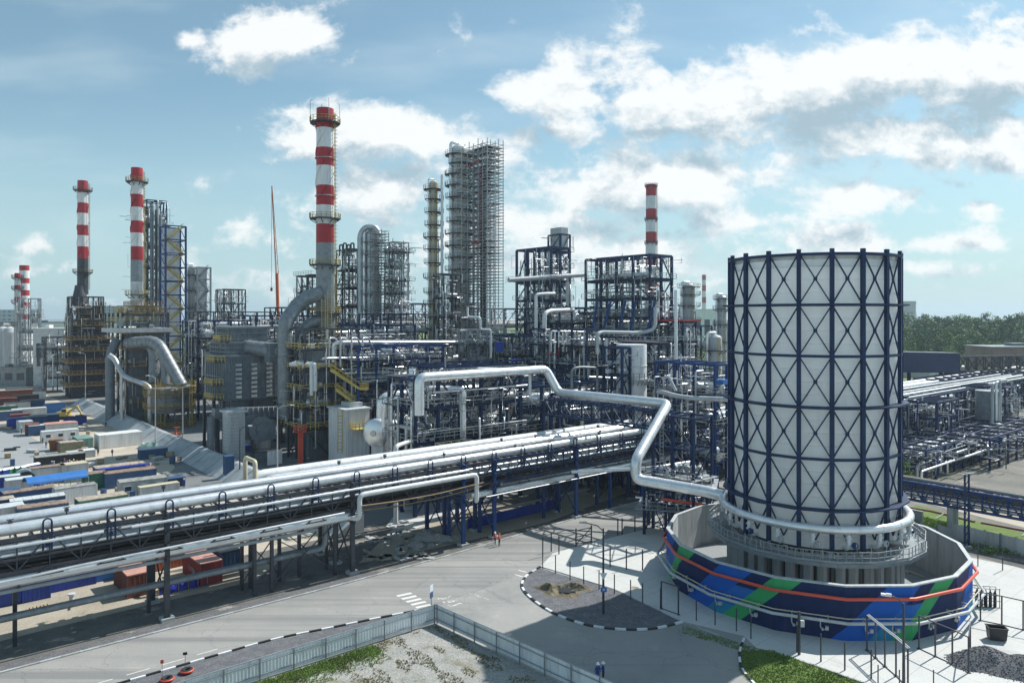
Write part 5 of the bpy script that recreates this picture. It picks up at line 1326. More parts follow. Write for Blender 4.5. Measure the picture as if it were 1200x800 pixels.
# ------------------------------------------------------------------ central heater block and the main chimney's ducts
Yc = 172.0
hu, hv = near(262, 166)
ch = thing('waste_heat_boiler', 'ribbed blue grey boiler block with yellow side balconies beside the tallest chimney', 'boiler', UV(hu+8, hv+6, 0))
for (a, c, b_, d, za, zb) in ((0, 13, 0, 14, 12.5, 23), (1, 12, 1, 13, 23, 26), (2, 11, 2, 12, 26, 29.5), (2.5, 12, 1.5, 11, 6.5, 12.5)):
    t = MB(); t.ubox(hu+a, hu+c, hv+b_, hv+d, za, zb-.03)
    for k in range(int((c-a)/1.3)): t.ubox(hu+a+.3+k*1.3, hu+a+.5+k*1.3, hv+b_-.22, hv+b_-.002, za+.1, zb-.2)
    for k in range(int((d-b_)/1.3)): t.ubox(hu+a-.22, hu+a-.002, hv+b_+.3+k*1.3, hv+b_+.5+k*1.3, za+.1, zb-.2)
    for zz in (za+.4, (za+zb)/2, zb-.5): t.ubox(hu+a-.27, hu+a-.004, hv+b_-.27, hv+d, zz, zz+.25); t.ubox(hu+a-.27, hu+c, hv+b_-.28, hv+b_-.006, zz+.002, zz+.252)
    t.build('casing', 'grey_duct', ch)
for k in range(3):       # stacks of pale louvre blocks on the near face
    t = MB(); uu = hu+2.6+k*3.6
    for q in range(8): t.ubox(uu, uu+1.3, hv-.75, hv-.285, 13.0+q*1.05, 13.6+q*1.05)
    t.build('louver', 'light_grey', ch)
for uu in (hu, hu+6.5, hu+13):
    for vq in (hv, hv+7, hv+14):
        t = MB(); t.ubox(uu-.3, uu+.3, vq-.3, vq+.3, 0, 12.5); t.build('column', 'dark_steel', ch)
for k, (zz, e) in enumerate(((13.0, 0), (16.3, 0), (21.5, .5), (26.2, 2.0))):
    t = MB(); t.ubox(hu-2.6+e, hu-.3+e, hv-1.0+k*.4, hv+5.5, zz-.15, zz); po = t.build('balcony', 'dark_steel', ch)
    t = MB(); t.rail([UV(hu-.3+e, hv-1+k*.4, zz), UV(hu-2.6+e, hv-1+k*.4, zz), UV(hu-2.6+e, hv+5.5, zz)], 1.3, .8, .13); rl = t.build('railing', 'yellow_steel', ch); rl.parent = po
duct([UV(hu-3, hv-2.5, 10.2), UV(hu+18, hv-2.5, 9.2), UV(hu+21.5, hv-3, 8.4), UV(hu+21.5, hv-3, 0.4)], 1.55, 'grey_duct', n=4, rib=1.2, label='long square section grey duct running low across the face of the ribbed boiler')
for (uu, vq, r) in ((hu-3.2, hv-2.2, 1.15), (hu-1.5, hv+1.5, 1.15), (hu+15.0, hv-1.5, .9), (hu+17.2, hv-2.2, .9)):
    t = MB(); t.tube([UV(uu, vq, 0.3), UV(uu, vq, 9.6)], r, 4)
    for q in range(8): t.tube([UV(uu, vq, 1+q*1.1), UV(uu, vq, 1.15+q*1.1)], r*1.05, 4)
    t.build('square_duct', 'grey_duct', None, 'square grey duct leg dropping to the ground from the long low duct', 'duct', 'square duct legs below the boiler')
# big round ducts at the stack
XA, YA = X1, Y1
duct([P(376, 343, 170), P(352, 352, 168), P(334, 378, 165), P(334, 395, 165), P(334, 490, 165)], 1.65, 'grey_jacket', rib=3.2, label='huge elbowed grey duct sloping off the tallest chimney and dropping to the boiler')
duct([P(376, 374, 171), P(360, 380, 170), P(346, 404, 168), P(343, 432, 168)], 1.35, 'grey_jacket', rib=2.0, label='smaller elbowed duct under the huge one at the tallest chimney')
duct([P(278, 405, 172), P(300, 408, 171), P(330, 412, 168)], 1.75, 'grey_jacket', rib=1.6, label='level ribbed duct joining the boiler top to the huge elbowed duct')
duct([P(262, 402, 172), P(270, 404, 172), P(276, 405, 172)], 2.2, 'grey_jacket', rib=6, n=6, label='faceted transition box at the end of the level ribbed duct')
t = MB(); p = P(322, 413, 168.5); t.box(p, (3.6, 3.6, 4.4), AU); t.build('damper_box', 'grey_duct', None, 'square damper box where the level ribbed duct meets the huge duct', 'damper box')
# fans in front
for k, (xx, yy, r) in enumerate(((292, 500, 2.6), (304, 502, 2.6))):
    g = P(xx, yy, 160)
    t = MB(); d = Vector((UY, -UX, 0))*1.0
    c0 = Vector(g); t.tube([c0-d*1.1, c0+d*1.1], r, 24); t.tube([c0+d*1.1, c0+d*1.25], r*1.08, 24); t.box((g[0]+UX*2, g[1]+UY*2, g[2]-.4), (2.6, 2.0, 4.2), AU); t.box((g[0], g[1], 1.0), (3, 2.4, 2.0), AU)
    t.tube([c0+d*1.26, c0+d*1.5], r*.5, 18)
    t.build('fan_casing', 'grey_duct', None, ('round dark fan casing next to the pale louvred stack box', 'round dark fan casing nearer the huge elbowed duct')[k], 'fan')
g = P(274, 518, 157); o = thing('louvred_tower', 'pale square louvred air intake tower in front of the boiler', 'air intake', (g[0], g[1], 0))
t = MB(); t.box((g[0], g[1], 5.6), (3.6, 3.6, 11.2), AU); t.build('casing', 'light_grey', o)
t = MB(); t.box((g[0], g[1], 11.45), (4.6, 4.6, .4), AU); t.build('cap', 'pale_roof', o)
for s_ in (0, 1):
    t = MB()
    for q in range(14):
        c0 = Vector((g[0], g[1], 1+q*.7)); dd = Vector((-UX, -UY, 0)) if s_ == 0 else Vector((UY, -UX, 0)); c0 = c0+dd*1.83
        t.box(tuple(c0), ((.12, 2.6, .4) if s_ == 0 else (2.6, .12, .4)), AU)
    t.build('louver', 'concrete', o)
for (xx, yy, r, h, m, nm) in ((290, 522, 1.5, 3.4, 'light_grey', 'pale grey'), (309, 519, 1.7, 3.6, 'white_paint', 'white'), (313, 508, 1.3, 4, 'light_grey', 'taller light grey')):
    g = G(xx, yy+6); t = MB(); t.lathe((g[0], g[1], 0), [(r, .02), (r, h), (r*.7, h+.5), (0.05, h+.7)], 18); t.tube([(g[0]-r*.6, g[1]-r, h*.5), (g[0]-r, g[1]-r*1.3, h*.5)], .4, 8)
    t.build('silencer_tank', m, None, nm+' round silencer tank on the ground among the fan casings', 'tank')
# yellow platforms and stairs around the stack, right of the boiler
su, sv = near(392, 163)
unit('stack_platforms', 'dark steel tower of yellow railed platforms and stairs wrapped round the tallest chimney', 'platform tower', su-7, sv, 13, 9, [7, 11.5, 15.5, 20, 24.5, 29], 2, 2, 41, steel='dark_steel', deckmat='dark_steel', rail='yellow_steel', railw=.15, dens=1.2, vessels=1, overhang=1.2, deckp=.7)
t = MB()
for k, (a, c, za, zb) in enumerate((((388, 0), (422, 0), ZH(434, 156), ZH(456, 156)), ((422, 0), (431, 0), ZH(456.2, 156), ZH(456.4, 156)), ((394, 0), (416, 0), ZH(457, 156), ZH(473, 156)))):
    p, q = P(a[0], 400, 158), P(c[0], 400, 158)
    for s_ in (-.6, .6):
        t.bar((p[0], p[1]+s_, za), (q[0], q[1]+s_, zb), .16, .5); t.bar((p[0], p[1]+s_, za+1.2), (q[0], q[1]+s_, zb+1.2), .12)
        for w_ in range(8): m_ = lerp((p[0], p[1]+s_, za), (q[0], q[1]+s_, zb), w_/7); t.bar(m_, add3(m_, (0, 0, 1.2)), .1)
so_ = t.build('yellow_stair', 'yellow_steel', None, 'long yellow zigzag stair stepping away from the tallest chimney', 'stair')
for (xx, ya, yb, YY) in ((377, 470, 350, 168), (364, 505, 440, 160), (396, 530, 480, 152), (384, 398, 340, 168)):
    p = P(xx, 400, YY); t = MB(); za, zb = ZH(ya, YY), ZH(yb, YY)
    for s_ in (0, .9): t.bar((p[0]+s_, p[1], za), (p[0]+s_, p[1], zb), .14)
    k = 0
    while za+k*.7 < zb: t.bar((p[0], p[1], za+k*.7), (p[0]+.9, p[1], za+k*.7), .1); t.ringtube((p[0]+.45, p[1]-.4, za+k*.7), .5, .05, 8, 4) if k % 2 else None; k += 1
    t.build('caged_ladder', 'yellow_steel', None, 'tall yellow caged ladder on the platforms of the tallest chimney', 'ladder', 'yellow ladders at the tallest chimney')
# twin white drop pipes
for k, (xx, y0, y1) in enumerate(((365, 427, 463), (369.5, 426, 458))):
    pipe('drop_pipe', [P(340+k*3, y0, 160), P(xx, y0, 158), P(xx, y1, 158)], .42, 'white_paint', ('white hooked pipe hanging beside the yellow platforms, longer one', 'white hooked pipe hanging beside the yellow platforms, shorter one')[k], 'pipe', n=10)
t = MB(); t.ubox(su-5.5, su+3.5, sv+1.2, sv+7.5, 0, 12); t.ubox(su-4.5, su+2.5, sv+1.8, sv+7, 12.03, 25)
for k in range(14): t.ubox(su-5.4+k*.62, su-5.3+k*.62, sv+1.05, sv+1.198, .2, 11.9)
t.build('stack_casing', 'grey_duct', None, 'solid grey casing inside the yellow platforms at the base of the tallest chimney', 'casing')
# orange red fire monitor mast
g = G(352, 546); o = thing('monitor_tower', 'bright orange red fire monitor mast with a small railed top by the rack', 'fire monitor', (g[0], g[1], 0))
t = MB(); t.box((g[0], g[1], 3.6), (.85, .8, 7.2), AU); t.build('mast', 'red_pipe', o)
t = MB(); t.box((g[0], g[1], 7.3), (2.0, 2.0, .16), AU); t.build('deck', 'red_pipe', o)
t = MB(); t.rail([(g[0]-1, g[1]-1, 7.4), (g[0]+1, g[1]-1, 7.4), (g[0]+1, g[1]+1, 7.4), (g[0]-1, g[1]+1, 7.4)], 1.2, .9, .13, closed=True); t.build('railing', 'red_pipe', o)
# white box building and the big drum
bu, bv = near(405, 152)
o = thing('pump_house', 'pale white flat roofed process house beside the big silver drum', 'building', UV(bu+3, bv+3, 0))
t = MB(); t.ubox(bu, bu+5.6, bv, bv+8, 0, 12.0)
for k in range(5): t.ubox(bu+.4+k*1, bu+.5+k*1, bv-.1, bv-.003, .3, 11.8)
for k in range(8): t.ubox(bu-.1, bu-.003, bv+.4+k*1, bv+.5+k*1, .3, 11.8)
t.build('wall', 'white_paint', o)
t = MB(); t.ubox(bu-.3, bu+5.9, bv-.3, bv+8.3, 12.02, 12.4); t.build('roof', 'pale_roof', o)
t = MB(); t.ubox(bu+1, bu+6, bv-2.6, bv-.12, 8.2, 8.35); t.rail([UV(bu+6, bv-2.6, 8.35), UV(bu+1, bv-2.6, 8.35), UV(bu+1, bv-.2, 8.35)], 1.2, .9, .12); t.build('balcony', 'yellow_steel', o)
t = MB(); t.ubox(bu+2, bu+5, bv+2, bv+6, 12.42, 13.4); t.build('roof_unit', 'light_grey', o)
du_, dv_ = near(440, 128)
o = thing('process_drum', 'big silver horizontal drum with its domed end towards the yard', 'drum', UV(du_+4, dv_, 0))
c0 = Vector(UV(du_, dv_, ZH(507, 128))); d = Vector((.36, .933, 0)); t = MB()
t.tube([c0-d*.75, c0-d*.7, c0-d*.5, c0-d*.25, c0, c0+d*9, c0+d*9.6], [.3, 1.05, 1.8, 2.3, 2.5, 2.5, 1.6], 28); t.build('shell', 'silver_jacket', o)
t = MB(); t.tube([c0-d*.9, c0-d*.6], .55, 14); t.build('manway', 'dull_jacket', o)
for f in (1.2, 7): t = MB(); t.box(tuple(c0+d*f+Vector((0, 0, -3.9))), (.8, 4.2, 4.2), AU); t.build('saddle', 'light_grey', o)
t = MB(); p0 = c0+d*2; t.tube(fillet([tuple(p0+Vector((0, 0, 2.4))), tuple(p0+Vector((0, 0, 6.1))), tuple(p0+Vector((UX*5, UY*5, 6.3))), tuple(p0+Vector((UX*22, UY*22, 6.3)))], 1.6), .85, 14)
t.build('silver_pipe', 'silver_jacket', None, 'thick silver pipe rising off the big drum and running behind the rack', 'pipe')
# ------------------------------------------------------------------ the process units
def U(px_, Y, du, dv, label, levels, nu, nv, seed, name='process_unit', cat='process unit', **k):
    a, b_ = near(px_, Y); return unit(name, label, cat, a, b_, du, dv, levels, nu, nv, seed, **k)
GS, DS, NV, BS = 'galvanized', 'dark_steel', 'navy_steel', 'blue_steel'
# tall open frame near the tower
U(762, 170, 8, 21, 'tall open navy frame with an empty top bay in front of the lone chimney', [6, 11, 16, 21, 26.8, 31.4, 36, 40.6, 46.3], 2, 4, 101, dens=2.6, cw=.55, bracep=.30, vessels=4, thin=1.7, deckp=.9)
for k, (x0, x1) in enumerate(((716, 700), (733, 720), (745, 735), (768, 752), (700, 690))):
    t = MB(); t.bar(P(x0, 352, 168), P(x1, 412, 166), .42); t.build('raking_strut', 'blue_steel', None, 'slanted blue strut leaning against the tall open navy frame', 'strut', 'slanted struts on the tall open frame')
U(646, 190, 6.5, 14, 'open navy frame with pipe filled floors just beyond the scaffolded column', [8, 14, 20, 26, 31, 36, 41, 50], 2, 3, 102, dens=1.7, cw=.55, thin=1.4, vessels=3)
U(657, 200, 3.6, 5.0, 'slim navy stair tower with a pale clad top above the open frame', [4.5*i for i in range(1, 12)]+[54.5], 1, 1, 103, dens=0.5, cw=.4, bracep=.9, name='stair_tower', cat='stair tower', deckp=1)
a, b_ = near(657, 200)
t = MB(); t.ubox(a+.4, a+3.2, b_+.4, b_+4.6, 49.5, 56.5); t.build('tank_shell', 'light_grey', None, 'pale box tank at the top of the slim navy stair tower', 'tank')
# tallest scaffolded column
Yk = 225; xk = (538-600)/F*Yk
column('very tall pale column beside the scaffold, ringed by dark platforms', xk, Yk, 0, ZH(170, Yk), 2.3, 'white_paint', [ZH(p, Yk) for p in (400, 386, 372, 358, 344, 330, 316, 302, 288, 274, 260, 246, 232, 218, 205, 193, 182)], 2.1, pipes=4, seed=5)
def scaffold(label, u0, v0, du, dv, z0, z1, seed, step=2.1, lift=2.15, m='galvanized', plank='light_grey', w=.09, red=True, core=True):
    o = thing('scaffold_tower', label, 'scaffold', UV(u0+du/2, v0+dv/2, z0)); rr = random.Random(seed)
    nu, nv = max(1, int(du/step)), max(1, int(dv/step)); us = [u0+du*i/nu for i in range(nu+1)]; vs = [v0+dv*i/nv for i in range(nv+1)]
    t = MB()
    for u in us:
        for v in vs: t.bar(UV(u, v, z0), UV(u, v, z1+rr.uniform(0, 2)), w)
    t.build('standard_lattice', m, o)
    t = MB(); d = MB(); z = z0+lift
    while z < z1:
        for v in vs[::max(1, nv//5)]: t.bar(UV(u0-.4, v, z), UV(u0+du+.4, v, z), w*.9); t.bar(UV(u0-.3, v, z+1), UV(u0+du+.3, v, z+1), w*.8)
        for u in us: t.bar(UV(u, v0-.4, z), UV(u, v0+dv+.4, z), w*.9); t.bar(UV(u, v0-.3, z+1), UV(u, v0+dv+.3, z+1), w*.8)
        for q in range(4):
            if rr.random() < .85:
                a = rr.choice(us[:-1]); d.ubox(a, a+du/nu, v0+rr.choice((0, .35))*dv, v0+dv*rr.uniform(.5, 1), z-.06, z)
        if rr.random() < .8: d.ubox(u0, u0+du, v0, v0+.8, z-.05, z+.01)
        if rr.random() < .8: d.ubox(u0, u0+.8, v0+.81, v0+dv, z-.05, z+.01)
        z += lift
    t.build('ledger_lattice', m, o); d.build('plank_deck', plank, o, kind='stuff')
    t = MB(); z = z0
    while z < z1-4:
        t.bar(UV(u0, v0, z), UV(u0+du*.5, v0, z+4), w*.8); t.bar(UV(u0, v0+dv*.5, z), UV(u0, v0, z+4), w*.8); t.bar(UV(u0, v0+dv, z), UV(u0, v0+dv*.5, z+4), w*.8); z += 4
    t.build('bracing_lattice', m, o)
    return o
a, b_ = near(571, 220)
scaffold('tallest scaffold tower, grey tubes and boards wrapped beside the very tall column', a, b_, 6.2, 11.5, 0, ZH(166, 222), 7, w=.19, m='light_grey', plank='galvanized', lift=1.9)
a2, b2 = near(541, 220.5); scaffold('narrow scaffold cage wrapped round the very tall pale column', a2, b2, 6.4, 6.4, 0, ZH(178, 222), 8, w=.16, m='light_grey', plank='galvanized', lift=2.4)
pc = UV(a+3, b_+6); o = [q for q in bpy.data.objects if q.get('label', '').startswith('tallest scaffold')][0]
t = MB(); t.lathe((pc[0], pc[1], 0), [(.9, 0), (.9, 78), (.1, 79)], 18); t.build('column_shell', 'dark_steel', None, 'grey column shell hidden inside the tallest scaffold', 'distillation column')
t = MB(); t.bar(P(562, 196, 219), P(562, 285, 219), .22); t.bar(P(552, 285, 219), P(562, 285, 219), .5); t.bar(P(546, 196, 219), P(562, 187, 219), .25); t.build('riser_pipe', 'red_paint', None, 'thin dark red riser down the face of the tallest scaffold', 'pipe')
# cream slim column
Yk = 215; xk = (508-600)/F*Yk
column('slim cream column left of the tallest scaffold with many small dark platforms', xk, Yk, 0, ZH(212, Yk), 1.2, 'cream_paint', [ZH(p, Yk) for p in (398, 384, 370, 356, 342, 325, 308, 292, 278, 264, 249, 234, 222)], 1.8, pipes=2, seed=6)
pipe('riser_pipe', [P(518, 205, 213), P(518, 430, 213)], .42, 'white_paint', 'slim white riser standing beside the slim cream column', 'pipe', n=8)
U(520, 208, 6, 5, 'small dark frame clasping the foot of the slim cream column', [10, 18, 25, 31.5, 37, 44], 2, 2, 104, steel=DS, dens=1.1, vessels=1, rail='galvanized')
# round scaffolded column group
Yk = 240; xk = (436-600)/F*Yk
o = column('round topped grey column wrapped in light scaffolding, with a huge hooped pipe', xk, Yk, 0, ZH(270, Yk), 2.3, 'dull_jacket', [ZH(p, Yk) for p in (380, 362, 344, 328, 312, 298, 284)], 2.0, steel=GS, pipes=3, seed=7)
duct([P(422, 400, 238), P(422, 275, 238), P(428, 266, 238), P(440, 266, 239), P(444, 275, 239)], .95, 'dull_jacket', rib=3, parent=o, name='overhead_pipe')
a, b_ = near(438, 236); scaffold('light scaffold cage round the round topped grey column', a, b_, 5.5, 9.5, 0, ZH(272, 238), 9, w=.17, m='galvanized', plank='galvanized', lift=1.9)
U(462, 240, 5.5, 6, 'stepped light scaffold tower with overhanging decks next to the round topped column', [6, 12, 18, 24, 30, 34.5, 39, 43.5, 48, 53, 56.5], 2, 2, 105, steel=GS, dens=1.5, overhang=1.6, railw=.13, vessels=3, cw=.3, thin=1.6)
U(409, 238, 6, 9, 'dark narrow frame with hooked vent pipes between the tallest chimney and the round topped column', [8, 15, 22, 29, 35, 41, 47, 54], 2, 2, 106, steel=DS, dens=1.4, vessels=1)
for k in range(4): pipe('vent_pipe', [P(398+k*4.4, 300, 237), P(398+k*4.4, 287-(k % 2)*2, 237), P(401.5+k*4.4, 287-(k % 2)*2, 237), P(401.5+k*4.4, 292, 237)], .28, 'dark_steel', 'hooked dark vent pipe on top of the dark narrow frame', 'pipe', 'hooked vents behind the tallest chimney', n=7, bend=.6)
U(366, 232, 8, 12, 'dark frame with a railed flat top beyond the crane boom and before the tallest chimney', [8, 15, 22, 28, 34, 39.5, 45], 2, 3, 107, steel=DS, dens=1.3, vessels=2, open_top=0)
# blue stair tower and dark tower at the upper end
def stairtower(label, px_, Y, du, dv, z1, lift, m='blue_steel', panel='pale_roof', seed=1, stair='yellow_steel'):
    u0, v0 = near(px_, Y); o = thing('stair_tower', label, 'stair tower', UV(u0+du/2, v0+dv/2, 0))
    for u in (u0, u0+du):
        for v in (v0, v0+dv): t = MB(); t.ubox(u-.3, u+.3, v-.3, v+.3, 0, z1); t.build('column', m, o)
    n = int(z1/lift); t = MB(); pl = MB()
    for k in range(1, n+1):
        z = z1*k/n
        for v in (v0, v0+dv): t.bar(UV(u0, v, z), UV(u0+du, v, z), .3, .4)
        for u in (u0, u0+du): t.bar(UV(u, v0, z), UV(u, v0+dv, z), .3, .4)
        zp = z1*(k-1)/n
        for (a, c) in ((v0, v0+dv),):
            t.bar(UV(u0, a, zp), UV(u0, c, z), .2); t.bar(UV(u0+du, a, zp), UV(u0+du, c, z), .2)
        if panel: pl.ubox(u0+.35, u0+du-.35, v0+dv-.5, v0+dv-.4, zp+.25, z-.25)
    t.build('bracing_lattice', m, o); pl.build('back_cladding', panel or m, o)
    for k in range(n):
        za, zb = z1*k/n, z1*(k+1)/n; t = MB(); a, c = u0+.6, u0+du-.6
        if k % 2: a, c = c, a
        for s_ in (.5, 1.7):
            t.bar(UV(a, v0+s_, za), UV(c, v0+s_, zb), .2, .5)
            t.bar(UV(a, v0+s_, za+1.1), UV(c, v0+s_, zb+1.1), .14)
        for q in range(10): p = lerp(UV(a, v0+1.1, za), UV(c, v0+1.1, zb), (q+.5)/10); t.box(p, (.35, 1.2, .08), AU)
        t.build('stair_flight', stair, o)
    return o
stairtower('bright blue stair tower with zigzag yellow flights against pale cladding', 194, 258, 6.8, 7, ZH(264, 258), 4.6)
U(172, 272, 7, 9, 'tall dark tower of pipes and platforms right behind the ducted furnace chimney', [10, 18, 26, 34, 42, 50, 58, 66, 75.5], 2, 2, 108, steel=NV, dens=1.0, overhang=1.8, vessels=2, pipes=(.3, .7), risers=16, deckp=.8)
for k in range(3):
    pipe('riser_pipe', [P(178+k*5, 240+k*6, 269), P(178+k*5, 400, 269)], (.7, .5, .6)[k], ('grey_duct', 'dark_steel', 'grey_duct')[k], ('fat grey riser nearest the chimney on the dark tower', 'thinner grey riser in the middle of the dark tower', 'fat grey riser nearest the blue stair tower')[k], 'pipe', n=12)
U(163, 268, 3, 4, 'thin dark access tower peeping out on the yard side of the ducted furnace chimney', [10, 20, 30, 40, 50, 58, 66, 72], 1, 1, 109, steel=DS, dens=0.8, overhang=1.5)
stairtower('pale grey cross braced stair tower with clad panels beyond the bright blue one', 231, 290, 5.2, 6, ZH(313, 290), 4.3, 'galvanized', 'light_grey', 2, 'galvanized')
Yk = 292; column('pale column standing against the pale grey stair tower', (226-600)/F*Yk, Yk, 0, ZH(311, Yk), 1.9, 'light_grey', [ZH(p, Yk) for p in (380, 360, 340, 322)], 1.2, pipes=1, seed=12)
U(262, 300, 9, 8, 'small stepped dark frame beyond the pale grey stair tower', [10, 18, 25, 31, 37, 43], 3, 2, 110, steel=DS, dens=1.3, vessels=1)
U(258, 330, 6, 6, 'thin far frame with a pointed top beyond the stepped dark frame', [12, 22, 32, 44], 1, 1, 111, steel=DS, dens=0.9)
# mid-height field of pipe frames
U(232, 222, 30, 16, 'wide navy pipe frame topped by pale pipes between the round heater and the boiler', [7, 13, 19, 25, 30.5], 6, 3, 112, steel=NV, dens=3.5, vessels=4, bracep=.4, pipes=(.1, .3))
U(300, 208, 24, 14, 'wide dark pipe frame behind the ribbed boiler under the crane boom', [8, 15, 21, 27, 32], 5, 3, 113, steel=NV, dens=3.2, vessels=4, bracep=.4, pipes=(.12, .32))
U(330, 260, 30, 16, 'far dark row of pipe frames between the crane boom and the tallest chimney', [10, 20, 28, 35], 6, 3, 114, steel=DS, dens=1.7, vessels=3)
U(232, 275, 34, 16, 'far dark row of pipe frames beyond the blue and grey stair towers', [10, 20, 27, 33.5], 6, 3, 115, steel=DS, dens=1.7, vessels=3)
U(455, 215, 26, 18, 'wide dark pipe frame in front of the round topped column and slim cream column', [8, 15, 21, 27, 32.5], 6, 4, 116, steel=NV, dens=3.2, vessels=4, pipes=(.12, .32))
U(400, 185, 22, 18, 'shaded navy frame of pipe floors just behind the tallest chimney platforms', [7, 13, 19, 25, 29.5], 5, 3, 117, steel=NV, dens=3.0, vessels=3)
U(420, 158, 22, 16, 'bright blue frame carrying long silver pipes between the zigzag stair and the zigzag pipe', [6, 11.5, 17, 22, 25.2], 5, 3, 118, steel=BS, dens=3.0, vessels=2, pipes=(.1, .25), bracep=.5)
U(500, 182, 20, 20, 'dark navy pipe frame under the tallest scaffold', [7, 13, 19, 24.5], 4, 4, 119, steel=NV, dens=3.0, vessels=4)
U(560, 180, 9, 8, 'light railed structure of decks in front of the tallest scaffold foot', [6, 11, 15.5, 20, 24.5, 28.5], 3, 2, 120, steel=GS, dens=2.7, overhang=1.2, railw=.15, vessels=2, thin=1.6)
U(600, 178, 18, 18, 'navy frame packed with pipes below the open navy frame', [6, 11.5, 17, 22, 27], 4, 4, 121, steel=NV, dens=3.0, vessels=4)
U(670, 182, 14, 18, 'navy frame packed with pipes between the two tall open frames', [6, 12, 18, 24, 30, 34], 3, 4, 122, steel=NV, dens=2.4, vessels=4)
U(688, 152, 9, 18, 'shaded navy pipe frame with a thin red line before the pale tank', [6, 11, 16, 21, 25.5, 29], 2, 4, 123, steel=NV, dens=2.7, vessels=3)
U(772, 150, 6, 20, 'long decked navy platform across the foot of the tall open frame', [6, 11.5, 17, 22, 26.2], 2, 5, 124, steel=NV, dens=2.4, vessels=2, overhang=1.0, railw=.13, open_top=0)
U(800, 165, 5, 8, 'dark frame with a red edged roof beside the decked navy platform', [8, 15, 21, 26, 30.5], 1, 2, 125, steel=NV, dens=1.5, vessels=2)
a, b_ = near(800, 165); t = MB(); t.ubox(a-.8, a+5.8, b_-.8, b_+8.6, 30.75, 30.95); t.bar(UV(a-.9, b_-.9, 31.1), UV(a-.9, b_+8.7, 31.1), .18); t.bar(UV(a-.9, b_-.9, 31.1), UV(a+5.9, b_-.9, 31.1), .18)
t.build('roof_edge', 'red_paint', None, 'red railed roof edge on the dark frame by the decked navy platform', 'roof')
U(838, 126, 7, 13, 'blue pipe frame with two open floors just beside the cooling tower', [6.5, 12.5, 18, 23.4], 2, 3, 126, steel=BS, dens=1.7, vessels=2, bracep=.4, pipes=(.1, .25))
U(795, 205, 16, 20, 'far navy pipe frames peeping between the tall open frame and the cooling tower', [8, 16, 23, 29], 3, 3, 127, steel=NV, dens=2.4, vessels=3)
U(560, 245, 40, 20, 'far dark pipe frames on the skyline beyond the tallest scaffold', [10, 20, 28, 34.5], 7, 3, 128, steel=DS, dens=1.7, vessels=4)
U(700, 250, 40, 20, 'far dark pipe frames on the skyline beneath the lone chimney', [10, 20, 28, 33], 7, 3, 129, steel=DS, dens=1.7, vessels=4)
U(470, 290, 40, 20, 'most distant dark frames on the skyline beyond the round topped column', [10, 20, 30, 37], 7, 3, 130, steel=DS, dens=1.3, vessels=3)
Yk = 265; column('dark topped thin column with a railed crown between the lone chimney and the cooling tower', (807-600)/F*Yk, Yk, 0, ZH(332, Yk), 2.2, 'light_grey', [ZH(p, Yk) for p in (375, 358, 345, 336)], 2.0, pipes=2, seed=15)
Yk = 240; column('dark clad column almost touching the cooling tower edge', (846-600)/F*Yk, Yk, 0, ZH(346, Yk), 1.5, 'dull_jacket', [ZH(p, Yk) for p in (400, 380, 362, 350)], 1.4, pipes=2, seed=16)
Yk = 165; column('white lower column with a conical skirt beside the cooling tower edge', (838-600)/F*Yk, Yk, 0, ZH(392, Yk), 1.5, 'light_grey', [ZH(p, Yk) for p in (440, 410)], 1.2, pipes=1, seed=17)
U(800, 270, 6, 6, 'dark stepped frame around the dark topped thin column', [10, 20, 28, 36], 2, 2, 131, steel=DS, dens=1.0)
# pale tank in its blue frame
Yk = 140; xk = (740-600)/F*Yk
o = column('pale ribbed cylinder tank with a flat top beside a blue braced frame', xk, Yk, 0, ZH(403, Yk), 2.9, 'white_paint', [], 1.0, cat='tank', name='storage_tank', pipes=0, ladder=None, sections=[(0, 1), (1.0, 1)], flat=True)
for zp in (9, 14.5, 20): ringplat(o, xk, Yk, 2.9, zp, .9, 'galvanized', 'galvanized', a0=-2.2, a1=.1, n=8)
a, b_ = near(729, 135); unit('steel_frame', 'blue cross braced frame standing against the pale ribbed tank', 'steel frame', a, b_, 2.2, 4.6, [5.2, 10.4, 15.6, 20.8, 26], 1, 1, 132, steel=NV, dens=0.3, bracep=1.0, deckp=0, cw=.42)
U(520, 152, 20, 14, 'navy frame dense with thin pipes seen above the high thick pipe, centre', [5.5, 11, 16, 21], 5, 3, 140, dens=2.6, thin=1.6, vessels=3)
U(640, 150, 18, 16, 'navy frame dense with thin pipes between the lattice bridge and the open navy frame', [5.5, 11, 16, 20.5], 4, 3, 141, dens=2.6, thin=1.6, vessels=3)
U(330, 182, 14, 14, 'dark frame of thin pipes filling the gap between boiler and tallest chimney', [7, 13, 19, 25, 29], 3, 3, 142, steel=DS, dens=2.4, thin=1.4, vessels=2)
U(690, 132, 14, 10, 'low navy frame of thin grey pipes in front of the pale ribbed tank', [4.5, 9, 13.5, 17], 4, 2, 143, dens=2.4, thin=1.4, vessels=2)
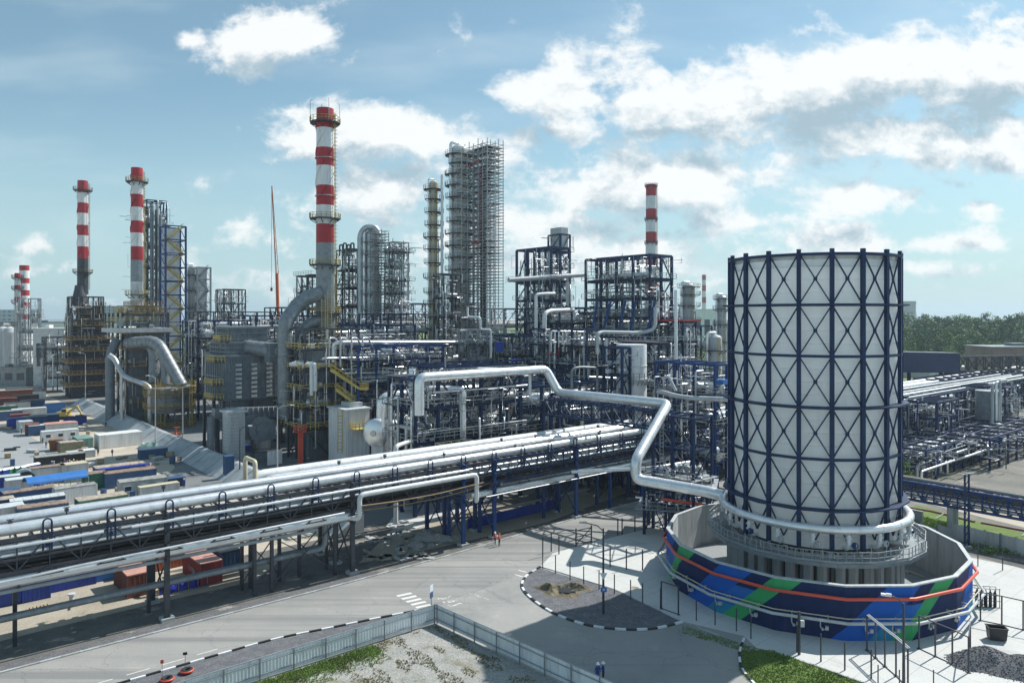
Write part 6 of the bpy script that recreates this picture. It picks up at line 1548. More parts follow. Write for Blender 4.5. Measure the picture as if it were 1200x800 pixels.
# front frames under the zigzag pipe
unit('pipe_structure', 'navy frame under the high thick pipe, behind the rack, nearest row', 'pipe structure', 62, 98.5, 22, 8, [6, 11.5, 17, 21.8], 5, 2, 133, steel=NV, dens=3.4, vessels=3, pipes=(.1, .28), bracep=.85, cw=.5, thin=1.3, open_top=0, deckp=.5)
unit('pipe_structure', 'lower navy frame of grey pipes under and beyond the lattice pipe bridge', 'pipe structure', 88, 103, 36, 9, [5, 10, 14.5, 18.5], 7, 2, 134, steel=NV, dens=3.0, vessels=3, pipes=(.1, .28), cw=.45, deckp=.5)
unit('pipe_structure', 'low navy pipe frame crowded with silver lines beside the big drum', 'pipe structure', 78, 112, 20, 9, [5, 9.5, 14], 4, 2, 135, steel=NV, dens=3.0, vessels=2, pipes=(.1, .3), cw=.4, deckp=.5)
unit('pipe_structure', 'low galvanized pipe frame between the pale process house and the rack', 'pipe structure', 77, 108, 9, 9, [4.5, 8.5, 12], 3, 2, 136, steel=GS, dens=2.7, vessels=2, cw=.3, deckp=.5)
unit('pipe_structure', 'navy pipe frame at the cooling tower end, beyond the rack', 'pipe structure', 128, 96, 26, 10, [5, 10, 14.5, 18.5], 5, 2, 137, steel=NV, dens=2.4, vessels=2, cw=.45, deckp=.5)
# long silver lines threading the plant
def line(pts, r, m, label, bend=None, seams=0, n=12): return pipe('silver_pipe', pts, r*.62, m, label, 'pipe', n=n, bend=bend, seams=seams)
line([P(391, 424, 160), P(391, 403, 160), P(398, 401, 160), P(545, 401, 185)], .75, 'silver_jacket', 'thick silver pipe running level on the bright blue frame by the tallest chimney', seams=3)
for k in range(4): line([P(386+k*13, 430, 159), P(386+k*13, 396, 159), P(392+k*13, 396, 161), P(400+k*12, 405, 163)], .35, 'dull_jacket', ('first', 'second', 'third', 'fourth')[k]+' curved swan neck pipe from the tallest chimney on the bright blue frame')
line([P(378, 420, 157), P(430, 419, 165)], .45, 'silver_jacket', 'short bright pipe on the middle floor of the bright blue frame')
line([P(400, 433, 158), P(475, 430, 172)], .4, 'silver_jacket', 'bright sloping pipe below the short bright one on the bright blue frame')
line([P(405, 437, 157), P(480, 436, 168)], .3, 'white_paint', 'thin white level pipe lowest on the bright blue frame')
line([P(392, 390, 190), P(505, 386, 215)], .9, 'silver_jacket', 'broad sunlit pipe behind the tallest chimney towards the slim cream column', seams=4)
line([P(596, 328, 182), P(684, 322, 196)], 1.0, 'light_grey', 'broad pale pipe spanning high between the two open navy frames', seams=4)
line([P(628, 415, 172), P(628, 345, 172), P(640, 344, 174), P(650, 344, 176)], .6, 'white_paint', 'tall white riser in front of the open navy frame')
line([P(638, 420, 165), P(638, 367, 165), P(645, 364, 167), P(672, 363, 175)], .8, 'white_paint', 'thick white riser turning level toward the tall open frame', bend=2)
line([P(665, 356, 178), P(665, 330, 178)], .7, 'light_grey', 'short upright pale pipe between the open frames')
line([P(700, 415, 150), P(700, 391, 150), P(705, 389, 151), P(750, 390, 154), P(768, 386, 155), P(768, 360, 156)], .62, 'light_grey', 'grey pipe rising, crossing and rising again over the decked navy platform', bend=1.5)
line([P(792, 422, 148), P(792, 340, 150)], .55, 'white_paint', 'tall thin white riser at the edge of the tall open frame')
line([P(575, 420, 176), P(575, 386, 176), P(563, 386, 176), P(563, 372, 176), P(548, 371, 178), P(548, 360, 178)], .42, 'white_paint', 'stepped white pipe climbing in front of the tallest scaffold')
for k in range(5): line([P(646+k*4.5, 412, 158), P(646+k*4.5, 388, 158), P(690, 386.5+k*.6, 163)], .26, 'silver_jacket', ('first', 'second', 'third', 'fourth', 'fifth')[k]+' of five thin hooked pipes bent over beside the open navy frame')
line([P(483, 432, 123), P(483, 466, 122)], .95, 'silver_jacket', 'fat silver down leg at the end of the high thick pipe', seams=2)
line([P(452, 500, 127), P(452, 484, 127), P(455, 470, 126), P(560, 470, 126), P(600, 463, 130)], 1.25, 'silver_jacket', 'fat silver pipe winding behind the rack below the high thick pipe', bend=2.5, seams=2.6)
line([P(486, 455, 118), P(540, 455, 121), P(543, 460, 121), P(543, 515, 121)], .75, 'silver_jacket', 'silver pipe that turns straight down in front of the nearest navy frame', bend=1.2)
line([P(500, 458, 119), P(538, 457, 121), P(540, 461, 121), P(540, 515, 121)], .6, 'white_paint', 'paired white pipe turning down beside the silver down turned pipe', bend=1.2)
line([P(560, 432, 122), P(620, 433, 125), P(621, 436, 125), P(621, 465, 125), P(630, 467, 125)], .42, 'white_paint', 'white pipe that drops off the high thick pipe near the lattice bridge', bend=1)
line([P(670, 470, 135), P(670, 432, 135), P(680, 430, 136), P(698, 431, 138), P(700, 434, 138), P(700, 470, 138)], .42, 'grey_jacket', 'grey goalpost pipe standing before the pale ribbed tank', bend=1.3)
line([P(770, 458, 126), P(800, 466, 124), P(855, 468, 122)], .7, 'dull_jacket', 'thick dull pipe crossing to the cooling tower through the blue pipe frame', bend=2)
line([P(776, 445, 127), P(783, 440, 127), P(792, 458, 126)], .45, 'light_grey', 'bent pale elbow pipe above the thick dull crossing pipe', bend=1.5)
line([P(690, 442, 140), P(770, 446, 150)], .5, 'dull_jacket', 'dull level pipe behind the grey goalpost pipe')
line([P(640, 415, 156), P(655, 415, 157), P(655, 406, 158), P(690, 405, 160)], .22, 'red_paint', 'thin red stepped pipe on the shaded navy frame')
pipe('silver_pipe', [UV(66, 94.3, 2.5), UV(66, 94.3, 11.0), UV(78, 95.5, 11.0)], .3, 'white_paint', 'white pipe rising out of the dirt behind the rack and bending level', 'pipe')
pipe('silver_pipe', [UV(57, 96, .5), UV(57, 96, 12.2), UV(62, 99, 12.2)], .35, 'white_paint', 'white upright pipe behind the rack beside the white coated mound', 'pipe')
# blue cabinet, blue tarps
t = MB(); t.box(P(585, 406, 174), (1.7, 1.4, 2.3), AU); t.build('control_cabinet', 'royal_blue', None, 'bright blue cabinet box at the foot of the tallest scaffold', 'cabinet')
t = MB(); t.box(P(603, 422, 168), (3.4, 2.0, .5), AU); t.build('tarpaulin', 'royal_blue', None, 'blue sheet folded on a deck below the tallest scaffold', 'tarpaulin')
t = MB(); t.box(P(846, 447, 128), (2.4, 2.0, .8), AU); t.build('tarpaulin', 'bright_blue', None, 'blue sheet on the blue pipe frame beside the cooling tower', 'tarpaulin')
# crane
cb_ = P(328, 372, 330); o = thing('tower_crane', 'slender orange lattice crane boom leaning up beside the tallest chimney', 'crane', (cb_[0], cb_[1], 0))
t = MB(); p0, p1, p2 = (cb_[0], cb_[1], 0), P(324.5, 320, 330), P(318.5, 218, 330)
t.tube([p0, p1], [.9, .75], 6); t.build('boom', 'orange_paint', o)
t = MB()
for s_ in range(3):
    a = s_*2*pi/3; d = Vector((cos(a), sin(a), 0)); t.bar(tuple(Vector(p1)+d*.7), tuple(Vector(p2)+d*.12), .2)
for k in range(24):
    f0, f1 = k/24, (k+1)/24; a = k*2*pi/3; r0 = .7*(1-f0)+.12*f0
    d0, d1 = Vector((cos(a), sin(a), 0)), Vector((cos(a+2.1), sin(a+2.1), 0))
    t.bar(tuple(Vector(lerp(p1, p2, f0))+d0*r0), tuple(Vector(lerp(p1, p2, f1))+d1*r0), .12)
t.build('jib_lattice', 'orange_paint', o)
t = MB(); q = P(318.3, 222, 330); t.bar(q, P(318.2, 338, 330), .12); t.box(P(318.2, 339, 330), (.8, .8, 1.6)); t.build('hook_cable', 'dark_steel', o)
t = MB(); t.box((cb_[0]+3, cb_[1], 2.2), (12, 3.2, 2.2), .3); t.box((cb_[0]-1, cb_[1], 4), (3, 2.8, 2), .3)
for k in range(4):
    for s_ in (-1.3, 1.3): t.cyl((cb_[0]-1+k*2.6, cb_[1]+s_-.3, .65), (cb_[0]-1+k*2.6, cb_[1]+s_+.3, .65), .65, n=12)
t.build('carrier', 'orange_paint', o)
# ------------------------------------------------------------------ containers, cabins, yard
def container(name, label, px_, py_, L, Wd, H, wall, roof, cat='container', axis='u', yaw=None, doors=True, windows=0, flat=False, group=None, door_m=None, z0=0.02, ridge=0, trim=None, base_overhang=.0):
    g = G(px_, py_); ya = AU if yaw is None else yaw
    if axis == 'v' and yaw is None: ya = AU+pi/2
    ya += random.Random(int(px_*13+py_*5)).uniform(-.07, .07)
    o = thing(name, label, cat, (g[0], g[1], z0), group); rr = random.Random(int(px_*7+py_))
    ca, sa = cos(ya), sin(ya)
    def W_(a, b_, z): return (g[0]+a*ca-b_*sa, g[1]+a*sa+b_*ca, z0+z)
    t = MB(); t.box(W_(0, 0, H/2), (L, Wd, H-.12), ya)
    k = int(L/.42)
    for i in range(k):
        a = -L/2+.25+i*(L-.5)/max(1, k-1)
        for s_ in (-1, 1): t.box(W_(a, s_*(Wd/2+.02), H/2), (.2, .036, H-.3), ya)
    k = int(Wd/.42)
    for i in range(k):
        b_ = -Wd/2+.25+i*(Wd-.5)/max(1, k-1)
        for s_ in (-1, 1): t.box(W_(s_*(L/2+.02), b_, H/2), (.036, .2, H-.3), ya)
    for sx_ in (-1, 1):
        for sy_ in (-1, 1): t.box(W_(sx_*(L/2-.02), sy_*(Wd/2-.02), H/2), (.16, .16, H), ya)
    t.build('wall', wall, o)
    t = MB(); t.box(W_(0, 0, H-.02), (L+.10+base_overhang, Wd+.10+base_overhang, .14), ya)
    if ridge:
        for i in range(int(L/1.2)): t.box(W_(-L/2+.6+i*1.2, 0, H+.07), (.1, Wd, .05), ya)
    t.build('roof', roof, o)
    if doors:
        t = MB()
        for s_ in (-1, 1): t.box(W_(-L/2-.07, s_*Wd/4, H/2), (.06, Wd/2-.12, H-.4), ya)
        for s_ in (-.5, -.2, .2, .5): t.box(W_(-L/2-.12, s_*Wd*.8, H/2), (.05, .05, H-.5), ya)
        t.build('door', door_m or wall, o)
    for i in range(windows):
        t = MB(); a = -L/2+L*(i+.5)/windows; t.box(W_(a, -Wd/2-.05, H*.58), (1.0, .06, .8), ya); wo = t.build('window', 'glass_dark', o)
        t = MB(); t.box(W_(a, -Wd/2-.05, H*.58+.45), (1.16, .1, .1), ya); t.box(W_(a, -Wd/2-.05, H*.58-.45), (1.16, .1, .1), ya); f = t.build('window_frame', 'white_paint', o)
    return o
CT = container
# under and before the rack
CT('shipping_container', 'rust brown shipping container standing nearest the road, under the pipes', 155, 690, 6.0, 2.44, 2.6, 'rust_red', 'pink_roof', axis='v', doors=False)
ro = CT('shipping_container', 'red shipping container with a pink roof and pale lettering beside the blue tarpaulin', 237, 676, 6.0, 2.44, 2.6, 'container_red', 'pink_roof', axis='v', doors=False)
g = G(237, 676); t = MB()      # the pale, weathered lettering on its long side: block strokes
ca, sa = cos(AU+pi/2), sin(AU+pi/2)
def LW(a, b_, z): return (g[0]+a*ca-b_*sa, g[1]+a*sa+b_*ca, z)
glyph = {'T': [(0, 1, 1, 1), (.5, 0, .5, 1)], 'R': [(0, 0, 0, 1), (0, 1, .9, 1), (.9, 1, .9, .5), (.9, .5, 0, .5), (.4, .5, 1, 0)], 'I': [(.5, 0, .5, 1)], 'O': [(0, 0, 0, 1), (1, 0, 1, 1), (0, 0, 1, 0), (0, 1, 1, 1)], 'N': [(0, 0, 0, 1), (1, 0, 1, 1), (0, 1, 1, 0)]}
for i, c_ in enumerate('TRITON'):
    for (x0, y0, x1, y1) in glyph[c_]:
        a0_, a1_ = 1.55-i*.52-x0*.36, 1.55-i*.52-x1*.36
        t.bar(LW(a0_, 1.22+.065, 1.0+y0*.55), LW(a1_, 1.22+.065, 1.0+y1*.55), .08, .02)
t.build('lettering', 'work_pale', ro)
CT('shipping_container', 'long orange rust shipping container lying behind the red one', 206, 661, 12.0, 2.44, 2.6, 'container_orange', 'rusty_roof', doors=False)
CT('shipping_container', 'dark blue shipping container with a near black roof beside the red one', 260, 664, 6.0, 2.44, 2.7, 'cabin_blue', 'black_paint', axis='v', doors=False)
o = thing('tarpaulin_fence', 'rumpled bright blue tarpaulin stretched low along the sand before the red container', 'tarpaulin', G(215, 688)); t = MB()
p0, p1 = Vector(G(186, 698)), Vector(G(243, 685)); n = 34; rr = random.Random(2); vs_ = []
nd = Vector((-(p1-p0).y, (p1-p0).x, 0)).normalized()
for i in range(n+1):
    for j in range(6):
        q = p0+(p1-p0)*(i/n)+nd*(rr.uniform(-.12, .12)+.35*sin(i*.7)*.3+j*.10); vs_.append((q.x, q.y, .03+j*.26+(rr.uniform(-.06, .06) if j else 0)))
t.add(vs_, [(i*6+j, (i+1)*6+j, (i+1)*6+j+1, i*6+j+1) for i in range(n) for j in range(5)], True)
t.add([tuple(Vector(v)+nd*.06) for v in vs_], [(i*6+j+1, (i+1)*6+j+1, (i+1)*6+j, i*6+j) for i in range(n) for j in range(5)], True); t.build('sheet', 'tarp_blue', o)
for i in range(6): q = p0+(p1-p0)*(i/5); t = MB(); t.bar((q.x, q.y, 0), (q.x, q.y, 1.5), .08); t.build('stake', 'wood', o)
CT('waste_skip', 'royal blue box skip at the photo edge on the sand, first of the row', 8, 706, 4.6, 2.4, 2.0, 'royal_blue', 'cabin_blue', 'skip', doors=False)
CT('waste_skip', 'royal blue box skip with timber pallets in front of it', 41, 700, 2.6, 2.4, 2.2, 'royal_blue', 'royal_blue', 'skip', doors=False)
CT('waste_skip', 'long royal blue box skip behind the pallets on the sand', 76, 688, 6.0, 2.2, 1.7, 'royal_blue', 'cabin_blue', 'skip', doors=False)
CT('waste_skip', 'bright blue box skip beneath the pipes near the rust brown container', 128, 676, 4.0, 2.2, 1.6, 'bright_blue', 'cabin_blue', 'skip', doors=False)
g = G(42, 712); o = thing('pallet', 'pale timber pallet lying on the sand by the blue skips', 'pallet', (g[0]+.5, g[1]-.3, .03)); t = MB()
for i in range(7): t.box((g[0]+.5-1.0*UX+i*.33*UX, g[1]-.3-1.0*UY+i*.33*UY, .22), (.22, 1.2, .05), AU)
t.build('slat', 'wood', o); t = MB()
for b_ in (-.5, 0, .5): t.box((g[0]+.5-UY*b_, g[1]-.3+UX*b_, .11), (2.2, .12, .14), AU)
t.build('bearer_frame', 'wood', o)
g = G(84, 709); o = thing('pipe_clamp_rig', 'small pale pipe rig with splayed feet on the sand', 'pipe rig', (g[0], g[1], .03)); t = MB()
t.lathe((g[0], g[1], .03), [(.5, 0), (.5, .3), (.25, .5), (.25, 1.1), (.4, 1.15), (.4, 1.3), (.02, 1.32)], 14); t.build('body', 'light_grey', o)
for k in range(4): a = k*pi/2+.4; t = MB(); t.bar((g[0], g[1], .25), (g[0]+cos(a)*1.5, g[1]+sin(a)*1.5, .1), .14); t.build('foot', 'dark_steel', o)
# cabins in the yard, from the rack outwards
CT('site_cabin', 'blue cabin with a rusty littered roof, closest to the rack', 50, 611, 6.6, 2.6, 2.7, 'cabin_blue', 'rusty_roof', 'cabin', windows=2)
CT('site_cabin', 'blue cabin with a pale ribbed roof behind the closest rusty one', 44, 601, 7.4, 2.6, 2.6, 'cabin_blue', 'pale_roof', 'cabin', ridge=1, windows=2)
CT('site_cabin', 'dark green cabin with a rusty streaked roof behind the pale ribbed one', 34, 591, 7.4, 2.4, 2.6, 'cabin_blue', 'rusty_roof', 'cabin')
CT('site_cabin', 'small grey cabin with a light flat roof beside the dome tent', 22, 577, 4.0, 2.6, 2.6, 'light_grey', 'pale_roof', 'cabin')
CT('site_cabin', 'royal blue cabin at the photo edge below the toilets', 4, 574, 5, 2.6, 2.6, 'royal_blue', 'pale_roof', 'cabin')
CT('site_cabin', 'royal blue lower cabin at the photo edge, second below the toilets', 2, 592, 5, 2.6, 2.6, 'royal_blue', 'cabin_blue', 'cabin')
CT('site_cabin', 'pale roofed cabin cut by the photo edge nearest the pipes', 0, 613, 6, 3, 2.6, 'light_grey', 'pale_roof', 'cabin')
CT('site_cabin', 'tan roofed cabin at the photo edge just past the pale one', -6, 604, 5, 2.6, 2.6, 'cabin_blue', 'sandy_roof', 'cabin')
CT('site_cabin', 'clean white ribbed cabin below the long blue awning', 88, 588, 6.2, 2.5, 2.8, 'white_paint', 'grey_roof', 'cabin')
CT('site_cabin', 'cabin with a rust red stained roof and a dark hole, near the pipes', 119, 600, 7.0, 2.8, 2.6, 'cabin_green', 'sandy_roof', 'cabin')
CT('site_cabin', 'green cabin with a rusty roof beside the end of the blue awning', 111, 571, 3.6, 2.8, 2.8, 'cabin_green', 'rusty_roof', 'cabin')
CT('site_cabin', 'long grey blue cabin with a broad rusty roof, farther of the joined pair', 140, 561, 8.6, 2.9, 2.8, 'cabin_blue', 'sandy_roof', 'cabin', windows=2)
CT('site_cabin', 'long grey blue cabin with a blue sheeted rusty roof, nearer of the joined pair', 152, 568, 8.6, 2.9, 2.8, 'cabin_blue', 'rusty_roof', 'cabin')
for k, (dx, dz) in enumerate(((0, 0),)):
    g = G(146, 564); t = MB(); t.box((g[0], g[1], 2.92), (9.0, 1.3, .05), AU); t.build('tarpaulin', 'tarp_blue', None, 'strip of bright blue sheet between the joined rusty roofs', 'tarpaulin')
CT('site_cabin', 'grey cabin with a mossy grey roof right behind the top pipe', 167, 579, 7.6, 3.0, 2.8, 'light_grey', 'grey_roof', 'cabin', windows=3)
CT('generator_box', 'small dark blue generator box beside the mossy grey cabin', 203, 570, 3.6, 1.8, 1.7, 'work_navy', 'cabin_blue', 'generator')
CT('site_cabin', 'low cabin with a long sand yellow roof half hidden by the top pipe', 186, 582, 6.4, 1.6, 2.2, 'light_grey', 'cream_paint', 'cabin')
# blue barrel awning
g0, g1 = Vector(G(29, 585)), Vector(G(100, 574)); o = thing('awning', 'long bright blue curved awning on posts over the cabins', 'awning', tuple((g0+g1)/2)); dv_ = (g1-g0).normalized(); nv_ = Vector((-dv_.y, dv_.x, 0)); t = MB(); vs_ = []; n = 10
for j in range(n+1):
    a = pi*j/n
    for e in (g0, g1): q = e+nv_*(1.9*cos(a)); vs_.append((q.x, q.y, 2.75+1.0*sin(a)))
t.add(vs_, [(2*j, 2*j+1, 2*j+3, 2*j+2) for j in range(n)], True); t.add([tuple(Vector(v)+Vector((0, 0, -.06))) for v in vs_], [(2*j+2, 2*j+3, 2*j+1, 2*j) for j in range(n)], True)
t.build('canopy', 'bright_blue', o)
for i in range(6):
    for s_ in (-1, 1): q = g0+(g1-g0)*(i/5)+nv_*1.85*s_; t = MB(); t.bar((q.x, q.y, 0), (q.x, q.y, 2.8), .1); t.build('post', 'light_grey', o)
g = G(29, 566); o = thing('dome_tent', 'small grey arched tent beside the blue toilets', 'tent', (g[0], g[1], 0)); t = MB(); vs_ = []
for j in range(11):
    a = pi*j/10
    for e in (-1.6, 1.6): vs_.append((g[0]+1.9*cos(a)*UX-e*UY, g[1]+1.9*cos(a)*UY+e*UX, .02+2.6*sin(a)))
t.add(vs_, [(2*j, 2*j+1, 2*j+3, 2*j+2) for j in range(10)], True); t.add([vs_[2*j+1] for j in range(11)], [tuple(range(11))]); t.build('cover', 'pale_roof', o)
t = MB(); t.tube([vs_[2*j] for j in range(11)], .12, 6); t.build('hoop_frame', 'light_grey', o)
# portable toilets
po = proto('portable_toilet', 'x', 'portable toilet', 'portable toilets in a row'); ORG[po.name] = (0, 0, 0)
t = MB(); t.box((0, 0, 1.1), (1.15, 1.15, 2.1)); 
for s_ in (-.4, 0, .4): t.box((s_, -.585, 1.1), (.12, .04, 1.8)); t.box((-.585, s_, 1.1), (.04, .12, 1.8))
bodyo = t.build('cabin_body', 'royal_blue', po)
t = MB(); t.box((-.05, -.60, 1.0), (.75, .05, 1.85)); do = t.build('door', 'bright_blue', po)
t = MB(); vs_ = [];
for j in range(7):
    a = pi*j/6
    for e in (-.62, .62): vs_.append((.62*cos(a), e, 2.15+.26*sin(a)))
t.add(vs_, [(2*j, 2*j+1, 2*j+3, 2*j+2) for j in range(6)], True); t.add([vs_[2*j] for j in range(7)], [tuple(range(7))]); t.add([vs_[2*j+1] for j in range(7)], [tuple(reversed(range(7)))]); t.build('roof', 'helmet_white', po)
kids = tree_of(po); tl = [(-8, 565, 'b'), (-1.5, 564, 'b'), (5, 563, 'b'), (12.5, 561.5, 'g'), (19.5, 560.5, 'd'), (26.5, 559.5, 'd'), (34, 557.5, 'b'), (41.5, 556, 'b')]
nm = {3: 'bright green portable toilet, the lightest green in the row', 4: 'dark green portable toilet next to the bright green one', 5: 'dark green portable toilet next to the gap towards the blue pair', 6: 'blue portable toilet, first after the green ones', 7: 'blue portable toilet at the far end of the row', 2: 'blue portable toilet next to the bright green one', 1: 'blue portable toilet, second from the bright green one', 0: 'blue portable toilet cut by the photo edge'}
for i, (x, y, c_) in enumerate(tl):
    g = G(x, y); r = po if i == 0 else dup(po, (g[0], g[1], .02), -.35, kids=kids)
    r.location = (g[0], g[1], .02); r.rotation_euler = (0, 0, -.35); r['label'] = nm[i]
    if c_ != 'b':
        for ch in children(r):
            if ch.name.startswith(('cabin_body', 'door')):
                me = ch.data.copy(); me.materials[0] = M['bright_green' if c_ == 'g' else 'cabin_green']; ch.data = me
# farther containers
CT('shipping_container', 'big white shipping container alone on the pale yard', 139, 522, 9.5, 4.6, 3.2, 'white_paint', 'white_paint', windows=0)
CT('shipping_container', 'green shipping container with a mint roof near the tan one', 97, 526, 6.4, 3.2, 2.9, 'pale_green', 'pale_green', axis='v')
CT('shipping_container', 'tan shipping container with a sandy roof next to the green one', 83, 530, 4.6, 3.0, 2.6, 'olive', 'sandy_roof')
CT('storage_box', 'orange brown storage box beside the tan container', 66, 527, 2.4, 2.4, 2.5, 'orange_brown', 'orange_brown', 'storage box')
CT('storage_box', 'dark brown storage box beside the orange brown one', 71, 528, 1.8, 2.2, 2.3, 'rust_red', 'cabin_blue', 'storage box')
CT('storage_box', 'low pale boxed crate in front of the tan container', 88, 537, 3.2, 2.6, 1.6, 'light_grey', 'pale_roof', 'storage box')
CT('storage_box', 'low pale boxed crate in front of the green container', 101, 535, 3.2, 2.6, 1.6, 'light_grey', 'white_paint', 'storage box')
CT('site_cabin', 'long white cabin with a pale roof beyond the tan container', 70, 516, 8, 2.8, 2.7, 'white_paint', 'pale_roof', 'cabin', windows=3)
CT('site_cabin', 'cabin with a wide salmon pink roof beyond the long white one', 71, 507, 7.4, 4.4, 2.8, 'light_grey', 'pink_roof', 'cabin')
CT('site_cabin', 'pale roofed cabin on the lot side of the pink roofed one', 50, 509, 6.5, 2.6, 2.7, 'cabin_blue', 'pale_roof', 'cabin')
CT('shipping_container', 'rust brown container end beyond the grey lot', 38, 509, 3.0, 4.0, 2.9, 'rust_red', 'rust_red')
CT('shipping_container', 'light grey container beside the rust brown container end', 29, 505, 3.0, 5.0, 2.9, 'light_grey', 'pale_roof')
CT('shipping_container', 'royal blue container at the corner of the grey lot', 19, 501, 4.0, 3.0, 2.8, 'royal_blue', 'royal_blue')
CT('shipping_container', 'maroon container past the royal blue one', 24, 496, 5.0, 3.0, 2.8, 'container_red', 'rust_red')
far = [(34, 489, 'light_grey', 'pale_roof', 'long pale roofed cabin in the middle of the far cabin rows', 9), (52, 497, 'cabin_blue', 'pale_roof', 'blue cabin with a cream roof between the far rows', 7), (40, 499, 'cabin_blue', 'grey_roof', 'low blue cabin past the maroon container', 6), (12, 492, 'cabin_blue', 'grey_roof', 'grey roofed blue cabin by the photo edge past the lot', 6),
       (5, 486, 'cabin_green', 'grey_roof', 'dark green cabin by the photo edge, deep in the yard', 7), (20, 481, 'light_grey', 'rusty_roof', 'rusty roofed pale cabin deep in the yard', 7), (38, 478, 'cabin_blue', 'rusty_roof', 'rusty roofed blue cabin deep in the yard', 7), (8, 476, 'rust_red', 'rust_red', 'rust red box deep in the yard by the photo edge', 6), (30, 472, 'black_paint', 'black_paint', 'black box trailer deep in the yard', 8), (46, 468, 'white_paint', 'white_paint', 'small white box with a blue emblem near the bank', 4), (10, 466, 'rust_red', 'rusty_roof', 'long rust red shed at the far yard edge', 16), (28, 462, 'grey_duct', 'grey_roof', 'grey shed at the far yard edge', 12)]
for (x, y, wm_, rm_, lb, L) in far: CT('site_cabin', lb, x, y, L, 3.2, 2.9, wm_, rm_, 'cabin', doors=False)
CT('waste_skip', 'blue skip filled with white sacks standing alone near the bank', 179, 536, 5.6, 2.6, 2.2, 'cabin_blue', 'pale_roof', 'skip', doors=False)
g = G(170, 526); rock('green_sheet', g[0], g[1]+2, 2.2, 'pale_green', 'pile under a dull green sheet behind the sack filled skip', None, .5)
CT('shipping_container', 'bright blue container beside the brown decked furnace', 64, 483, 5.5, 3.0, 3.0, 'bright_blue', 'cabin_blue')
CT('waste_skip', 'royal blue open skip at the edge of the bank by the excavator', 88, 497, 5.5, 3, 2.2, 'royal_blue', 'work_navy', 'skip', doors=False)
CT('waste_skip', 'royal blue round ended skip on the bank in front of the louvred tower', 283, 537, 3.4, 2.4, 2.8, 'royal_blue', 'royal_blue', 'skip', doors=False)
CT('notice_cabin', 'tall narrow dark blue booth at the foot of the bank', 268, 560, 1.6, 1.6, 4.4, 'cabin_blue', 'cabin_blue', 'booth', doors=False)
g = G(322, 545); t = MB(); t.box((g[0], g[1], 1.7), (3.2, .2, 3.0), AU); t.build('sign_board', 'white_paint', None, 'blank white upright board near the orange red mast', 'board')
# canteen shelter with people
CT('shelter', 'dark open sided shelter with a grey top where a crowd gathers', 70, 546, 9.0, 2.6, 2.5, 'black_paint', 'grey_roof', 'shelter', doors=False)
CT('site_cabin', 'low tan roofed cabin between the dome tent and the crowd', 55, 558, 6, 2.6, 2.0, 'light_grey', 'rusty_roof', 'cabin')
CT('site_cabin', 'low yellow topped cabin beside the crowd', 86, 554, 4.6, 3, 2.0, 'light_grey', 'cream_paint', 'cabin')
# excavator
g = G(76, 491); o = thing('excavator', 'yellow tracked excavator parked at the edge of the bank', 'excavator', (g[0], g[1], 0)); t = MB()
for s_ in (-1.1, 1.1):
    t = MB(); t.box((g[0], g[1]+s_, .5), (3.8, .6, .8)); t.cyl((g[0]-1.9, g[1]+s_-.3, .5), (g[0]-1.9, g[1]+s_+.3, .5), .4, n=10); t.cyl((g[0]+1.9, g[1]+s_-.3, .5), (g[0]+1.9, g[1]+s_+.3, .5), .4, n=10); t.build('track', 'black_paint', o)
t = MB(); t.box((g[0]-.4, g[1], 1.7), (3.2, 2.6, 1.3)); t.box((g[0]+.4, g[1]-.7, 2.7), (1.6, 1.1, 1.3)); t.build('body', 'yellow_steel', o)
t = MB(); t.box((g[0]+.45, g[1]-1.28, 2.8), (1.3, .05, .8)); t.build('window', 'glass_dark', o)
t = MB(); t.bar((g[0]+.8, g[1]+.4, 2), (g[0]+3.6, g[1]+.4, 4.0), .5); t.bar((g[0]+3.6, g[1]+.4, 4.0), (g[0]+5.0, g[1]+.4, 1.4), .4); t.build('arm', 'yellow_steel', o)
t = MB(); t.box((g[0]+4.9, g[1]+.4, 1.0), (.9, 1.1, .9)); t.build('bucket', 'dark_steel', o)
# orange valve wheel stand
g = G(207, 516); o = thing('barrier_trestle', 'orange trestle with crossed legs in front of the round heater', 'trestle', (g[0], g[1], 0)); t = MB()
for s_ in (-1, 1): t.bar((g[0]-1.6, g[1]+s_, .0), (g[0], g[1]+s_*.2, 2.0), .2); t.bar((g[0]+1.6, g[1]+s_, 0), (g[0], g[1]+s_*.2, 2.0), .2)
t.bar((g[0]-1.5, g[1], 2.0), (g[0]+1.5, g[1], 2.0), .3); t.bar((g[0], g[1], 2), (g[0], g[1], 3.4), .25); t.bar((g[0]-.8, g[1], 3.4), (g[0]+.8, g[1], 3.4), .25); t.build('stand', 'orange_paint', o)
# dark object lying on the grey lot
g = G(12, 528); t = MB(); t.box((g[0], g[1], .35), (2.4, .9, .6), .5); t.box((g[0]+1, g[1]+.8, .7), (1.4, .5, .3), .9); t.build('scrap_piece', 'dark_steel', None, 'dark scrap lying alone on the grey lot', 'scrap')
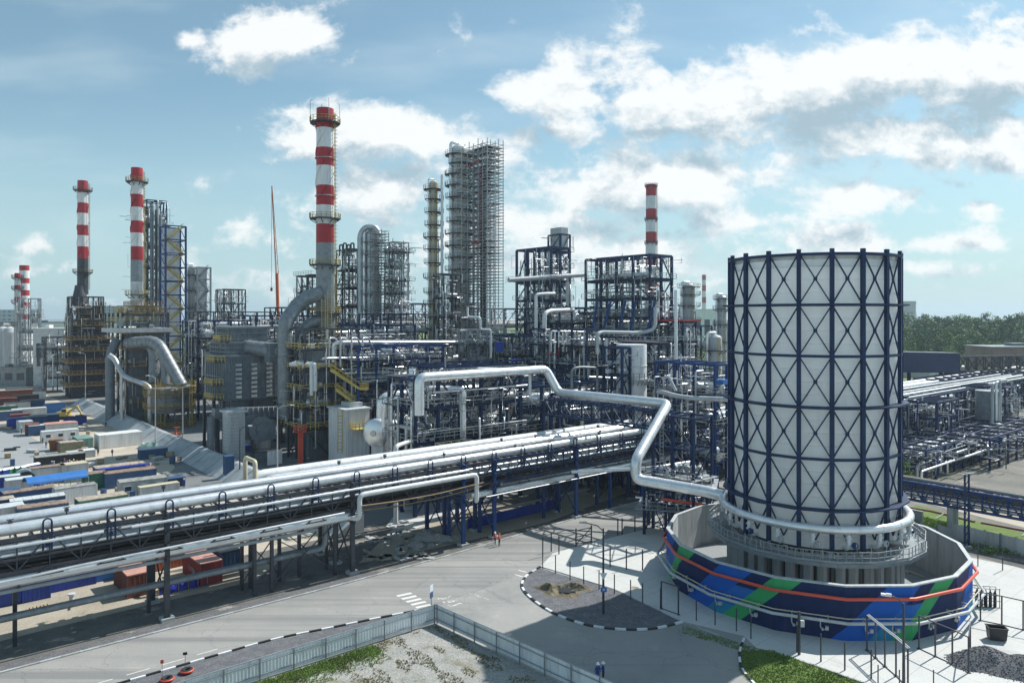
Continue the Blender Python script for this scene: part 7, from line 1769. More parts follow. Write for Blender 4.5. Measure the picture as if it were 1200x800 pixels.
# lamp posts of the yard and plant
def lamp(name, label, px_, py_, H, arm=(1, 0), L=2.2, m='light_grey', r=.11, head='helmet_white', head_drop=0.0, signs=False):
    g = G(px_, py_); o = thing(name, label, 'lamp post', (g[0], g[1], 0)); a = Vector((arm[0], arm[1], 0)).normalized()
    t = MB(); t.tube([(g[0], g[1], 0), (g[0], g[1], H*.45), (g[0], g[1], H)], [r*1.4, r*1.1, r*.8], 8); t.build('pole', m, o)
    b_ = Vector((g[0], g[1], H)); q = [tuple(b_+Vector((0, 0, -.3))), tuple(b_+a*L*.35+Vector((0, 0, .25))), tuple(b_+a*L+Vector((0, 0, .45)))]
    t = MB(); t.tube(q, r*.55, 6); ar = t.build('arm', m, o)
    e = Vector(q[-1]); t = MB(); t.box(tuple(e+a*.3), (.8, .32, .16), math.atan2(a.y, a.x)); t.box(tuple(e+a*.1+Vector((0, 0, .08))), (.4, .24, .12), math.atan2(a.y, a.x)); t.build('lamp_head', head, o)
    return o
lamp('street_lamp', 'grey lamp post in front of the boiler, near the orange red mast', 325, 556, 13.5, (1, .2), 2.6)
lamp('street_lamp', 'slim grey lamp post between the furnace foot and the brown decked furnace', 100, 480, 19, (-1, .2), 2)
lamp('street_lamp', 'slim lamp post on the bank before the round heater', 182, 524, 17, (-1, 0), 1.6)
lamp('street_lamp', 'slim lamp post by the bank, in front of the round heater ladders', 214, 518, 14, (1, 0), 1.2)
lamp('street_lamp', 'slim dark lamp post on the bank before the louvred tower', 281, 562, 10, (1, .3), 1.6, 'dark_steel')

# loose crates, pallets and boxes among the cabins
rr = random.Random(55); cr = []
for k in range(4):
    o = proto('crate', ('squat brown timber crate', 'flat pale grey pallet load', 'upright blue crate', 'long low sandy plank stack')[k]+' lying loose among the site cabins', 'crate', 'loose crates among the cabins'); ORG[o.name] = (0, 0, 0); t = MB(); w_, d_, h_ = ((1.2, 1.0, .9), (2.2, 1.2, .5), (1.0, .8, 1.4), (2.8, .9, .35))[k]
    t.box((0, 0, .15+h_/2), (w_, d_, h_))
    for i in range(5): t.box((0, 0, .2+h_*(i+.5)/5), (w_+.05, d_+.05, h_*.12))
    for i in (-1, 0, 1): t.box((w_*.42*i, 0, .07), (.12, d_, .14))
    t.build('load', ('wood', 'light_grey', 'cabin_blue', 'sandy_roof')[k], o); cr.append((o, tree_of(o)))
for i in range(64):
    if i % 3: x, y = rr.uniform(0, 215), 0; y = 586-x*.08+rr.uniform(-40, 14)
    else: x, y = rr.uniform(0, 105), rr.uniform(470, 540)
    if 0 < x < 66 and 500 < y < 545 and (x-18)*.65+500 > y-8+0: continue
    g = G(x, y); o, kd = cr[i % 4]; rz = rr.uniform(0, 3.1); s_ = rr.uniform(.7, 1.25)
    if i < 4 and o.location.length < .01: o.location = (g[0], g[1], .03); o.rotation_euler = (0, 0, rz)
    else: dup(o, (g[0], g[1], .03), rz, kids=kd, scale=s_)
for o, kd in cr:
    if o.location.length < .01: g = G(60+10*cr.index((o, kd)), 580); o.location = (g[0], g[1], .03)
# ------------------------------------------------------------------ right hand side beyond the tower
rr = random.Random(5)
pb_ = thing('pipe_bridge', 'long blue lattice pipe bridge passing behind the basin towards the photo edge', 'pipe bridge', UV(119, 50, 0))
seg_truss(pb_, UV(118.5, 96, 4.2), UV(118.5, 8, 4.2), 3.2, 2.6, 56, 'blue_steel', ch=.34, dg=.17)
for z in (4.9, 5.6, 6.2):
    t = MB(); t.bar(UV(117.2, 96, z), UV(117.2, 8, z), .12, .35); t.bar(UV(119.6, 96, z-.2), UV(119.6, 8, z-.2), .8, .25); t.build('cable_tray', 'dark_steel', pb_)
for v in (66, 40.6, 16):
    for du in (-1.0, 1.0):
        t = MB(); p = UV(118.5+du, v, 0); t.cyl((p[0], p[1], 0), (p[0], p[1], 4.05), .42, n=12); t.build('column', 'concrete', pb_)
for k, (du, z, r, m) in enumerate(((-1.1, 4.75, .3, 'dull_jacket'), (-.4, 4.75, .22, 'silver_jacket'), (.4, 4.8, .35, 'dull_jacket'), (1.1, 5.4, .28, 'silver_jacket'), (-.8, 7.2, .26, 'grey_jacket'), (.3, 7.15, .2, 'brown_steel'))):
    pipe('silver_pipe', [UV(118.5+du, 96, z), UV(118.5+du, 8, z)], r, m, ('thick dull pipe in the blue pipe bridge, basin side', 'slim silver pipe in the blue pipe bridge, basin side', 'thickest dull pipe in the middle of the blue pipe bridge', 'silver pipe in the blue pipe bridge, far side', 'grey pipe lying on top of the blue pipe bridge', 'rusty pipe lying on top of the blue pipe bridge')[k], 'pipe', n=8)
o = thing('lattice_mast', 'slim twin legged blue mast standing before the blue pipe bridge', 'mast', G(1133, 642)); g = G(1133, 642)
for s_ in (-.28, .28): t = MB(); t.bar((g[0]+s_, g[1], 0.3), (g[0]+s_, g[1], 10.2), .2); t.build('leg', 'navy_steel', o)
t = MB()
for k in range(9): t.bar((g[0]-.28, g[1], .6+k), (g[0]+.28, g[1], 1.4+k), .08)
t.build('bracing_lattice', 'navy_steel', o); t = MB(); t.box((g[0], g[1], .2), (1, 1, .4)); t.build('footing', 'concrete', o); t = MB(); t.bar((g[0]-.6, g[1], 10.1), (g[0]+1.2, g[1]+.3, 10.3), .18); t.build('crossarm', 'light_grey', o)
# concrete panel wall, broken at one end
cw_ = thing('concrete_wall', 'low grey concrete panel wall along the turf behind the basin', 'wall', G(1140, 640))
pts = [G(1080+i*18.5, 622.5+i*4.45) for i in range(14)]
for i, (a, c) in enumerate(zip(pts[:-1], pts[1:])):
    a, c = Vector(a), Vector(c); t = MB(); h = 2.2 if i > 1 else (1.1+.5*i)
    t.bar(tuple(a.lerp(c, .02)+Vector((0, 0, h/2))), tuple(a.lerp(c, .97)+Vector((0, 0, h/2+(-.25 if i < 2 else 0)))), .18, h); t.build('panel', 'concrete' if i % 3 else 'light_grey', cw_)
    t = MB(); t.bar(tuple(a), tuple(a+Vector((0, 0, 2.35 if i > 1 else 1.6))), .26); t.build('post', 'grey_duct' if i % 2 else 'concrete', cw_)
g = G(1071, 612); t = MB(); t.box((g[0], g[1], 1.0), (2.6, .4, 2.0), -.9); t.box((g[0]-2, g[1]+1.6, .9), (2.0, .4, 1.8), -.5); t.build('fence_panel', 'galvanized', None, 'leaning grey mesh panel at the broken end of the concrete wall', 'fence panel')
pipe('ground_pipe', [G(1062, 595), G(1092, 599.5), G(1142, 612)], .28, 'rust_red', 'rusty red pipe lying along the turf edge, longer length', 'pipe')
pipe('ground_pipe', [G(1150, 613), G(1210, 624), G(1300, 640)], .28, 'rust_red', 'rusty red pipe lying along the turf edge, length running out of the photo', 'pipe')
for k, (x, y) in enumerate(((1100, 606), (1200, 626), (1168, 600))):
    g = G(x, y); t = MB(); t.bar((g[0]-1, g[1]-1, .12), (g[0]+1.2, g[1]+.6, .5), .1); t.build('loose_bar', 'light_grey', None, 'pale loose bar lying on the turf by the concrete wall', 'bar', 'loose bars on the turf')
# racks beyond
def Rk(label, px_, Y, du, dv, levels, nu, nv, seed, **k): k.setdefault('pm', ['dull_jacket', 'grey_jacket', 'grey_duct', 'silver_jacket', 'blue_steel']); return U(px_, Y, du, dv, label, levels, nu, nv, seed, name='pipe_rack', cat='pipe rack', **k)
Rk('blue pipe rack on paired columns before the pale vessel, behind the cooling tower', 1078, 170, 40, 12, [6.5, 9.5, 12.6], 7, 2, 201, steel='navy_steel', dens=2.4, vessels=2, pipes=(.12, .28), bracep=.3, deckp=0, open_top=0, cw=.5, overhang=.3, thin=1.4)
Rk('low navy pipe rack crowded with valves in front of the pale vessel', 1085, 140, 34, 10, [2.2, 4.4, 6.0], 7, 2, 202, steel='navy_steel', dens=3.2, vessels=4, pipes=(.10, .26), bracep=.4, deckp=0, open_top=0, cw=.35, overhang=.2, thin=1.5)
Rk('low navy pipe rack running out of the photo below the pale vessel', 1160, 150, 40, 14, [2.5, 4.6, 6.6], 7, 3, 203, steel='navy_steel', dens=3.0, vessels=3, pipes=(.12, .28), bracep=.35, deckp=0, open_top=0, cw=.4, overhang=.2, thin=1.4)
Rk('farther blue pipe rack beyond the pale vessel', 1130, 215, 60, 14, [5, 9, 12.5], 9, 2, 204, steel='navy_steel', dens=2.6, vessels=2, pipes=(.15, .32), bracep=.3, deckp=0, open_top=0, cw=.5, overhang=.3, thin=1.5)
Rk('dense low pipework yard by the cooling tower below the blue gallery', 1065, 205, 26, 20, [3, 6, 9], 5, 3, 205, steel='navy_steel', dens=2.4, vessels=2, pipes=(.15, .3), deckp=.2, open_top=0, cw=.4)
for k, (v, z, r, m) in enumerate(((66, 13.0, .28, 'dull_jacket'), (69.5, 13.1, .34, 'silver_jacket'), (72.0, 13.0, .26, 'white_paint'), (74.5, 13.0, .3, 'dull_jacket'))):
    a, b_ = near(1078, 170); pipe('silver_pipe', [UV(a-4, b_+1+k*3, z), UV(a+90, b_+1+k*3, z)], r, m, ('thick dull pipe on the near edge of the blue rack by the pale vessel', 'second silver pipe on the blue rack by the pale vessel', 'white pipe third across the blue rack by the pale vessel', 'dull pipe on the far edge of the blue rack by the pale vessel')[k], 'pipe', n=10, seams=4)
for k, (px_, py_, Y) in enumerate(((1070, 535, 150), (1075, 545, 140), (1090, 527, 155), (1080, 552, 135))):
    a = P(px_, py_, Y); u_, v_ = toUV(a[0], a[1]); L = (30, 36, 24, 40)[k]
    pipe('silver_pipe', [UV(u_, v_, a[2]-3), UV(u_, v_, a[2]), UV(u_+L*.4, v_, a[2]), UV(u_+L*.4, v_-2, a[2]+1), UV(u_+L, v_-2, a[2]+1)], (.24, .26, .2, .2)[k], ('silver_jacket', 'dull_jacket', 'white_paint', 'silver_jacket')[k], ('silver', 'dull grey', 'white', 'slim silver')[k]+' dog legged pipe across the low racks behind the basin', 'pipe', n=9)
Rk('navy frame with crossed bracing just beyond the pale vessel', 1178, 185, 10, 10, [4.5, 9, 13.5], 3, 2, 207, dens=2.2, vessels=1, pipes=(.12, .3), deckp=.3, bracep=.8)
Rk('navy two storey frame standing before the blue rack by the cooling tower', 1098, 158, 12, 6, [5, 9.5, 13], 3, 1, 208, dens=2.0, vessels=1, pipes=(.12, .3), deckp=.25, bracep=.5, cw=.55)
# pale vessel
Yk = 178; xk = (1158-600)/F*Yk
o = column('pale concrete coloured vessel standing among the pipe racks beyond the basin', xk, Yk, 0, ZH(457, Yk), 2.75, 'grey_jacket', [], 1, cat='vessel', name='storage_vessel', pipes=0, ladder='dark_steel', sections=[(0, 1), (1.0, 1)], flat=True)
for k in range(3): pipe('riser_pipe', [P(1163+k*4.5, 540, 174), P(1163+k*4.5, 450-k*2, 174), P(1170+k*4.5, 449-k*2, 176)], (.35, .3, .3)[k], ('light_grey', 'silver_jacket', 'light_grey')[k], ('light grey riser pipe touching the pale vessel', 'silver riser pipe between the two light grey ones by the pale vessel', 'light grey riser pipe standing off the pale vessel')[k], 'pipe', n=8)
# blue gallery and truss bridge
o = thing('covered_gallery', 'solid navy covered conveyor gallery emerging behind the cooling tower', 'gallery', (130, 240, 0))
ga, gb = Vector(P(1042, 424, 235)), Vector(P(1117, 425, 245)); t = MB(); t.bar(tuple(ga), tuple(gb), 5, 6.4)
for k in range(8): q = ga.lerp(gb, (k+.5)/8); t.bar(tuple(q+Vector((0, -2.6, -3.3))), tuple(q+Vector((0, -2.6, 3.3))), .12)
t.build('casing', 'navy_steel', o); t = MB(); t.bar(tuple(ga+Vector((0, 0, 3.35))), tuple(gb+Vector((0, 0, 3.35))), 5.6, .25); t.build('roof', 'grey_duct', o)
for f in (.3, .8): q = ga.lerp(gb, f); t = MB(); t.bar((q.x, q.y, 0), (q.x, q.y, q.z-3.2), .9); t.build('column', 'navy_steel', o)
o = thing('conveyor_bridge', 'long black lattice bridge leading from the navy gallery to the photo edge', 'bridge', (165, 250, 0))
seg_truss(o, tuple(gb+Vector((.5, 0, -2.6))), tuple(P(1290, 430, 262)), 4, 4.6, 18, 'dark_steel', ch=.5, dg=.3)
for x in (1140, 1200, 1260): q = P(x, 440, 253); t = MB(); t.bar((q[0], q[1], 0), (q[0], q[1], q[2]-1), .8); t.build('column', 'navy_steel', o)
# far buildings
def bld(label, px_, Y, wd, dp, h, wall, roof, wins=0, name='building', yaw=0.0, floors=1, base=0):
    x = (px_-600)/F*Y; o = thing(name, label, 'building', (x, Y, base)); t = MB(); t.box((x, Y+dp/2, base+h/2), (wd, dp, h), 0); t.build('wall', wall, o)
    t = MB(); t.box((x, Y+dp/2, base+h+.25), (wd+1, dp+1, .5), 0); t.box((x-wd*.2, Y+dp/2, base+h+1.1), (wd*.12, dp*.3, 1.4)); t.build('roof', roof, o)
    for f in range(floors):
        for k in range(wins):
            t = MB(); t.box((x-wd/2+wd*(k+.5)/wins, Y-.02, base+h*(f+.55)/floors), (wd/wins*.6, .3, h/floors*.4)); t.build('window', 'glass_dark', o)
    return o
bld('brown brick hall with a dark flat roof in front of the trees', 1240, 330, 60, 20, 17.5, 'brick_far', 'grey_duct', 12)
bld('low pale shed with a light roof between the gallery and the trees', 1085, 380, 34, 14, 8, 'light_grey', 'pale_roof', 6)
bld('pale long low store beyond the navy gallery', 1130, 350, 22, 10, 7, 'white_paint', 'pale_roof', 4)
bld('light blue grey block with dark windows behind the lattice bridge', 1185, 285, 26, 8, 9.5, 'fence_panel', 'grey_roof', 9, floors=2)
bld('white and blue distant works hall under the thin distant chimney', 818, 700, 44, 25, 38, 'fence_panel', 'pale_roof', 5, floors=1)
# the far left skyline
L_ = [('white gable hall with a pale roof beyond the yard', 8, 370, 30, 18, 13, 'white_paint', 'pale_roof', 5, 1), ('long white hall with a navy roof band on the far skyline', 62, 640, 120, 30, 26, 'white_paint', 'navy_steel', 14, 1),
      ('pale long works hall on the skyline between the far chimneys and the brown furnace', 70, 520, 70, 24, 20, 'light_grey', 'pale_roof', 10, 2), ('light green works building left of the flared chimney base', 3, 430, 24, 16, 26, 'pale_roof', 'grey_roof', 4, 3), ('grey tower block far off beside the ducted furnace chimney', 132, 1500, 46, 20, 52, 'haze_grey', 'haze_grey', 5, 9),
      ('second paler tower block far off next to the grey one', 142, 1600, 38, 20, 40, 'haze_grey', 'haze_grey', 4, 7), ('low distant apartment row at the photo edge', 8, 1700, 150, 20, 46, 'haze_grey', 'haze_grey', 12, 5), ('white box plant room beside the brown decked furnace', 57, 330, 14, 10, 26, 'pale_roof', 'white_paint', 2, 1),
      ('open grey shed near the foot of the flared chimney', 10, 330, 16, 10, 8, 'grey_jacket', 'grey_roof', 3, 1)]
for (lb, x, Y, wd, dp, h, wm_, rm_, wn, fl) in L_: bld(lb, x, Y, wd, dp, h, wm_, rm_, wn, floors=fl)
for k, (x, Y) in enumerate(((12, 350), (4, 352))):
    xx = (x-600)/F*Y; t = MB(); t.lathe((xx, Y, 0), [(3.2, .02), (3.2, 24), (2.4, 26), (.05, 27)], 20); t.build('silo', 'light_grey', None, ('pale upright silo next to the slimmer distant chimney', 'pale upright silo at the very photo edge')[k], 'silo')
U(24, 335, 8, 8, 'tall grey lattice reactor frame at the foot of the slimmer distant chimney', [8, 16, 24, 32, 40], 2, 2, 301, steel='galvanized', dens=1.4, vessels=2, stairs='galvanized')
U(54, 300, 12, 12, 'squat dark frame with a blue grey box on top, before the white plant room', [6, 12, 18, 23], 3, 3, 302, steel='dark_steel', dens=1.8, vessels=2)
U(85, 330, 24, 10, 'far dark frames past the white plant room', [9, 18, 26], 4, 2, 303, steel='dark_steel', dens=1.4, vessels=2)
# ------------------------------------------------------------------ trees
def leafmat(name, c):
    m = bpy.data.materials.new(name); m.use_nodes = True; nt = m.node_tree; b = nt.nodes['Principled BSDF']
    oi = nt.nodes.new('ShaderNodeObjectInfo'); geo = nt.nodes.new('ShaderNodeNewGeometry'); n = nt.nodes.new('ShaderNodeTexNoise'); n.inputs['Scale'].default_value = .35; n.inputs['Detail'].default_value = 4
    nt.links.new(geo.outputs['Position'], n.inputs['Vector'])
    cr = ramp(nt, n.outputs['Fac'], [(.3, tuple(x*.65 for x in c)), (.7, tuple(x*1.35 for x in c))]); nt.links.new(cr, b.inputs['Base Color']); b.inputs['Roughness'].default_value = .6
    b.inputs['Specular IOR Level'].default_value = .2; M[name] = m
leafmat('leaf_dark', (.090, .165, .058)); leafmat('leaf_mid', (.125, .215, .068)); leafmat('leaf_light', (.19, .265, .09)); leafmat('leaf_blue', (.095, .17, .085))
def tree_proto(seed, H, Wd, leaf, label, nclump=34, nleaf=46, ls=.95):
    rr = random.Random(seed); o = proto('tree', label, 'tree'); ORG[o.name] = (0, 0, 0)
    t = MB(); t.tube([(0, 0, 0), (rr.uniform(-.2, .2), .1, H*.25), (rr.uniform(-.4, .4), 0, H*.6), (0, 0, H*.85)], [.42, .33, .2, .06], 8)
    for k in range(9):
        a = rr.uniform(0, 6.28); z = H*rr.uniform(.3, .7); r = Wd*rr.uniform(.5, .85); t.tube([(0, 0, z), (cos(a)*r*.5, sin(a)*r*.5, z+H*.07), (cos(a)*r, sin(a)*r, z+H*.16)], [.16, .1, .04], 5)
    t.build('trunk', 'bark', o)
    t = MB()
    for k in range(nclump):
        f = rr.random(); z = H*(.26+.72*f); rad = Wd*(math.sin(pi*min(1, .16+.80*f))**.8)*rr.uniform(.35, 1.0); a = rr.uniform(0, 6.28); cx, cy = cos(a)*rad, sin(a)*rad; cr = rr.uniform(.9, 1.9)*Wd/4.5
        for q in range(nleaf):
            th, ph = rr.uniform(0, 6.28), math.acos(rr.uniform(-1, 1)); rq = cr*rr.uniform(.45, 1.1); c = Vector((cx+rq*sin(ph)*cos(th), cy+rq*sin(ph)*sin(th), z+rq*cos(ph)*.8)); s_ = ls*rr.uniform(.5, 1.1)*.5
            n_ = Vector((rr.gauss(0, 1), rr.gauss(0, 1), rr.gauss(.6, 1))).normalized(); u_ = n_.orthogonal().normalized(); w_ = n_.cross(u_)
            t.add([tuple(c-u_*s_), tuple(c+w_*s_*.6), tuple(c+u_*s_), tuple(c-w_*s_*.6)], [(0, 1, 2, 3)], True)
    t.build('crown', leaf, o); return o
tps = [tree_proto(1, 15, 4.6, 'leaf_dark', 'x'), tree_proto(2, 17, 5.2, 'leaf_mid', 'x'), tree_proto(3, 13, 5.0, 'leaf_light', 'x'), tree_proto(4, 19, 4.2, 'leaf_blue', 'x'), tree_proto(6, 16, 6.0, 'leaf_mid', 'x'), tree_proto(9, 18, 4.0, 'leaf_dark', 'x')]
tk = [tree_of(p) for p in tps]; used = set(); kinds = ['dark green leafy tree in the belt of trees on the skyline', 'mid green leafy tree in the belt of trees on the skyline', 'light yellow green bushy tree in the belt of trees on the skyline', 'tall slim blue green tree in the belt of trees on the skyline', 'broad mid green tree in the belt of trees on the skyline', 'tall slim dark green tree in the belt of trees on the skyline']
rr = random.Random(77)
def plant_tree(k, x, y, s, label, group):
    loc = (x, y, 0); rz = rr.uniform(0, 6.28)
    if k in used: r = dup(tps[k], loc, rz, label, group, kids=tk[k], scale=s)
    else: used.add(k); r = tps[k]; r.location = loc; r.rotation_euler = (0, 0, rz); r.scale = (s,)*3; r['label'] = label; r['group'] = group
for row, (Y, n, x0, x1, smin, smax) in enumerate(((395, 20, 1050, 1230, .65, .95), (430, 24, 1045, 1240, 1.05, 1.4), (475, 26, 1045, 1240, 1.35, 1.75), (540, 26, 1045, 1240, 1.5, 1.95), (620, 24, 1045, 1240, 1.6, 2.1))):
    for i in range(n):
        px_ = x0+(x1-x0)*(i+rr.uniform(.1, .9))/n; k = rr.randrange(6) if row else rr.choice((2, 4, 1, 2)); Yj = Y+rr.uniform(-18, 18); s = rr.uniform(smin, smax)
        zt_ = 17*s
        plant_tree(k, (px_-600)/F*Yj, Yj, s, kinds[k], 'trees of the belt beyond the pipe racks')
for (px_, Y, s, k) in ((812, 420, .9, 2), (800, 450, 1.0, 1), (822, 430, .9, 4), (832, 480, 1.1, 0), (794, 500, 1.0, 2)):
    plant_tree(k, (px_-600)/F*Y, Y, s, 'green tree far off in the gap between the plant and the cooling tower', 'trees in the gap beside the cooling tower')
for (px_, Y, s, k) in ((52, 470, .9, 1), (60, 500, 1, 0), (66, 480, .9, 4), (74, 520, .9, 2), (44, 480, .8, 0)):
    plant_tree(k, (px_-600)/F*Y, Y, s, 'green tree far off among the pale halls beyond the yard', 'trees among the far halls')
g = G(1066, 606); plant_tree(1, g[0]+1, g[1]+5, .48, 'small leafy tree squeezed between the cooling tower and the blue pipe bridge', None)
tps_last = [o for o in bpy.data.objects if o.get('label', '').startswith('small leafy tree')][0]
# bushes and weeds along the wall
for i in range(10):
    g = G(1165+rr.uniform(-70, 35), 645+rr.uniform(-8, 8))
    t = MB()
    for q in range(160):
        a, r_ = rr.uniform(0, 6.28), rr.uniform(0, 1.1); c = Vector((g[0]+cos(a)*r_*1.5, g[1]+sin(a)*r_, abs(rr.gauss(.2, .22)))); s_ = rr.uniform(.1, .22)
        n_ = Vector((rr.gauss(0, 1), rr.gauss(0, 1), rr.gauss(.8, 1))).normalized(); u_ = n_.orthogonal().normalized(); w_ = n_.cross(u_); t.add([tuple(c-u_*s_), tuple(c+w_*s_*.6), tuple(c+u_*s_), tuple(c-w_*s_*.6)], [(0, 1, 2, 3)], True)
    t.build('weed_bush', 'leaf_light' if i % 2 else 'leaf_mid', None, 'low clump of green weeds at the foot of the concrete wall', 'bush', 'weeds along the concrete wall')
# ------------------------------------------------------------------ foreground: plot fence, signs, lamps, posts
fo = thing('plot_fence', 'pale blue grey corrugated metal fence turning a corner round the gravel plot', 'fence', (FC[0], FC[1], 0))
def fence_run(a, c, n, H=2.0, low=0.15):
    a, c = Vector((a[0], a[1], 0)), Vector((c[0], c[1], 0)); d = (c-a).normalized(); nrm = Vector((-d.y, d.x, 0)); L = (c-a).length; rr = random.Random(int(L))
    for i in range(n):
        p, q = a+d*(L*i/n), a+d*(L*(i+1)/n); t = MB(); w_ = L/n; k = int(w_/.3); vs_ = []; tilt = rr.uniform(-.02, .02)
        for j in range(k*2+1):
            m_ = p+d*(w_*j/(k*2))+nrm*(.010 if j % 2 else -.010)
            for z in (low, H): vs_.append((m_.x+nrm.x*tilt*z, m_.y+nrm.y*tilt*z, z))
        t.add(vs_, [(2*j, 2*j+2, 2*j+3, 2*j+1) for j in range(k*2)]); t.build('panel', 'fence_panel', fo)
    t = MB()
    for z in (.55, 1.62): t.bar(tuple(a+nrm*.12+Vector((0, 0, z))), tuple(c+nrm*.12+Vector((0, 0, z))), .07)
    t.bar(tuple(a+Vector((0, 0, H))), tuple(c+Vector((0, 0, H))), .09, .05)
    t.build('rail', 'galvanized', fo)
    m = int(L/3.0)
    for i in range(m+1):
        p = a+d*(L*i/m)+nrm*.20; t = MB(); t.bar(tuple(p), tuple(p+Vector((0, 0, H+.06))), .09); t.build('post', 'grey_jacket', fo)
fence_run(FC, tuple(FL), 20); fence_run(tuple(FRt), FC, 12)
# grass and weeds in the plot (one mass), in the bed and on the turf
def tuft_field(name, fn, n, seed, hmin, hmax, m):
    rr = random.Random(seed); t = MB(); k = 0
    while k < n:
        p = fn(rr)
        if p is None: continue
        x, y = p; h = rr.uniform(hmin, hmax)
        for q in range(3):
            a = rr.uniform(0, 6.28); w_ = rr.uniform(.03, .06); lx, ly = cos(a), sin(a); o_ = rr.uniform(0, .12)
            bx, by = x+lx*o_, y+ly*o_
            t.add([(bx-ly*w_, by+lx*w_, .03), (bx+ly*w_, by-lx*w_, .03), (bx+lx*h*.45, by+ly*h*.45, .03+h)], [(0, 1, 2)])
        k += 1
    return t.build(name, m, None, None, None, None, 'stuff', origin=(0, 0, 0))
leafmat('blade', (.17, .255, .06)); leafmat('blade_dry', (.22, .20, .10))
fcv, udv, frv = Vector(FC), Vector((UX, UY)), fr
def in_plot_left(rr):      # band along the left-hand fence
    s, d = rr.uniform(7.5, 24), abs(rr.gauss(0, 1.5))+.3
    if d > 4.2 or (rr.random() < .5 and sin(s*1.9)+cos(d*2.3) > .8): return None
    p = fcv-udv*s+Vector((UY, -UX))*d; return p.x, p.y
def in_plot_sparse(rr):
    s, d = rr.uniform(0, 25), rr.uniform(.4, 16)
    p = fcv-udv*s+Vector((UY, -UX))*d
    q = p-fcv
    if q.x*(-fr.y)+q.y*fr.x > -.3: return None
    if math.sin(p.x*.9)*math.sin(p.y*.8+1)+.5*math.sin(p.x*2.3+p.y*1.7) < .25: return None
    return p.x, p.y
def in_bed(rr):
    x, y = rr.uniform(866, 1012), rr.uniform(762, 830)
    if y < 760+max(0, (x-900))*.36 or x < 866+max(0, y-785)*.9: return None
    g = G(x, y); return g[0], g[1]
tuft_field('grass', in_plot_left, 7500, 1, .05, .16, 'blade')
tuft_field('grass', in_plot_sparse, 3600, 2, .06, .16, 'blade_dry')
tuft_field('grass', in_bed, 7000, 3, .05, .15, 'blade')
def in_turf(rr):
    x = rr.uniform(1060, 1230); y = 600+(x-1060)*.255+rr.uniform(0, 16); g = G(x, y); return g[0], g[1]
tuft_field('grass', in_turf, 5000, 4, .15, .4, 'blade')
def in_islandedge(rr):
    x = rr.uniform(800, 935); y = 733+(x-800)*.30+rr.uniform(0, 9); g = G(x, y); return g[0], g[1]
tuft_field('grass', in_islandedge, 900, 5, .04, .12, 'blade')
# dug hole with its heap of earth on the gravel island
g0 = G(660, 692); t = MB(); n = 30; m = 9; rr = random.Random(9); vs_ = []
for j in range(m+1):
    f = j/m
    for i in range(n):
        a = 2*pi*i/n; R_ = f*(2.4+.4*sin(3*a)+.3*sin(5*a+1)); h = .58*(.12 if -.9 < sin(a+.2)-1e-9 < 9 and False else 1)*(.15+.85*min(1, max(0, (1+sin(a))*.9)))*math.exp(-((f-.55)/.22)**2)*(1+.45*sin(2*a+1.2))*(.6 if cos(a-5.2) > .6 else 1)+rr.uniform(-.09, .12)*(1-f*.6)
        z = .065+max(0, h)*(1 if f < .98 else 0)-(0.0 if f > .3 else 0)
        vs_.append((g0[0]+cos(a)*R_*1.25, g0[1]+sin(a)*R_*.9, z))
t.add(vs_, [(j*n+i, j*n+(i+1) % n, (j+1)*n+(i+1) % n, (j+1)*n+i) for j in range(m) for i in range(n)])
t.build('earth_mound', 'dug_earth', None, 'ring of dug straw coloured earth round a dark hole on the gravel island', 'earth mound')
t = MB(); g1 = G(664, 693); t.prism([(g1[0]-.9, g1[1]-.7), (g1[0]+.2, g1[1]-.95), (g1[0]+1.0, g1[1]-.5), (g1[0]+1.0, g1[1]+.5), (g1[0]-.1, g1[1]+.8), (g1[0]-.9, g1[1]+.4)], .08, .24); t.v = [(v[0], v[1], v[2]) for v in t.v]
t.build('pit_shade', 'black_paint', None, 'black block standing for the shade inside the pit in the dug earth', 'pit')  # solid black block, the darkness of the hole given as colour
# tyre markers with discs on rods
for k, (x, y, lb, dc) in enumerate(((219, 788, 'red rimmed tyre on the gravel strip holding a rod with a dark square sign', 'black_paint'), (196, 798, 'red rimmed tyre on the gravel strip holding a rod with a red disc', 'red_pipe'))):
    g = G(x, y); o = thing('tyre_marker', lb, 'road marker', (g[0], g[1], .03)); t = MB(); t.ringtube((g[0], g[1], .22), .38, .18, 22, 10); t.build('tyre', 'dark_rubber', o)
    t = MB(); t.ringtube((g[0], g[1], .24), .50, .10, 22, 8); t.build('painted_rim', 'red_pipe', o); t = MB(); px0 = g[0]-.35+(-.1 if k else .2); t.bar((px0, g[1], .1), (px0, g[1], 1.75), .035); t.build('rod', 'work_grey', o)
    t = MB(); t.box((px0, g[1]-.02, 1.75), (.36, .05, .24) if k == 0 else (.26, .05, .3), .3); t.build('sign', dc, o)
# road sign seen nearly edge on by the fence corner
g = G(505.5, 716); o = thing('road_sign', 'grey post with small road signs seen almost edge on near the fence corner', 'road sign', (g[0], g[1], 0)); t = MB(); t.tube([(g[0], g[1], 0), (g[0], g[1], 2.9)], .05, 8); t.build('post', 'galvanized', o)
for z, h in ((2.55, .7), (1.8, .6)): t = MB(); t.box((g[0]+.02, g[1]-.07, z), (.62, .03, h), 1.15); t.build('sign_plate', 'fence_panel' if z > 2 else 'cabin_blue', o)
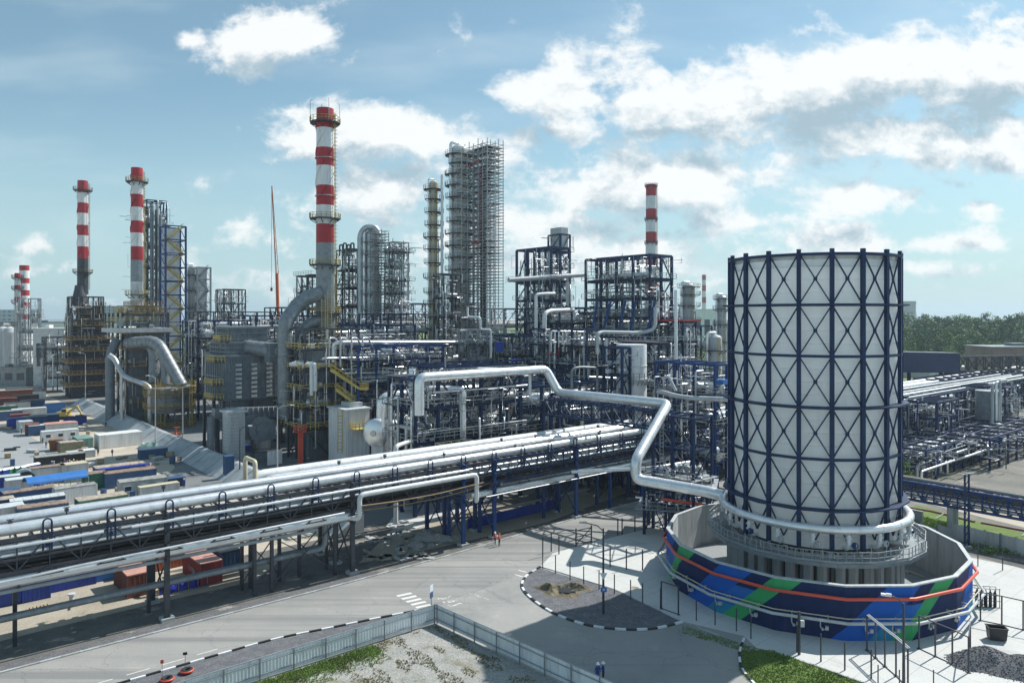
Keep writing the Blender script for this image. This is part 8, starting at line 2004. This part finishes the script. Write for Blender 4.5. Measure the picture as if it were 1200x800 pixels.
# lamp pole with give way sign on the gravel island
o = lamp('street_lamp', 'dark lamp post with a give way triangle and blue plate on the gravel island', 707, 719, 9.2, (-1, .25), 1.9, 'dark_steel', .11, 'light_grey'); g = G(707, 719)
t = MB(); zt_ = 4.05
t.add([(g[0]-.42, g[1]-.14, zt_+.4), (g[0]+.42, g[1]-.14, zt_+.4), (g[0], g[1]-.14, zt_-.35), (g[0]-.42, g[1]-.11, zt_+.4), (g[0]+.42, g[1]-.11, zt_+.4), (g[0], g[1]-.11, zt_-.35)], [(0, 2, 1), (3, 4, 5), (0, 1, 4, 3), (1, 2, 5, 4), (2, 0, 3, 5)]); t.build('give_way_sign', 'fence_panel', o)
t = MB(); t.box((g[0]+.03, g[1]-.13, 2.65), (.66, .04, .5)); sp_ = t.build('sign_plate', 'bright_blue', o); t = MB(); t.box((g[0]+.03, g[1]-.16, 2.68), (.22, .02, .2)); t.build('sign_symbol', 'work_pale', o)
# foreground lamp in front of the mural wall
lamp('street_lamp', 'dark lamp post with a pale lamp head rising before the mural wall', 1059, 818, 8.0, (-1, .5), 1.0, 'dark_steel', .10, 'helmet_white')
# thin fences of bare posts on the apron
def postfence(label, pix, H, m='dark_steel', w=.09, top=None, name='post_fence', railz=()):
    a = G(*pix[0]); o = thing(name, label, 'fence', (a[0], a[1], 0)); last = None; g_ = []
    for (x, y) in pix:
        g = G(x, y); g_.append(g); t = MB(); t.bar((g[0], g[1], 0.02), (g[0], g[1], H), w); t.build('post', m, o)
    for z in railz:
        t = MB()
        for p, q in zip(g_[:-1], g_[1:]): t.bar((p[0], p[1], z), (q[0], q[1], z), .06)
        t.build('rail', m, o)
    return o
postfence('row of thin bare posts along the gravel island edge', [(636, 666), (651, 672), (668, 680), (684, 686), (702, 691), (720, 696), (739, 703), (753, 707), (774, 713)], 2.3)
postfence('row of thin dark posts curving along the apron kerb in front of the mural', [(816, 727), (838, 732), (863, 739), (880, 748)], 2.3)
postfence('row of taller dark posts where the apron meets the road', [(636, 652), (646, 646), (655, 649), (715, 664), (734, 667), (753, 668)], 2.6, w=.12)
postfence('pair of posts by the far apron corner', [(724, 627), (729, 626), (744, 623), (758, 620)], 2.4, w=.13)
o = thing('barrier_gate', 'low dark swing gate frame at the apron entrance', 'gate', G(685, 638)); t = MB(); a, c = Vector(G(675, 640)), Vector(G(693, 636))
for z in (.3, 1.3, 2.2): t.bar(tuple(a+Vector((0, 0, z))), tuple(c+Vector((0, 0, z))), .1)
t.bar(tuple(a+Vector((0, 0, .3))), tuple(c+Vector((0, 0, 2.2))), .09)
for p in (a, c): t.bar(tuple(p), tuple(p+Vector((0, 0, 2.5))), .14)
t.build('leaf_frame', 'dark_steel', o)
# gantry frames in front of the mural
def gantry(label, pix, H, double=True, m='dark_steel'):
    a = G(*pix[0]); o = thing('pipe_gantry', label, 'gantry', (a[0], a[1], 0)); g_ = [Vector(G(x, y)) for x, y in pix]
    for p in g_: t = MB(); t.bar(tuple(p), tuple(p+Vector((0, 0, H))), .12); t.box((p.x, p.y, .05), (.3, .3, .08)); t.build('post', m, o)
    for off_ in ((0, .22) if double else (0,)):
        t = MB()
        for p, q in zip(g_[:-1], g_[1:]): t.bar(tuple(p+Vector((off_, off_*.6, H))), tuple(q+Vector((off_, off_*.6, H))), .09)
        t.build('rail', 'galvanized' if double else m, o)
    t = MB()
    for p, q in zip(g_[:-1], g_[1:]): t.bar(tuple(p+Vector((0, 0, .06))), tuple(q+Vector((0, 0, .06))), .07)
    t.build('foot_rail', m, o)
    return o
gantry('dark post gantry with twin top rails stepping out from the mural towards the lamp post', [(1016, 762), (1026, 771), (1037, 781), (1050, 792), (1064, 806)], 3.4)
gantry('dark post gantry with a bent top rail beside the gravel heaps', [(1077, 760), (1096, 769), (1116, 778), (1135, 788), (1137, 770)], 3.2, False)
gantry('low dark fence frame running out past the black bin', [(1149, 727), (1174, 732), (1199, 738), (1240, 745)], 3.0, False)
gantry('dark frame gate beside the basin on the apron side', [(775, 713), (795, 720)], 3.0, False)
postfence('row of slim posts on the apron in front of the mural wall', [(934, 764), (962, 775), (990, 785), (1021, 795)], 2.6, w=.11, railz=())
postfence('row of stubby posts by the gravel heaps', [(1029, 800), (1054, 806), (1094, 806)], 1.6, w=.08)
postfence('pair of thin posts on the shaded strip behind the basin', [(1146, 663), (1175, 668)], 3.0, w=.10)
o = thing('equipment_post', 'stout dark post with a grey box in front of the mural wall', 'post', G(935, 765)); g = G(935, 765); t = MB(); t.bar((g[0], g[1]-.3, 0), (g[0], g[1]-.3, 4.1), .2); t.build('pole', 'dark_steel', o); t = MB(); t.box((g[0]+.25, g[1]-.4, 3.0), (.35, .25, .6)); t.build('box', 'light_grey', o)
# bin, gas bottle rack, gravel heaps
g = G(1168, 749); o = thing('waste_bin', 'open black plastic waste bin standing on the concrete apron', 'bin', (g[0], g[1], .02)); t = MB()
def frust(t, c, l0, w0, l1, w1, h, yaw, th=.08):
    ca, sa = cos(yaw), sin(yaw)
    def q(a, b_, z): return (c[0]+a*ca-b_*sa, c[1]+a*sa+b_*ca, c[2]+z)
    A = [q(sx_*l0/2, sy_*w0/2, 0) for sx_, sy_ in ((-1, -1), (1, -1), (1, 1), (-1, 1))]; B = [q(sx_*l1/2, sy_*w1/2, h) for sx_, sy_ in ((-1, -1), (1, -1), (1, 1), (-1, 1))]
    A2 = [q(sx_*(l0/2-th), sy_*(w0/2-th), .08) for sx_, sy_ in ((-1, -1), (1, -1), (1, 1), (-1, 1))]; B2 = [q(sx_*(l1/2-th), sy_*(w1/2-th), h) for sx_, sy_ in ((-1, -1), (1, -1), (1, 1), (-1, 1))]
    fs = [(3, 2, 1, 0), (8, 9, 10, 11)]
    for i in range(4): j = (i+1) % 4; fs += [(i, j, 4+j, 4+i), (8+j, 8+i, 12+i, 12+j), (4+i, 4+j, 12+j, 12+i)]
    t.add(A+B+A2+B2, fs)
frust(t, (g[0], g[1], .08), 1.45, .85, 1.65, 1.0, 1.15, -.25); t.build('body', 'black_paint', o)
t = MB()
for s_ in (-1, 1): t.box((g[0]+.02*s_, g[1], 1.24), (1.75, 1.1, .07), -.25) if s_ == 1 else None
t = MB(); ca, sa = cos(-.25), sin(-.25)
for (a, b_, l, w_) in ((0, -.52, 1.75, .08), (0, .52, 1.75, .08), (-.84, 0, .08, 1.1), (.84, 0, .08, 1.1)): t.box((g[0]+a*ca-b_*sa, g[1]+a*sa+b_*ca, 1.26), (l, w_, .08), -.25)
t.build('rim', 'black_paint', o)
g = G(1155, 710); o = thing('gas_bottle_rack', 'mesh rack of upright dark gas bottles beside the basin end', 'bottle rack', (g[0], g[1], 0)); t = MB(); yaw = -.3
for i in range(5): t.bar((g[0]-1.2+i*.6, g[1]+.5-i*.1, 0), (g[0]-1.2+i*.6, g[1]+.5-i*.1, 2.1), .05)
for z in (.1, .8, 1.4, 2.1): t.bar((g[0]-1.2, g[1]+.5, z), (g[0]+1.2, g[1]+.1, z), .05); t.bar((g[0]-1.2, g[1]-.3, z), (g[0]+1.2, g[1]-.7, z), .05)
for x in (-1.2, 1.2): t.bar((g[0]+x, g[1]-.5, 0), (g[0]+x, g[1]-.5, 2.1), .06)
t.build('frame_lattice', 'dark_steel', o)
for i in range(5):
    x, y = g[0]-.95+i*.45, g[1]+.05-i*.08; t = MB(); t.lathe((x, y, .05), [(.15, 0), (.16, .05), (.16, 1.45), (.1, 1.62), (.05, 1.7), (.05, 1.85), (.01, 1.86)], 12); t.build('gas_bottle', 'black_paint' if i % 2 else 'work_navy', None, 'dark upright gas bottle held in the mesh rack', 'gas bottle', 'gas bottles in the rack')
def heap(label, x, y, rx, ry, h, seed):
    g = G(x, y); rr = random.Random(seed); t = MB(); n, m_ = 40, 14; vs_ = []
    for j in range(m_+1):
        f = j/m_
        for i in range(n):
            a = 2*pi*i/n; k = 1+.10*sin(2*a+seed)+.06*sin(5*a+seed*2)
            z = h*(1-f)**1.0*(1 if f else 1)+h*.10*math.exp(-((f)/.2)**2)*-1; z = max(.02, z+rr.uniform(-.05, .05)*(1-f)*1.3)
            vs_.append((g[0]+cos(a)*rx*f*k, g[1]+sin(a)*ry*f*k, z))
    t.add(vs_, [(j*n+i, j*n+(i+1) % n, (j+1)*n+(i+1) % n, (j+1)*n+i) for j in range(m_) for i in range(n)], True)
    ob = t.build('gravel_heap', 'gravel_grey', None, label, 'gravel heap')
    t = MB()      # loose stones over and round it
    for q in range(900):
        a, f = rr.uniform(0, 6.28), rr.random()**.6*1.08; k = 1+.10*sin(2*a+seed)+.06*sin(5*a+seed*2); x_, y_ = g[0]+cos(a)*rx*f*k, g[1]+sin(a)*ry*f*k; z = max(.02, h*(1-f)-h*.1*math.exp(-(f/.2)**2)); s_ = rr.uniform(.04, .10)
        t.box((x_, y_, z+s_*.2), (s_, s_*rr.uniform(.6, 1.4), s_*.8), rr.uniform(0, 3))
    st = t.build('loose_gravel', 'gravel_grey', ob, kind='stuff') if False else None
    t.build('loose_gravel', 'gravel_grey', None, kind='stuff')
heap('big cone of dark grey gravel on the apron, farther of the pair', 1154, 776, 3.2, 2.3, 1.75, 1); heap('broad heap of dark grey gravel running out of the photo', 1202, 785, 3.6, 2.8, 1.55, 2)
# manhole lid
g = G(744, 688.5); t = MB(); t.lathe((g[0], g[1], .02), [(.48, 0), (.45, .03), (.01, .035)], 18); t.build('manhole_cover', 'sandy_roof', None, 'round tan manhole cover on the concrete apron', 'manhole cover')
g = G(650, 668); 
# ------------------------------------------------------------------ people
def person_mesh(pose, seed=0, Hh=1.75, legs='work_navy', top='hi_vis_orange', skin='skin', hair='black_paint'):
    """one continuous figure grown from a jointed skeleton"""
    s = Hh/1.75
    J = {'pelvis': (0, 0, .95, .125), 'waist': (0, .0, 1.10, .115), 'chest': (0, 0, 1.32, .145), 'neck': (0, .0, 1.48, .058), 'headb': (0, -.02, 1.57, .085), 'headt': (0, -.01, 1.70, .085),
         'hipL': (-.10, 0, .90, .088), 'hipR': (.10, 0, .90, .088), 'shL': (-.19, 0, 1.42, .062), 'shR': (.19, 0, 1.42, .062), 'nose': (0, -.115, 1.62, .02)}
    if pose == 'walk':
        J.update(kneL=(-.10, -.16, .50, .060), ankL=(-.10, -.20, .09, .045), toeL=(-.10, -.36, .04, .04), kneR=(.10, -.02, .50, .060), ankR=(.10, .26, .14, .045), toeR=(.10, .14, .04, .04), elL=(-.25, .10, 1.15, .046), wrL=(-.24, .02, .92, .034), elR=(.25, -.02, 1.15, .046), wrR=(.23, -.20, .98, .034))
    elif pose == 'arms':
        J.update(kneL=(-.11, -.02, .50, .060), ankL=(-.12, .02, .09, .045), toeL=(-.14, -.15, .04, .04), kneR=(.11, -.02, .50, .060), ankR=(.12, .02, .09, .045), toeR=(.14, -.15, .04, .04), elL=(-.27, -.02, 1.16, .046), wrL=(-.12, -.22, 1.12, .034), elR=(.27, -.02, 1.16, .046), wrR=(.10, -.24, 1.14, .034))
    else:
        J.update(kneL=(-.11, -.02, .50, .060), ankL=(-.12, .02, .09, .045), toeL=(-.14, -.15, .04, .04), kneR=(.11, -.02, .50, .060), ankR=(.12, .02, .09, .045), toeR=(.14, -.15, .04, .04), elL=(-.25, .04, 1.15, .046), wrL=(-.25, -.04, .90, .034), elR=(.25, .04, 1.15, .046), wrR=(.25, -.04, .90, .034))
    for sd in 'LR':
        w_, e = Vector(J['wr'+sd][:3]), Vector(J['el'+sd][:3]); d = (w_-e).normalized(); J['pal'+sd] = (*(w_+d*.07), .036)
        sx_ = -1 if sd == 'L' else 1
        for k in range(4): sp = d.cross(Vector((1, 0, 0))).normalized(); b0 = w_+d*.10+sp*(-.03+k*.02); J['f%d%s' % (k, sd)] = (*b0, .010); J['g%d%s' % (k, sd)] = (*(b0+d*(.07, .08, .075, .055)[k]+Vector((-sx_*.02, 0, 0))), .008)
        J['th'+sd] = (*(w_+d*.07+d.cross(Vector((1, 0, 0))).normalized()*-.06), .011)
    E = [('pelvis', 'waist'), ('waist', 'chest'), ('chest', 'neck'), ('neck', 'headb'), ('headb', 'headt'), ('headb', 'nose'), ('pelvis', 'hipL'), ('pelvis', 'hipR'), ('chest', 'shL'), ('chest', 'shR')]
    for sd in 'LR':
        E += [('hip'+sd, 'kne'+sd), ('kne'+sd, 'ank'+sd), ('ank'+sd, 'toe'+sd), ('sh'+sd, 'el'+sd), ('el'+sd, 'wr'+sd), ('wr'+sd, 'pal'+sd), ('pal'+sd, 'th'+sd)]
        for k in range(4): E += [('pal'+sd, 'f%d%s' % (k, sd)), ('f%d%s' % (k, sd), 'g%d%s' % (k, sd))]
    keys = list(J); me = bpy.data.meshes.new('figure'); me.from_pydata([(J[k][0]*s, J[k][1]*s, J[k][2]*s) for k in keys], [(keys.index(a), keys.index(b)) for a, b in E], [])
    ob = bpy.data.objects.new('figure_tmp', me); C.objects.link(ob); md = ob.modifiers.new('s', 'SKIN'); md.use_smooth_shade = True
    for i, k in enumerate(keys): sv = me.skin_vertices[0].data[i]; sv.radius = (J[k][3]*s*(1.0 if k not in ('waist', 'chest', 'pelvis') else 1.25), J[k][3]*s); sv.use_root = (i == 0)
    sb = ob.modifiers.new('d', 'SUBSURF'); sb.levels = 1; sb.render_levels = 1
    dg = bpy.context.evaluated_depsgraph_get(); out = bpy.data.meshes.new_from_object(ob.evaluated_get(dg)); bpy.data.objects.remove(ob)
    for k in (legs, top, skin, hair, 'black_paint'): out.materials.append(M[k])
    zmin = min(v.co.z for v in out.vertices)
    for v in out.vertices: v.co.z -= zmin
    for p in out.polygons:
        z = p.center.z/s; x = abs(p.center.x)/s; i = 0
        if z < .10: i = 4
        elif z > 1.55: i = 3 if (z > 1.66 or p.center.y > .05) else 2
        elif z > 1.47 and x < .1: i = 2
        elif z > .96 or x > .19: i = 1
        hand = min((p.center-Vector(J['pal'+q][:3])*s).length for q in 'LR')
        if hand < .10: i = 2
        p.material_index = i; p.use_smooth = True
    return out
PM = {('walk', 'o'): person_mesh('walk'), ('stand', 'o'): person_mesh('stand'), ('stand', 'b'): person_mesh('stand', legs='work_blue', top='work_blue'), ('arms', 'b'): person_mesh('arms', legs='work_navy', top='work_blue'), ('walk', 'd'): person_mesh('walk', legs='work_navy', top='work_navy'),
      ('stand', 'g'): person_mesh('stand', legs='work_navy', top='work_grey'), ('arms', 'w'): person_mesh('arms', legs='work_navy', top='work_pale'), ('stand', 'w'): person_mesh('stand', legs='work_grey', top='work_pale'), ('walk', 'r'): person_mesh('walk', legs='work_navy', top='container_red')}
hel = MB(); hel.lathe((0, -.01, 1.66), [(.185, 0), (.13, .012), (.135, .02), (.125, .08), (.09, .135), (.02, .155), (.002, .156)], 16)
def person(px_, py_, key, label, face=0.0, helmet=None, group=None, s=1.0):
    g = G(px_, py_); o = thing('person', label, 'person', (g[0], g[1], .02), group); ORG[o.name] = (0, 0, 0); o.rotation_euler = (0, 0, face); o.scale = (s,)*3
    b_ = bpy.data.objects.new('body', PM[key]); C.objects.link(b_); b_.parent = o
    if helmet:
        h = MB(); h.v, h.f, h.m, h.s = hel.v, hel.f, hel.m, hel.s; h.build('helmet', helmet, o)
    return o
person(580, 638, ('walk', 'o'), 'person in an orange vest and white helmet walking on the road by the kerb', .9, 'helmet_white')
person(585, 639.5, ('stand', 'o'), 'person in an orange vest and orange helmet beside the white helmeted one on the road', 1.0, 'helmet_orange')
for ob in [o for o in bpy.data.objects if o.name.startswith('person')][:2]: ob.location.z = .03
person(700.5, 800, ('stand', 'b'), 'person in blue work clothes and a white helmet just behind the plot fence', .4, 'helmet_white'); person(707, 799, ('arms', 'b'), 'person in blue with folded arms and white helmet facing another behind the fence', -1.4, 'helmet_white')
person(131.5, 534.5, ('walk', 'd'), 'person in dark clothes walking alone across the pale yard', 1.2)
person(115, 534, ('walk', 'd'), 'person in dark clothes by the low pale crates', .3)
person(212, 543, ('walk', 'r'), 'person in a red jacket at the foot of the bank', -.6)
person(124, 500.5, ('walk', 'd'), 'dark clothed person on the bank beyond the big white container', .5)
person(215.5, 571.5, ('stand', 'b'), 'person in blue standing beside the generator box', .2, 'helmet_white'); person(143, 580.5, ('arms', 'b'), 'person in blue with a white helmet at the corner of the mossy grey cabin', .8, 'helmet_white')
person(52, 487, ('walk', 'd'), 'person in dark clothes beside the far blue cabins', .4)
rr = random.Random(14); keys = list(PM)
for i in range(16):
    x = 55+i*2.9+rr.uniform(-.8, .8); ky = rr.choice([('stand', 'g'), ('arms', 'w'), ('stand', 'w'), ('stand', 'b'), ('walk', 'd'), ('walk', 'r')]); hl = rr.choice((None, 'helmet_white', 'helmet_orange'))
    person(x, 547.5+rr.uniform(-1, 3.5), ky, {'g': 'grey topped', 'w': 'pale topped', 'b': 'blue clad', 'd': 'dark clad', 'r': 'red topped'}[ky[1]]+' person '+({None: 'without a helmet', 'helmet_white': 'in a white helmet', 'helmet_orange': 'in an orange helmet'}[hl])+' in the crowd by the dark shelter', rr.uniform(-3, 3), hl, 'people in the crowd by the shelter')
for i, (x, y) in enumerate(((54, 525), (58, 523), (50, 520), (25, 508), (22, 503))): person(x, y, rr.choice([('stand', 'b'), ('walk', 'd'), ('stand', 'g')]), 'person standing at the edge of the grey lot near the boxes', rr.uniform(-3, 3), 'helmet_white' if i % 2 else None, 'people at the grey lot edge')

# the air: pale moist haze that fades the far things
def haze_box():
    m = bpy.data.materials.new('haze_air'); m.use_nodes = True; nt = m.node_tree; nt.nodes.clear()
    v = nt.nodes.new('ShaderNodeVolumePrincipled'); v.inputs['Color'].default_value = (.72, .88, 1.0, 1); v.inputs['Density'].default_value = 0.00016; v.inputs['Anisotropy'].default_value = .25
    out = nt.nodes.new('ShaderNodeOutputMaterial'); nt.links.new(v.outputs[0], out.inputs['Volume'])
    t = MB(); t.box((0, 3390, 53), (14200, 7700, 108)); M['haze_air'] = m
    o = t.build('haze', 'haze_air', kind='stuff', origin=(0, 0, 0)); return o
haze_box()
